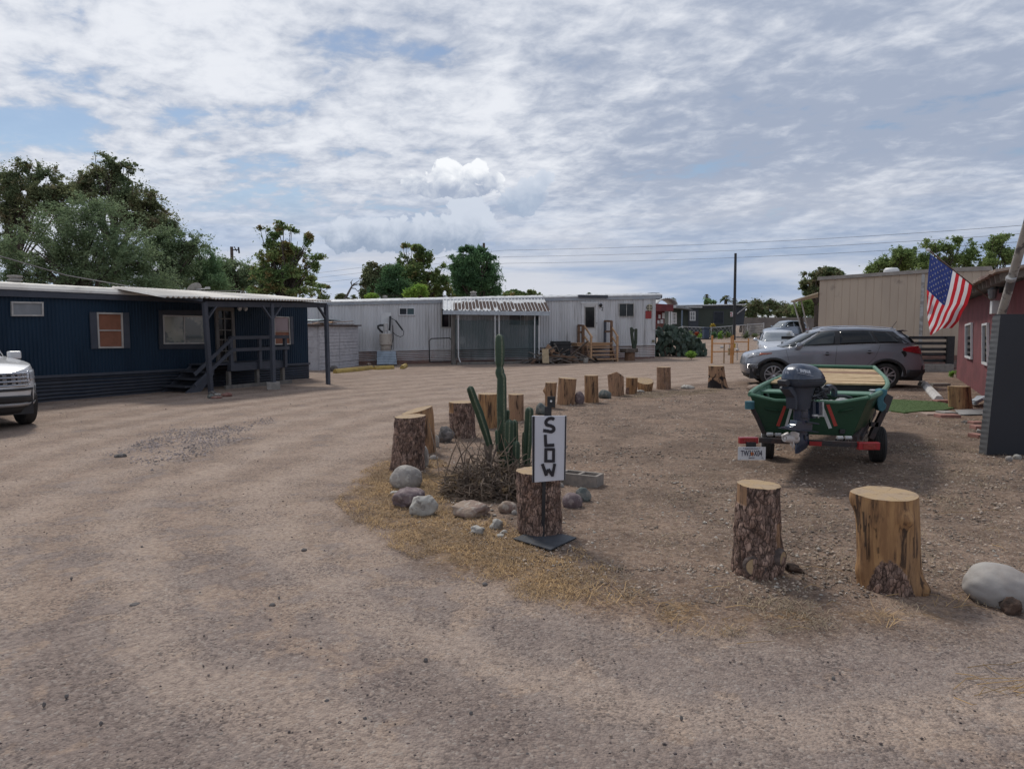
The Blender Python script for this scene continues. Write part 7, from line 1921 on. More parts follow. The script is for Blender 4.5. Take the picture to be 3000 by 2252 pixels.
# ================================================================== BOAT
m_bg = M('boat_green', (.006, .032, .013), .42, (.008, .040, .016), scale=3, bump=.12, bscale=30, spec=.3, col3=(.018, .055, .028), scale3=4, lo3=.6, hi3=.75)
m_bl = M('boat_rail_green', (.085, .185, .115), .5, (.065, .155, .095), scale=5, bump=.08)
m_bi = M('boat_inside_green', (.05, .14, .085), .6, (.04, .115, .07), scale=5, bump=.1)
def boat():
    cb = lambda x, y, Y: P(*CB(x, y), Y)
    TL, TR = Vector((cb(325, 590, 7.85).x, 7.85, 0)), Vector((cb(1768, 590, 7.5).x, 7.5, 0))
    BLv, BR = Vector((cb(1000, 222, 11.9).x, 11.9, 0)), Vector((cb(1842, 205, 11.5).x, 11.5, 0))
    def edge(t, sg):
        a, b = (TL, BLv) if sg < 0 else (TR, BR); p = a.lerp(b, t); q = (TR - TL).normalized()
        return p + q * sg * (.19 if sg > 0 else .10) * math.sin(math.pi * max(0, min(1, t)) ** .8)
    def hp(s, t, z):
        L_, R_ = edge(t, -1), edge(t, 1); c = (L_ + R_) / 2; w = (R_ - L_) / 2; v = c + w * s; return Vector((v.x, v.y, z))
    zt = lambda t: .895 + .02 * t + .075 * t * t * t
    zb = lambda t: .49 if t < .6 else .49 + .30 * ((t - .6) / .4) ** 1.8
    fl = .76
    root = thing('jon_boat', 'green flat bottomed boat with wooden slat bow deck resting on a trailer', 'boat', hp(0, .5, .49))
    mb = MB()
    # outer hull sides and bottom with slight thickness inward
    def side(sg, inner=0):
        i_ = .02 * inner
        return lambda u, v: hp(sg * (fl + (1 - fl) * v - i_), u, zb(u) + i_ + (zt(u) - zb(u) - i_) * v)
    for sg in (1, -1): mb.grid(side(sg), 40, 8)
    mb.grid(lambda u, v: hp(fl * (2 * v - 1), u, zb(u)), 40, 4)
    mb.grid(lambda u, v: hp((2 * u - 1) * (fl + (1 - fl) * v), 1, zb(1) + (zt(1) - zb(1)) * v), 6, 4)
    mb.build('hull', m_bg, root, smooth=True, angle=30)
    mb = MB()
    for sg in (1, -1): mb.grid(side(sg, 1), 40, 6)
    mb.grid(lambda u, v: hp((fl - .03) * (2 * v - 1), u, zb(u) + .05), 40, 4)
    for sg in (1, -1):
        for k in range(8):
            t = .08 + k * .11; mb.beam(hp(sg * (fl - .03), t, zb(t) + .06), hp(sg * .97, t, zt(t) - .02), .03, .02, up=(1, 0, 0))
    mb.build('interior', m_bi, root, smooth=True, angle=30)
    # transom with a step down for the motor
    zc_ = .835; c1_, c2_ = -.56, .53
    po = [(-fl, zb(0)), (fl, zb(0)), (1, zt(0)), (c2_, zc_), (c1_, zc_), (-1, zt(0))]
    nrm = (TR - TL).normalized(); nrm = Vector((nrm.y, -nrm.x, 0))
    tr = MB().prism([hp(s, 0, z) for s, z in po], nrm * .035).build('transom', m_bg, root, bevel=.004)
    # rails
    for sg in (1, -1):
        mb = MB(); pts = [hp(sg * 1.0, t / 30, zt(t / 30) + .012) for t in range(31)]; mb.tube(pts, .030, 8); mb.build('gunwale', m_bl, root, smooth=True)
    MB().tube([hp(-1, 1, zt(1) + .01), hp(1, 1, zt(1) + .01)], .028, 8).build('bow_rail', m_bl, root, smooth=True)
    mb = MB(); pts = [hp(-1, 0, zt(0) + .01), hp(c1_, 0, zc_ + .01), hp(c2_, 0, zc_ + .01), hp(1, 0, zt(0) + .01)]; pts = [p + nrm * .015 for p in pts]; mb.tube(pts, .020, 8); mb.build('transom_rail', m_bl, root, smooth=True)
    # seats
    def bench(t0, t1, z, mat, name='seat'):
        w = .95; MB().hexa([hp(s, t, z_) for z_ in (zb(.3) + .05, z) for s, t in ((-w * .86, t0), (w * .86, t0), (w * .86, t1), (-w * .86, t1))]).build(name, mat, root)
        MB().hexa([hp(s, t, z_) for z_ in (z + .001, z + .022) for s, t in ((-w, t0 - .008), (w, t0 - .008), (w, t1 + .008), (-w, t1 + .008))]).build(name + '_top', m_bl, root)
    bench(.20, .27, .845, m_bg)
    # bow deck of thin wooden slats
    m_slat = M('deck_slat', (.50, .36, .20), .7, (.40, .27, .14), scale=9, stretch=(1, 1, 1), bump=.2, island=.22)
    m_slatb = M('deck_slat_brown', (.23, .125, .07), .75, (.28, .16, .09), scale=8, bump=.2)
    t0, t1, n = .37, .965, 14
    for k in range(n):
        a = t0 + (t1 - t0) * k / n; b = t0 + (t1 - t0) * (k + .86) / n; z = .905 + .045 * a
        r2 = random.Random(k); tw = r2.uniform(-.006, .006)
        m = MB().hexa([hp(s, t, z_ + tw * s + (.04 * max(0, t - .5))) for z_ in (z - .012, z + .010) for s, t in ((-.955, a), (.955, a), (.955, b), (-.955, b))])
        m.build('deck_slat', m_slatb if k in (9, 10) else m_slat, root)
    MB().hexa([hp(s, t, z_) for z_ in (.60, .905) for s, t in ((-.93, .38), (.93, .38), (.93, .395), (-.93, .395))]).build('deck_bulkhead', m_black, root)
    # cargo: grey tarp and cleat
    mb = MB(); mb.grid(lambda u, v: hp(.05 + .55 * u, .03 + .15 * v, .80 + .04 * math.sin(u * 7) * math.sin(v * 5 + 1) + .02 * mnoise.noise((u * 9, v * 9, 0))), 24, 12)
    tag(mb.build('tarp', M('grey_tarp', (.24, .25, .25), .8, (.16, .17, .17), scale=9, bump=.4), smooth=True), 'crumpled grey tarp lying in the stern of the green boat', 'tarp')
    MB().lathe([(.03, 0), (.02, .03), (.04, .05), (.0, .06)], hp(.86, .16, zt(.1) - .02), n=12).tube([hp(.82, .16, zt(.1) + .03), hp(.92, .16, zt(.1) + .03)], .012, 6).build('cleat', m_galv, root)
    # stripes and handles on the transom
    def tp(x, y, o=.0):
        # pixel -> transom plane
        pl = Plane(TL + nrm * .035, TR + nrm * .035); s, h = pl.hit(*CB(x, y), o=o); return pl.pt(s, h, o)
    m_sr = M('stripe_red', (.36, .035, .02), .6, (.30, .03, .02), bump=.1); m_sw = M('stripe_white', (.50, .50, .48), .6, bump=.1)
    for q, mt in ((((735, 700), (768, 712), (683, 955), (642, 945)), m_sr), (((815, 705), (842, 735), (775, 965), (738, 980)), m_sw), (((1178, 708), (1218, 700), (1325, 975), (1285, 983)), m_sw), (((1255, 688), (1295, 686), (1392, 945), (1350, 955)), m_sr)):
        MB().prism([tp(x, y, .001) for x, y in q], nrm * .003).build('stripe', mt, tr)
    for q in (((510, 728), (530, 745), (660, 765), (690, 760)), ((1410, 775), (1440, 772), (1565, 745), (1590, 728))):
        MB().tube([tp(*q[0]), tp(*q[1], .03), tp(*q[2], .03), tp(*q[3])], .009, 6).build('handle', m_bg, tr, smooth=True)
    a = tp(1448, 1018, .02); MB().box(a, (.055, .03, .05)).build('transducer', m_black, tr, bevel=.005)
    # ---------------- trailer
    tl = thing('boat_trailer', 'black steel boat trailer with red tail lights under the green boat', 'trailer', hp(0, .35, 0))
    m_fr = M('trailer_frame', (.022, .02, .022), .7, (.045, .026, .024), scale=9, bump=.3)
    YB = 7.42
    A_, B_ = cb(432, 1120, 7.55), cb(1665, 1178, 7.25)
    mb = MB().beam(A_, B_, .055, .052)
    for k in range(16):
        p = A_.lerp(B_, .04 + .92 * k / 15) + Vector((0, -.029, 0)); mb.lathe([(.010, 0), (.010, .003), (.0, .004)], p, nrm, 8, mi=1)
    mb.build('cross_bar', [m_fr, m_black], tl)
    q0, q1 = cb(1045, 1158, 7.36), cb(1195, 1165, 7.33); MB().beam(q0 + nrm * .02, q1 + nrm * .02, .01, .045).build('reflector', m_red, tl)
    ax_ = (TR - TL).normalized()
    for sg, tt in ((-.62, 1.0), (.62, 1.0)):
        MB().beam(hp(sg, -.02, .42), hp(sg * .75, .62, .44), .06, .08).beam(hp(sg * .75, .62, .44), hp(0, 1.08, .42), .06, .08).build('side_rail', m_fr, tl)
        MB().beam(hp(sg * .95, .0, .475), hp(sg * .8, .55, .478), .09, .03).build('bunk', m_greywood, tl)
    MB().beam(hp(0, .98, .42), hp(0, 1.32, .42), .06, .08).beam(hp(0, 1.3, .42), hp(0, 1.3, 0), .05, .05).beam(hp(-.75, .25, .40), hp(.75, .25, .40), .05, .06).build('tongue', m_fr, tl)
    MB().beam(hp(0, 1.08, .42), hp(0, 1.08, .95), .06, .06).build('winch_post', m_fr, tl)
    # wheels
    wl, wr = Vector((cb(535, 1200, 8.86).x, 8.86, .22)), Vector((cb(1880, 1200, 8.62).x, 8.62, .22))
    wx = (wr - wl).normalized(); wx.z = 0
    wxx = (wx + Vector((.0, -.12, 0))).normalized()
    MB().tube([wl, wr], .025, 8).build('axle', m_fr, tl)
    for c, sg in ((wl, -1), (wr, 1)):
        r = .222; tw = .145; a = wxx * sg
        prof = [(r * .5, -tw / 2), (r * .9, -tw / 2), (r * .97, -tw / 2 + .015), (r, -tw / 2 + .03)]
        for k in range(5): prof += [(r, -.038 + k * .019 - .003), (r - .008, -.038 + k * .019), (r, -.038 + k * .019 + .003)]
        prof += [(r, tw / 2 - .03), (r * .97, tw / 2 - .015), (r * .9, tw / 2), (r * .5, tw / 2)]
        w = MB().lathe(prof, c, a, 40).build('wheel', m_tyre, tl, smooth=True, angle=30)
        MB().lathe([(r * .52, tw / 2 - .03), (r * .5, tw / 2 + .004), (r * .2, tw / 2 - .02), (.0, tw / 2 - .0)], c, a, 20).build('rim', m_galv, w, smooth=True)
    # guide posts with teal foam
    m_teal = M('teal_foam', (.045, .14, .17), .8, (.035, .11, .135), scale=8, bump=.3)
    g1 = [cb(492, 1035, 7.75), cb(425, 880, 7.75), cb(345, 720, 7.75)]
    gp = MB().tube(g1, .024, 8).build('guide_post', m_fr, tl)
    MB().tube([cb(318, 648, 7.7), cb(318, 740, 7.7)], .050, 14).build('guide_pad', m_teal, gp, smooth=True)
    g2 = [cb(1795, 1100, 8.1), cb(1862, 960, 8.1), cb(1955, 765, 8.1)]
    gp = MB().beam(g2[0], g2[1], .06, .05, up=(0, 1, 0)).beam(g2[1], g2[2], .06, .05, up=(0, 1, 0)).beam(cb(1790, 930, 8.1), cb(1880, 930, 8.1), .05, .05, up=(0, 1, 0)).beam(cb(1955, 765, 8.1), cb(2025, 575, 8.16), .09, .03, up=(0, 1, 0)).build('guide_post', m_fr, tl)
    q = [cb(1885, 555, 8.0), cb(1900, 512, 8.0), cb(1955, 500, 8.0), cb(2010, 508, 8.0), cb(2003, 560, 8.0), cb(1965, 610, 8.0), cb(1958, 655, 8.0), cb(2000, 690, 8.0), cb(1985, 740, 8.0), cb(1945, 778, 8.0), cb(1900, 765, 8.0), cb(1880, 690, 8.0), cb(1876, 620, 8.0)]
    MB().prism(q, (.02, .14, 0)).build('guide_pad', m_teal, gp, bevel=.012)
    MB().beam(cb(1600, 1110, 7.5), cb(1840, 735, 9.3), .05, .08).beam(cb(1680, 1100, 7.7), cb(1850, 780, 9.3), .03, .05).build('side_frame', m_fr, tl)
    # roller brackets
    for x0, x1, y, Y in ((530, 600, 1052, 7.6), (630, 700, 1058, 7.6), (1385, 1455, 1095, 7.35), (1480, 1560, 1095, 7.35)):
        mb = MB(); mb.tube([cb(x0, y, Y), cb(x1, y, Y)], .022, 10); mb.build('roller', m_galv, tl, smooth=True)
        mb = MB(); mb.beam(cb(x0, y + 8, Y), cb(x0, y + 70, Y), .012, .04); mb.beam(cb(x1, y + 8, Y), cb(x1, y + 70, Y), .012, .04); mb.build('roller_bracket', m_fr, tl)
    # tail lights, plate
    m_red2 = M('tail_red_bright', (.26, .010, .016), .3, (.28, .01, .015), scale=12, bump=0, spec=.6)
    for (x0, x1, y0, y1, Y) in ((196, 430, 1092, 1168, 7.5), (1650, 1918, 1152, 1244, 7.2)):
        a, b = cb(x0, y1, Y), cb(x1, y0, Y); c = (a + b) / 2; w, h = b.x - a.x, b.z - a.z
        li = MB().box((c.x, Y + .03, c.z), (w, .06, h)).build('tail_light', m_red2, tl, bevel=.006)
        MB().box((c.x, Y - .002, c.z), (w * .60, .008, h * .72)).build('lens', M('tail_lens', (.25, .02, .015), .2, (.19, .012, .012), scale=60, bump=.3, spec=.7), li)
    a, b = cb(172, 1365, 7.45), cb(516, 1205, 7.45); c = (a + b) / 2; w, h = b.x - a.x, b.z - a.z
    MB().box((c.x + .0, 7.48, b.z + .02), (.10, .03, .05)).build('plate_bracket', m_black, tl)
    pr_ = (cb(516, 1300, 7.45) - cb(172, 1296, 7.45)).normalized(); up_ = Vector((0, 0, 1))
    pm = MB().box((c.x, 7.45, c.z), (w, .004, h)).build('license_plate', M('plate_white', (.56, .56, .57), .5, (.52, .52, .53), bump=0), tl, bevel=.0015)
    pc = lambda x, y: cb(x, y, 7.446)
    m_navyt = M('plate_ink', (.02, .02, .05), .5, bump=0)
    text_mesh('GEORGIA', pc(345, 1226), (1, 0, 0), up_, .0155, M('plate_grey_ink', (.12, .12, .15), .5, bump=0), 'state_name', pm, width=.145)
    for x in (245, 442): MB().lathe([(.005, 0), (.004, .002)], pc(x, 1221), (0, -1, 0), 6).build('star_mark', m_navyt, pm)
    text_mesh('TW31X04', pc(340, 1282), (1, 0, 0), up_, .062, m_navyt, 'plate_number', pm, width=.225)
    MB().lathe([(.020, 0), (.017, .0015)], pc(348, 1290), (0, -1, 0), 14).build('peach_mark', M('peach', (.50, .16, .05), .6, bump=0), pm)
    text_mesh('BRANTLEY', pc(342, 1338), (1, 0, 0), up_, .009, m_navyt, 'county_name', pm)
    text_mesh('MAR', pc(472, 1337), (1, 0, 0), up_, .006, m_navyt, 'month_tab', pm)
    for (x, y) in ((205, 1350), (484, 1350), (205, 1222), (484, 1222)): MB().lathe([(.003, 0), (.002, .002)], pc(x, y), (0, -1, 0), 8).build('bolt', m_black, pm)
boat()

def outboard():
    Y0 = 7.32; x0 = P(*CB(920, 700), Y0).x
    F = Vector((.84, .54, 0)).normalized(); PM = Plane(Vector((x0, Y0, 0)), Vector((x0, Y0, 0)) + F)
    if PM.d.dot(F) < 0: pass
    root = thing('outboard_motor', 'blue grey outboard motor with white propeller tilted on the boat stern', 'outboard motor', PM.pt(0, .4, 0))
    m_c = M('motor_blue', (.020, .032, .060), .26, (.024, .037, .068), scale=2, bump=0, coat=.5, metal=.1); m_cg = M('motor_grey_blue', (.030, .037, .055), .5, (.025, .031, .046), scale=5, bump=.1); m_dkc = M('motor_dark', (.02, .022, .028), .55, (.03, .032, .04), scale=8, bump=.2)
    def loft(rows, name, mat, parent=None, p=2.8, n=40, angle=50):
        mb = MB(); vs = []
        for (y, xa, xb, th) in rows:
            e_ = min(th * 430, (xb - xa) * .35); xa += e_; xb -= e_
            a = PM.hit(*CB(xa, y)); b = PM.hit(*CB(xb, y)); c = (a[0] + b[0]) / 2; w = (b[0] - a[0]) / 2; h = (a[1] + b[1]) / 2
            for k in range(n):
                t = 2 * math.pi * k / n; co, si = math.cos(t), math.sin(t)
                vs.append(PM.pt(c + w * math.copysign(abs(co) ** (2 / p), co), h, th * math.copysign(abs(si) ** (2 / p), si)))
        m = len(rows); mb.add(vs, [(i * n + k, i * n + (k + 1) % n, (i + 1) * n + (k + 1) % n, (i + 1) * n + k) for i in range(m - 1) for k in range(n)] + [tuple(range(n)), tuple((m - 1) * n + k for k in range(n))])
        return mb.build(name, mat, parent or root, smooth=True, angle=angle)
    cow = loft([(189, 880, 960, .03), (194, 850, 1005, .07), (208, 815, 1060, .10), (235, 775, 1120, .125), (270, 745, 1165, .138), (320, 728, 1200, .148), (365, 716, 1226, .152)], 'cowling', m_c)
    loft([(365, 720, 1222, .148), (384, 720, 1222, .148)], 'cowling_seal', m_dkc)
    loft([(384, 716, 1228, .152), (408, 716, 1240, .152), (440, 722, 1215, .148), (462, 745, 1180, .125), (475, 770, 1120, .10)], 'lower_cowling', m_cg)
    loft([(470, 745, 1110, .095), (515, 775, 1095, .088), (560, 795, 1080, .082), (640, 808, 1058, .078), (700, 822, 1045, .074), (740, 832, 1038, .070)], 'midsection', m_cg, p=3.6)
    leg = loft([(738, 850, 1040, .052), (800, 852, 1045, .052), (860, 850, 1058, .050), (900, 856, 1048, .045), (960, 868, 1042, .040), (1040, 874, 1042, .036), (1100, 876, 1042, .042), (1150, 872, 1040, .046), (1190, 870, 1038, .036), (1225, 868, 1022, .014), (1285, 872, 925, .008)], 'leg', m_c, p=2.6)
    def fin(pts, th, o, name, mat, parent=None):
        q = [PM.hit(*CB(x, y)) for x, y in pts]; mb = MB(); mb.prism([PM.pt(a, h, o - th / 2) for a, h in q], PM.n * th); return mb.build(name, mat, parent or root, bevel=.003)
    fin([(735, 968), (800, 955), (845, 925), (858, 880), (1045, 915), (1045, 940), (1040, 1000), (880, 995), (745, 985)], .085, 0, 'cavitation_plate', m_c)
    fin([(740, 978), (1085, 1010), (1085, 1020), (740, 990)], .15, 0, 'plate_edge', m_cg)
    fin([(960, 882), (1105, 910), (1105, 925), (960, 905)], .13, 0, 'splash_plate', m_cg)
    def strip(pts, r, name, mat, o=.06, parent=None, n=6):
        MB().tube([PM.pt(*PM.hit(*CB(x, y), o=(oo[0] if (oo := e) else o)), (e[0] if e else o)) for x, y, *e in pts], r, n).build(name, mat, parent or root, smooth=True)
    strip([(1010, 765), (962, 768), (958, 845), (1040, 855)], .004, 'panel_groove', m_dkc, .057)
    strip([(905, 408), (1225, 408)], .004, 'cowling_line', m_dkc, .155)
    for x, y in ((838, 438), (992, 1055)): a = PM.hit(*CB(x, y)); MB().lathe([(.010, 0), (.010, .006), (.0, .007)], PM.pt(a[0], a[1], .118 if y < 500 else .040), PM.n, 10).build('bolt', m_dkc, root)
    fin([(940, 1052), (956, 1052), (956, 1112), (940, 1108)], .012, .046, 'water_inlet', m_dkc)
    # rear pull handle / hinge block on the left
    fin([(705, 395), (735, 380), (760, 400), (762, 440), (730, 465), (708, 440)], .10, .0, 'rear_latch', m_dkc)
    fin([(748, 470), (812, 470), (850, 620), (845, 740), (822, 740), (815, 600), (735, 495)], .11, 0, 'rear_cover', m_cg)
    # propeller
    m_pw = M('prop_white', (.52, .48, .46), .35, (.46, .42, .40), scale=6, bump=.05)
    h0, h1 = PM.hit(*CB(885, 1105)), PM.hit(*CB(745, 1100)); a, b = PM.pt(h0[0], h0[1], 0), PM.pt(h1[0], h1[1], 0); d = (b - a); L = d.length; d.normalize()
    pr_ = MB().lathe([(.046, 0), (.048, L * .3), (.042, L * .8), (.034, L), (.028, L), (.026, L * .9), (.016, L * .9), (.016, L * .97), (.0, L * .97)], a, d, 24).build('propeller', m_pw, root, smooth=True, angle=40)
    mb = MB(); u1 = Vector((0, 0, 1)); u2 = d.cross(u1).normalized()
    for k in range(3):
        an = math.pi + k * 2 * math.pi / 3 + .25; r_ = u1 * math.cos(an) + u2 * math.sin(an); t_ = d.cross(r_)
        def bf(u, v, r_=r_, t_=t_): return a + d * (L * .45 + (v - .5) * .055 * (1 - .2 * u)) + r_ * (.035 + .068 * u) + t_ * ((v - .5) * .085 * math.sin(math.pi * (.25 + .70 * u)) )
        mb.grid(bf, 6, 6)
    o = mb.build('blade', m_pw, pr_, smooth=True); o.modifiers.new('t', 'SOLIDIFY').thickness = .006
    # steering and carburettor tangle at the front, clamp brackets, tiller
    cb2 = lambda x, y, o=0.0: PM.pt(*PM.hit(*CB(x, y), o=o), o)
    r_ = random.Random(2); mb = MB()
    for k in range(16):
        pts = [cb2(r_.uniform(1050, 1130), r_.uniform(470, 640), r_.uniform(-.05, .08))]
        for j in range(3): pts.append(cb2(r_.uniform(1090, 1300), r_.uniform(450, 620), r_.uniform(-.05, .1)))
        mb.tube(pts, r_.uniform(.006, .012), 6)
    mb.box(cb2(1180, 540), (.10, .10, .09)); mb.box(cb2(1250, 520), (.07, .06, .07)); mb.build('linkage', m_dkc, root, smooth=True)
    fin([(1040, 645), (1075, 640), (1080, 850), (1045, 850)], .10, 0, 'clamp_bracket', m_cg); fin([(1092, 650), (1125, 650), (1128, 810), (1095, 810)], .08, .03, 'clamp_bracket', m_c); fin([(1140, 650), (1160, 650), (1165, 830), (1148, 830)], .03, .05, 'clamp_bracket', m_galv)
    MB().beam(cb2(1090, 820, .05), cb2(1185, 822, .05), .02, .02).tube([cb2(1150, 700, .05), cb2(1160, 850, .05)], .008, 6).build('clamp_screw', m_galv, root)
    fin([(1262, 455), (1300, 440), (1345, 470), (1368, 500), (1368, 575), (1340, 590), (1335, 510), (1300, 480), (1275, 545), (1262, 540)], .05, 0, 'tiller_handle', m_c)
    MB().tube([cb2(1350, 580), cb2(1480, 585), cb2(1560, 612)], .018, 10).build('tiller_grip', m_dkc, root, smooth=True)
    # lettering on the cowling side
    w1, w2 = PM.hit(*CB(920, 270), o=.15), PM.hit(*CB(1055, 292), o=.15); mc = ((w1[0] + w2[0]) / 2, (w1[1] + w2[1]) / 2)
    rt_ = (PM.pt(w2[0], w2[1], 0) - PM.pt(w1[0], w1[1], 0)); wd = rt_.length; upv = (Vector((0, 0, 1)) - PM.n * .30); upv = (upv - rt_ * (upv.dot(rt_) / rt_.length_squared))
    m_let = M('decal_silver', (.50, .53, .58), .5, (.48, .5, .55), bump=0)
    text_mesh('YAMAHA', PM.pt(mc[0], mc[1], .156), rt_, upv, .034, m_let, 'lettering', cow, width=wd)
    q = PM.hit(*CB(893, 265), o=.148); ctr = PM.pt(q[0], q[1], .152); nn = rt_.normalized().cross(upv.normalized())
    mb = MB(); R1, R2 = .0145, .0115; N = 20; x_, y_ = rt_.normalized(), upv.normalized()
    ring = [ctr + (x_ * math.cos(2 * math.pi * k / N) + y_ * math.sin(2 * math.pi * k / N)) * r + nn * .003 for r in (R1, R2) for k in range(N)]
    mb.add(ring, [(k, (k + 1) % N, N + (k + 1) % N, N + k) for k in range(N)])
    for k in range(3): an = math.pi / 2 + k * 2 * math.pi / 3; mb.beam(ctr + nn * .003, ctr + nn * .003 + (x_ * math.cos(an) + y_ * math.sin(an)) * .0115, .003, .001, up=nn)
    mb.build('emblem', m_let, cow)
    q = PM.hit(*CB(764, 295), o=.10); text_mesh('F8', PM.pt(q[0], q[1], .108), (F - PM.n * -.9), Vector((0, 0, 1)) - PM.n * .2, .026, m_let, 'model_mark', cow, nrm_off=.006, width=.03)
    strip([(905, 300, .149), (1000, 318, .151), (1120, 345, .145), (1180, 358, .125)], .0022, 'pinstripe', m_let, .15, cow)
outboard()

# ================================================================== TREES
def leaf_mat(name, c1, c2, c3=None, sc=.7):
    up_ = lambda c: tuple(min(.5, v * 2.9) for v in c) if c else None
    mt = M(name, up_(c1), .75, up_(c2), scale=sc, bump=0, island=.38, col3=up_(c3), scale3=1.3, lo3=.52, hi3=.62, spec=.25)
    n = mt.node_tree; b = n.nodes['Principled BSDF']; o = n.nodes['Material Output']
    t = n.nodes.new('ShaderNodeBsdfTranslucent'); mx = n.nodes.new('ShaderNodeMixShader'); mx.inputs[0].default_value = .45
    n.links.new(b.inputs['Base Color'].links[0].from_socket, t.inputs[0]); n.links.new(b.outputs[0], mx.inputs[1]); n.links.new(t.outputs[0], mx.inputs[2]); n.links.new(mx.outputs[0], o.inputs[0])
    return mt
def leaves(blobs, n, size, aspect, mat, seed, droop=0.0, gap=.0, name='crown', parent=None, shell=.55, sprig=0):
    """blobs: (x,y,z, rx,ry,rz) in metres; leaf quads in clumps through each blob's volume"""
    r_ = np.random.RandomState(seed)
    vol = np.array([b[3] * b[5] * max(b[4], .5 * b[3]) ** .6 for b in blobs]); cnt = np.maximum(3, (n * vol / vol.sum())).astype(int)
    C = []
    for b, k in zip(blobs, cnt):
        ncl = max(5, k // 40)
        d = r_.randn(ncl, 3); d /= np.linalg.norm(d, axis=1)[:, None]
        rr = (.25 + .8 * r_.rand(ncl)) * (.95 + .22 * r_.randn(ncl))
        rr = np.where(r_.rand(ncl) < .25, rr * r_.rand(ncl), rr)
        out_ = r_.rand(ncl) < .16; rr = np.where(out_, 1.0 + .32 * r_.rand(ncl), rr)
        cl = d * rr[:, None]
        idx = r_.randint(0, ncl, k)
        s_ = np.where(out_, .07, .20 + .16 * r_.rand(ncl))
        p = cl[idx] + r_.randn(k, 3) * s_[idx][:, None]
        C.append(np.array(b[:3]) + p * np.array(b[3:6]))
    C = np.concatenate(C)
    if gap > -1:
        nz = np.array([mnoise.noise((a * 1.5, b * 1.5, c * 1.5 + seed)) for a, b, c in C]); C = C[nz > -gap]
    n = len(C)
    s = size * (.55 + .9 * r_.rand(n))
    a = r_.rand(n) * 6.283; el = r_.randn(n) * .55 - droop
    ax = np.stack([np.cos(a) * np.cos(el), np.sin(a) * np.cos(el), np.sin(el)], 1)
    o = r_.randn(n, 3); sd_ = np.cross(ax, o); sd_ /= np.linalg.norm(sd_, axis=1)[:, None] + 1e-9
    L = ax * s[:, None] * .5; Wd = sd_ * (s / aspect)[:, None] * .5
    V = np.stack([C - L, C + Wd, C + L, C - Wd], 1).reshape(-1, 3)
    F = np.arange(n * 4).reshape(-1, 4)
    me = bpy.data.meshes.new(name); org = np.array(root_loc(parent)) if parent else C.mean(0)
    fast_mesh(me, V - org, F); me.materials.append(mat)
    ob = bpy.data.objects.new(name, me); COL.objects.link(ob); ob.parent = parent
    return ob
m_bark = M('tree_bark', (.075, .058, .045), .95, (.05, .04, .032), scale=5, bump=.5)
def tree(name, label, f, blobs, Y, base, n0, size, aspect, mat, seed, droop=0, gap=.15, thick=.75, trunk=.2, limbs=2, cat='tree', depth=1.0):
    """blobs in crop pixels (cx,cy,rx,ry[,dY])"""
    n = int(n0 * 1.6); size = size * .82; sp = (f(1, 0)[0] - f(0, 0)[0])
    r_ = random.Random(seed); B = []
    for b in blobs:
        yy = Y + (b[4] if len(b) > 4 else r_.uniform(-.6, .6) * depth); c = P(*f(b[0], b[1]), yy); k = sp * yy / FPX
        B.append((c.x, c.y, c.z, b[2] * k, max(b[2], b[3]) * k * thick, b[3] * k))
    bp = P(*f(*base), Y); gz = terr(bp.x, Y); bp.z = gz
    root = thing(name, label, cat, bp)
    mb = MB()
    hub = Vector((bp.x + r_.uniform(-.3, .3), Y, gz + max(1.0, (min(b[2] for b in B) - gz) * .75)))
    mb.tube([bp - Vector((0, 0, .2)), bp.lerp(hub, .5) + Vector((r_.uniform(-.1, .1), 0, 0)), hub], [trunk, trunk * .8, trunk * .62], 8)
    for b in B:
        c = Vector(b[:3])
        for k in range(limbs):
            e = c + Vector((r_.uniform(-.7, .7) * b[3], r_.uniform(-.6, .6) * b[4], r_.uniform(.0, .85) * b[5]))
            m1 = hub.lerp(e, .4) + Vector((r_.uniform(-.3, .3), r_.uniform(-.3, .3), r_.uniform(.0, .5))); m2 = hub.lerp(e, .75) + Vector((r_.uniform(-.2, .2), 0, r_.uniform(0, .3)))
            mb.tube([hub, m1, m2, e], [trunk * .30, trunk * .18, trunk * .10, trunk * .04], 5, cap=False)
            for q in range(3):
                s0 = m1.lerp(e, r_.uniform(.1, .9)); t_ = s0 + Vector((r_.uniform(-.5, .5) * b[3], r_.uniform(-.4, .4) * b[4], r_.uniform(-.1, .6) * b[5])); mb.tube([s0, s0.lerp(t_, .5) + Vector((0, 0, .08)), t_], [trunk * .07, trunk * .05, trunk * .02], 4, cap=False)
    mb.build('trunk', m_bark, root, fix=False)
    leaves(B, n, size, aspect, mat, seed, droop, gap, parent=root)
    return root
L_olive = leaf_mat('leaf_olive', (.050, .066, .034), (.080, .088, .045), (.085, .075, .045))
L_mesq = leaf_mat('leaf_mesquite', (.062, .086, .046), (.085, .108, .060), (.050, .068, .036))
L_dark = leaf_mat('leaf_dark', (.030, .060, .028), (.045, .080, .035), (.022, .042, .022))
L_feather = leaf_mat('leaf_feather', (.060, .098, .048), (.078, .112, .056))
L_heaven = leaf_mat('leaf_heaven', (.052, .080, .030), (.080, .100, .036), (.10, .075, .032))
L_bright = leaf_mat('leaf_bright', (.075, .130, .025), (.100, .150, .030))
L_right = leaf_mat('leaf_right', (.060, .085, .030), (.085, .110, .040))
L_far = leaf_mat('leaf_far', (.045, .062, .030), (.070, .080, .038), (.085, .070, .042))
TN = 'tree'
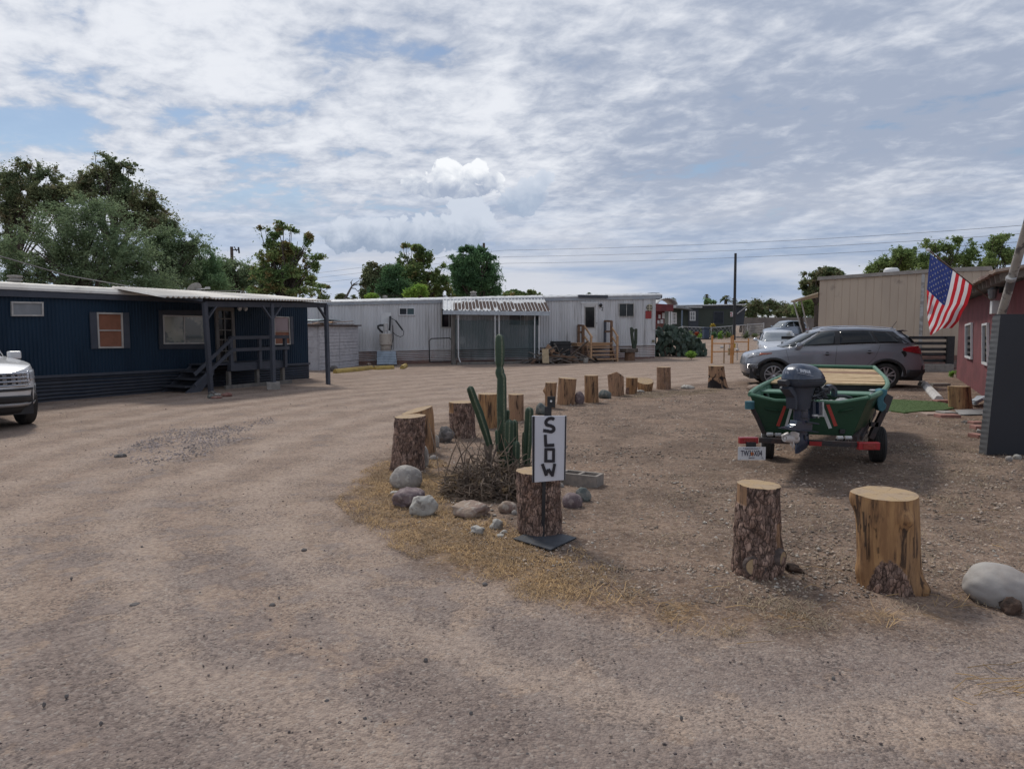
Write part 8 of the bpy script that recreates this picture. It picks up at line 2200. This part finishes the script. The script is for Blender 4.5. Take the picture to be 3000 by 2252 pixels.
# big group at the left
tree(TN, 'tall olive brown tree at the far left edge with a ragged lobed crown', C8, [(60, 260, 90, 60), (180, 200, 80, 45), (290, 260, 90, 70), (40, 340, 90, 80), (190, 360, 150, 90), (380, 350, 120, 70), (330, 430, 120, 90), (60, 560, 80, 110), (500, 380, 90, 70), (20, 740, 70, 90), (120, 470, 110, 80), (150, 150, 45, 25), (30, 640, 90, 90), (150, 560, 100, 80), (10, 480, 90, 80)], 44, (60, 1000), 42000, .17, 2.0, L_olive, 31, gap=.12, trunk=.24)
tree(TN, 'tallest olive tree with a thin open spike crown behind the mesquite', C8, [(660, 140, 55, 35), (740, 190, 80, 55), (840, 200, 60, 45), (640, 240, 90, 60), (770, 280, 100, 55), (560, 330, 80, 70), (860, 400, 130, 80), (980, 430, 80, 70), (720, 380, 150, 90), (1010, 560, 120, 80), (900, 520, 150, 100), (560, 270, 50, 40), (1120, 590, 60, 60)], 42, (780, 1000), 42000, .165, 2.0, L_olive, 32, gap=.06, trunk=.32)
tree(TN, 'broad grey green mesquite tree directly behind the blue home', C8, [(420, 520, 170, 90), (600, 480, 150, 100), (300, 620, 110, 100), (500, 640, 200, 120), (720, 600, 150, 110), (380, 780, 180, 120), (600, 800, 200, 130), (800, 760, 170, 130), (250, 860, 120, 100), (60, 860, 120, 110), (20, 960, 90, 60), (20, 700, 80, 70), (110, 740, 90, 90), (170, 640, 80, 80), (450, 900, 200, 90), (700, 920, 220, 90), (930, 860, 160, 120), (1000, 960, 160, 70), (150, 930, 110, 70)], 36, (560, 1000), 62000, .14, 2.4, L_mesq, 33, gap=.15, trunk=.3)
tree(TN, 'mid green mesquite right of the broad one with a drooping edge', C8, [(1060, 680, 110, 90), (1160, 720, 120, 80), (1250, 690, 90, 50), (1010, 780, 120, 100), (1130, 850, 130, 100), (1060, 950, 140, 70), (1320, 690, 40, 22)], 39, (1090, 1000), 26000, .15, 2.4, L_mesq, 34, gap=.22, trunk=.22)
tree(TN, 'feathery light green tree behind the satellite dish', C8, [(1250, 790, 100, 55), (1340, 780, 80, 60), (1220, 880, 110, 80), (1350, 880, 110, 90), (1420, 960, 80, 60), (1280, 970, 120, 50)], 41, (1300, 1010), 26000, .15, 3.2, L_feather, 35, droop=.6, gap=.2, trunk=.2)
tree(TN, 'dull green bushy tree below the wooden utility pole', C8, [(1480, 850, 80, 50), (1560, 870, 80, 55), (1500, 930, 100, 70), (1590, 950, 80, 60), (1440, 990, 100, 40)], 43, (1530, 1010), 17000, .17, 2.2, L_mesq, 36, gap=.2, trunk=.2)
tree(TN, 'tall open tree with clustered leaf tufts above the porch canopy', CA, [(150, 600, 40, 20), (265, 590, 45, 28), (340, 610, 40, 25), (230, 640, 50, 30), (200, 700, 55, 35), (300, 690, 60, 40), (120, 755, 38, 20), (455, 650, 45, 28), (470, 700, 35, 22), (400, 700, 45, 35), (370, 760, 70, 45), (250, 780, 90, 55), (510, 780, 38, 25), (500, 840, 35, 30), (420, 840, 70, 50), (300, 870, 120, 60), (180, 880, 90, 60), (470, 920, 35, 40), (250, 960, 140, 60), (390, 960, 90, 70), (130, 980, 80, 50)], 33, (300, 1060), 26000, .18, 2.6, L_heaven, 37, droop=.25, gap=.08, trunk=.2, limbs=2)
tree(TN, 'small sparse tree just right of the tufted tree', CA, [(530, 970, 38, 12), (575, 975, 22, 12), (505, 1010, 28, 25), (550, 1030, 28, 30), (520, 1055, 30, 15)], 37, (530, 1060), 2600, .16, 2.4, L_heaven, 38, gap=.2, trunk=.07)
# centre
tree(TN, 'greyish green tree at the left of the middle clump', CT, [(700, 680, 70, 50), (650, 740, 50, 45), (690, 830, 90, 90), (640, 960, 60, 70), (850, 700, 70, 50), (820, 800, 90, 90)], 47, (720, 1030), 15000, .19, 2.2, L_olive, 41, droop=.4, gap=.22, trunk=.2)
tree(TN, 'tall thin topped tree in the middle clump behind the white home', CT, [(1060, 440, 50, 28), (1150, 460, 70, 40), (1230, 500, 60, 50), (1310, 570, 45, 60), (1070, 540, 50, 50), (1190, 600, 90, 70), (980, 630, 70, 40), (1120, 720, 130, 90), (1240, 760, 110, 100), (1150, 900, 160, 100), (1340, 850, 100, 90), (1450, 660, 40, 50), (1400, 730, 40, 40), (1490, 820, 60, 60), (1480, 930, 90, 60), (1370, 960, 110, 60), (1590, 990, 70, 30)], 45, (1190, 1030), 27000, .20, 2.2, L_heaven, 42, droop=.3, gap=.10, trunk=.22)
tree(TN, 'dark green bushy tree low in the middle clump', CT, [(940, 720, 90, 60), (900, 830, 110, 90), (980, 900, 130, 90), (800, 950, 120, 70), (1000, 990, 120, 50)], 43, (920, 1030), 17000, .17, 2.4, L_dark, 43, droop=.3, gap=.2, trunk=.2)
tree(TN, 'bright yellow green sapling in front of the middle clump', CT, [(1180, 900, 90, 45), (1130, 960, 80, 45), (1230, 960, 60, 50), (700, 985, 60, 35)], 40, (1150, 1030), 6000, .17, 3.0, L_bright, 44, droop=.3, gap=.15, trunk=.1)
tree(TN, 'feathery dark green tree with drooping fronds behind the awning', CT, [(1680, 480, 60, 30), (1760, 490, 90, 45), (1870, 490, 70, 35), (1640, 560, 70, 35), (1930, 560, 90, 50), (1780, 600, 170, 70), (1620, 650, 70, 40), (1600, 710, 90, 40), (1780, 730, 200, 90), (1960, 700, 90, 80), (1640, 800, 100, 70), (1830, 860, 200, 100), (2010, 820, 80, 80), (1700, 930, 130, 70), (1900, 960, 170, 50), (2050, 920, 50, 70)], 41, (1800, 1030), 27000, .24, 4.5, L_dark, 45, droop=.55, gap=.24, trunk=.2)
def bare():
    Y = 42; f = lambda x, y: P(*CT(x, y), Y); t = thing('bare_tree', 'leafless dead tree leaning left of the middle clump', 'tree', Vector((f(400, 1040).x, Y, terr(0, Y))))
    mb = MB(); b = f(395, 1040); mb.tube([Vector((b.x - .3, Y, terr(0, Y) - .1)), b, f(440, 960), f(482, 880)], [.12, .08, .065, .05], 6)
    for q in ([(482, 880), (475, 830), (492, 810)], [(482, 880), (520, 865), (555, 870)], [(482, 880), (530, 840), (565, 815)], [(482, 880), (505, 850), (530, 845)], [(478, 900), (520, 905), (545, 935), (570, 950)], [(545, 935), (565, 920)], [(520, 865), (545, 850), (560, 855)], [(475, 850), (468, 835)]):
        mb.tube([f(*p) for p in q], [.035, .025, .015, .01][:len(q)], 5)
    mb.build('trunk', m_greywood, t)
bare()
tree('bush', 'grey leafed bush peeping over the white roof at the left', CT, [(370, 985, 50, 22), (340, 1010, 40, 20), (400, 1010, 40, 20)], 44, (370, 1030), 2200, .16, 2, L_olive, 47, trunk=.06, cat='bush')
tree('bush', 'small olive tree showing over the white roof right of the awning', C3, [(740, 190, 45, 22), (800, 200, 60, 25), (870, 195, 50, 25), (930, 190, 40, 25), (970, 185, 30, 28), (1035, 205, 24, 18), (820, 165, 30, 10)], 46, (860, 235), 5200, .19, 2.6, L_heaven, 48, droop=.3, gap=.15, trunk=.1, cat='tree')
def palm(f, cx, cy, r, Y, label, base_y, seed, n=26, crown=1):
    g = P(*f(cx, cy), Y); k = (f(1, 0)[0] - f(0, 0)[0]) * Y / FPX; R0 = r * k
    t = thing('palm_tree', label, 'palm tree', Vector((g.x, Y, terr(0, Y)))); rr = random.Random(seed)
    MB().tube([Vector((g.x, Y, terr(0, Y) - .1)), Vector((g.x, Y, g.z - R0 * .1))], [.25, .18], 8).build('trunk', m_bark, t)
    mb = MB()
    for i in range(n):
        a = rr.uniform(0, 6.283); e = rr.uniform(-.5, 1.35); d = Vector((math.cos(a) * math.cos(e), math.sin(a) * math.cos(e), math.sin(e)))
        pts = [g + d * R0 * s + Vector((0, 0, -R0 * .45 * s * s)) for s in (.1, .4, .7, 1.0)]
        mb.tube(pts, .02, 3, cap=False)
        sd_ = d.cross(Vector((0, 0, 1))).normalized()
        for s in range(5, 20):
            u = s / 20; p = g + d * R0 * u + Vector((0, 0, -R0 * .45 * u * u)); w = R0 * .34 * math.sin(math.pi * (u * .8 + .15))
            for sg in (1, -1):
                q = p + sd_ * sg * w + d * w * .6 - Vector((0, 0, w * .35)); mb.add([p, p + d * R0 * .045, q], [(0, 1, 2)])
    mb.build('crown', L_far, t, fix=False)
palm(CT, 500, 1000, 60, 52, 'small palm tree showing over the white roof left of the clump', 1030, 1)
palm(C3, 1503, 200, 38, 55, 'little palm top peeping over the white roof above the door', 215, 2)
palm(C4, 815, 250, 42, 88, 'slender tall palm left over the dark green home', 340, 3)
palm(C4, 1020, 275, 68, 84, 'fuller palm in the middle over the dark green home', 340, 4, 34)
palm(C4, 1108, 290, 40, 86, 'small palm behind the thin black pole', 340, 5)
palm(C4, 445, 290, 45, 75, 'dark palm behind the arched white roof', 340, 6)
tree('bush', 'pale grey green bush between the two palms over the green home', C4, [(860, 310, 40, 26), (790, 305, 36, 28), (900, 320, 30, 18)], 86, (850, 345), 2000, .3, 2.4, L_feather, 51, trunk=.08, cat='bush')
tree(TN, 'tall dark spreading tree behind the beige home', C4, [(1930, 10, 70, 30), (2010, 20, 60, 40), (1975, 90, 60, 50), (1890, 110, 60, 35), (1870, 160, 50, 35), (1940, 170, 70, 50), (1900, 215, 60, 30), (2100, -20, 90, 40), (2200, 0, 80, 40), (2060, 60, 80, 50), (2160, 60, 60, 50)], 58, (2000, 600), 22000, .21, 2.0, L_far, 52, gap=.08, trunk=.28)
for i, (bl, Yt, lab, mt) in enumerate((([(1290, 380, 70, 50), (1350, 320, 60, 40), (1260, 430, 60, 50), (1380, 400, 70, 60), (1320, 460, 90, 30)], 84, 'round dark tree just right of the dark green home', L_far), ([(1490, 320, 50, 35), (1450, 370, 70, 50), (1530, 360, 45, 45), (1440, 430, 70, 40)], 90, 'taller domed tree in the far tree line', L_far), ([(1620, 370, 60, 45), (1660, 410, 50, 50), (1590, 430, 70, 40), (1640, 330, 18, 20)], 94, 'brownish far tree with a thin top over the block wall', L_olive), ([(1750, 390, 60, 50), (1720, 440, 60, 40), (1800, 430, 70, 50)], 88, 'green far tree behind the leaning awning poles', L_far), ([(1870, 330, 90, 50), (1960, 320, 80, 60), (1830, 400, 90, 50), (1940, 410, 100, 50)], 62, 'green leafy tree under the tan awning', L_right), ([(1180, 340, 40, 22), (1215, 330, 40, 25)], 90, 'low olive tree edge at the end of the dark green home', L_olive))):
    tree(TN, lab, C4, bl, Yt, (bl[0][0], 500), 11000, .20, 2.0, mt, 60 + i, gap=.12, trunk=.2)
# right group behind the beige home
tree(TN, 'dense round green tree left of the flag top', CR, [(60, 320, 60, 40), (130, 290, 60, 45), (220, 230, 70, 45), (270, 200, 50, 25), (290, 260, 60, 50), (180, 300, 120, 50), (10, 340, 40, 30)], 44, (180, 380), 16000, .18, 2.4, L_right, 71, gap=.10, trunk=.2)
tree(TN, 'open crowned green tree right behind the flag', CR, [(420, 150, 50, 35), (460, 200, 70, 50), (380, 240, 50, 50), (530, 240, 60, 50), (600, 120, 60, 30), (560, 170, 50, 40), (660, 170, 70, 40), (720, 200, 50, 40), (640, 240, 90, 50), (480, 290, 130, 40), (680, 300, 120, 35), (390, 310, 50, 40)], 42, (560, 360), 17000, .17, 2.4, L_right, 72, gap=.05, trunk=.2)
tree(TN, 'narrow green tree with wispy top left of the leaning pipe', CR, [(870, 120, 60, 30), (940, 115, 40, 30), (840, 170, 50, 40), (900, 190, 80, 45), (960, 210, 50, 40), (840, 240, 90, 40), (930, 260, 80, 35), (800, 290, 90, 30)], 41, (890, 360), 12000, .16, 2.6, L_right, 73, gap=.05, trunk=.16)
# weeds and garden plants in front of the dark green home and elsewhere
def plant(f, cx, cy, rx, ry, Y, label, mat, n=500, size=.12, seed=1, cat='plant', name='garden_plant'):
    base = P(*f(cx, cy + ry), Y); t = thing(name, label, cat, Vector((base.x, Y, terr(0, Y)))); k = (f(1, 0)[0] - f(0, 0)[0]) * Y / FPX; c = P(*f(cx, cy), Y)
    leaves([(c.x, c.y, c.z, rx * k, rx * k, ry * k)], n, size, 3, mat, seed, gap=.5, parent=t, name='foliage')
    MB().tube([Vector((c.x, Y, terr(0, Y) - .05)), Vector((c.x, Y, c.z))], .015, 5).build('stem', m_dead, t)
plant(C4, 648, 880, 44, 26, 34.2, 'fresh green weed clump at the foot of the prickly pear', L_bright, 1600, .10, 1)
m_yf = leaf_mat('petal_yellow', (.20, .13, .02), (.14, .10, .02)); m_rf = leaf_mat('petal_orange', (.14, .03, .015), (.10, .04, .02))
plant(C4, 880, 560, 24, 16, 65, 'yellow flowering plant on the fence before the green home', m_yf, 200, .2, 2)
plant(C4, 708, 648, 20, 18, 64.5, 'orange flowering plant beside the dark blue bin', m_rf, 240, .2, 3)
for k, (x, w, mt_, lab) in enumerate(((640, 32, L_heaven, 'olive garden shrub at the left of the planter bed'), (735, 30, L_bright, 'light green garden shrub left of the dark blue bin'), (890, 26, L_dark, 'dark garden shrub right of the dark blue bin'), (960, 34, L_bright, 'tall bright garden shrub inside the chain fence'), (1045, 30, L_heaven, 'brownish garden shrub left of the thin black pole'), (1240, 30, L_olive, 'dry grey shrub at the corner of the chain fence'), (1330, 40, L_olive, 'low dry weeds before the block wall'))):
    plant(C4, x, 672, w, 38 if k != 6 else 18, 64.8 + k * .1, lab, mt_, 500, .16, 10 + k)
plant(CR, 575, 1055, 20, 26, 23.2, 'small weed at the far foot of the red wall', L_bright, 300, .07, 30)
# bin and planter by the green home
b0, b1 = P(*C4(770, 728), 63.5), P(*C4(840, 588), 63.5)
bn = thing('wheelie_bin', 'dark blue refuse bin standing before the dark green home', 'bin', Vector(((b0.x + b1.x) / 2, 63.5, terr(0, 63))))
MB().box(((b0.x + b1.x) / 2, 63.6, (b0.z + b1.z) / 2 - .05), (b1.x - b0.x - .1, .7, b1.z - b0.z - .1)).build('bin_body', M('bin_blue', (.03, .05, .09), .6), bn, bevel=.04); MB().box(((b0.x + b1.x) / 2, 63.58, b1.z - .03), (b1.x - b0.x + .05, .8, .1)).build('lid', MATS['bin_blue'], bn, bevel=.03)
b0, b1 = P(*C4(608, 728), 63.3), P(*C4(862, 706), 63.3)
tag(MB().box(((b0.x + b1.x) / 2, 63.3, (b0.z + b1.z) / 2), (b1.x - b0.x, .2, b1.z - b0.z)).build('planter_edge', m_black), 'low dark planter edging below the blue bin', 'edging')
# fallen twigs and straws in the right foreground
r_ = random.Random(77)
mb = MB()
for k in range(46):
    x, y = r_.choice([(r_.uniform(2040, 2200), r_.uniform(1440, 1520)), (r_.uniform(1250, 2150), r_.uniform(1225, 1400)), (r_.uniform(1900, 2210), r_.uniform(1050, 1300))])
    g = G(*DD(x, y)); a = r_.gauss(0, .6); L = r_.uniform(.08, .38); d = Vector((math.cos(a), math.sin(a) * .7, 0)) * L
    mb.tube([g + Vector((0, 0, .018)), g + d * .5 + Vector((r_.gauss(0, .015), r_.gauss(0, .02), .03)), g + d + Vector((0, 0, .016))], [.0025, .0022, .0012], 4)
tag(mb.build('twigs', m_straw, fix=False), 'long pale straws and twigs fallen over the right foreground', 'twigs', kind='stuff')
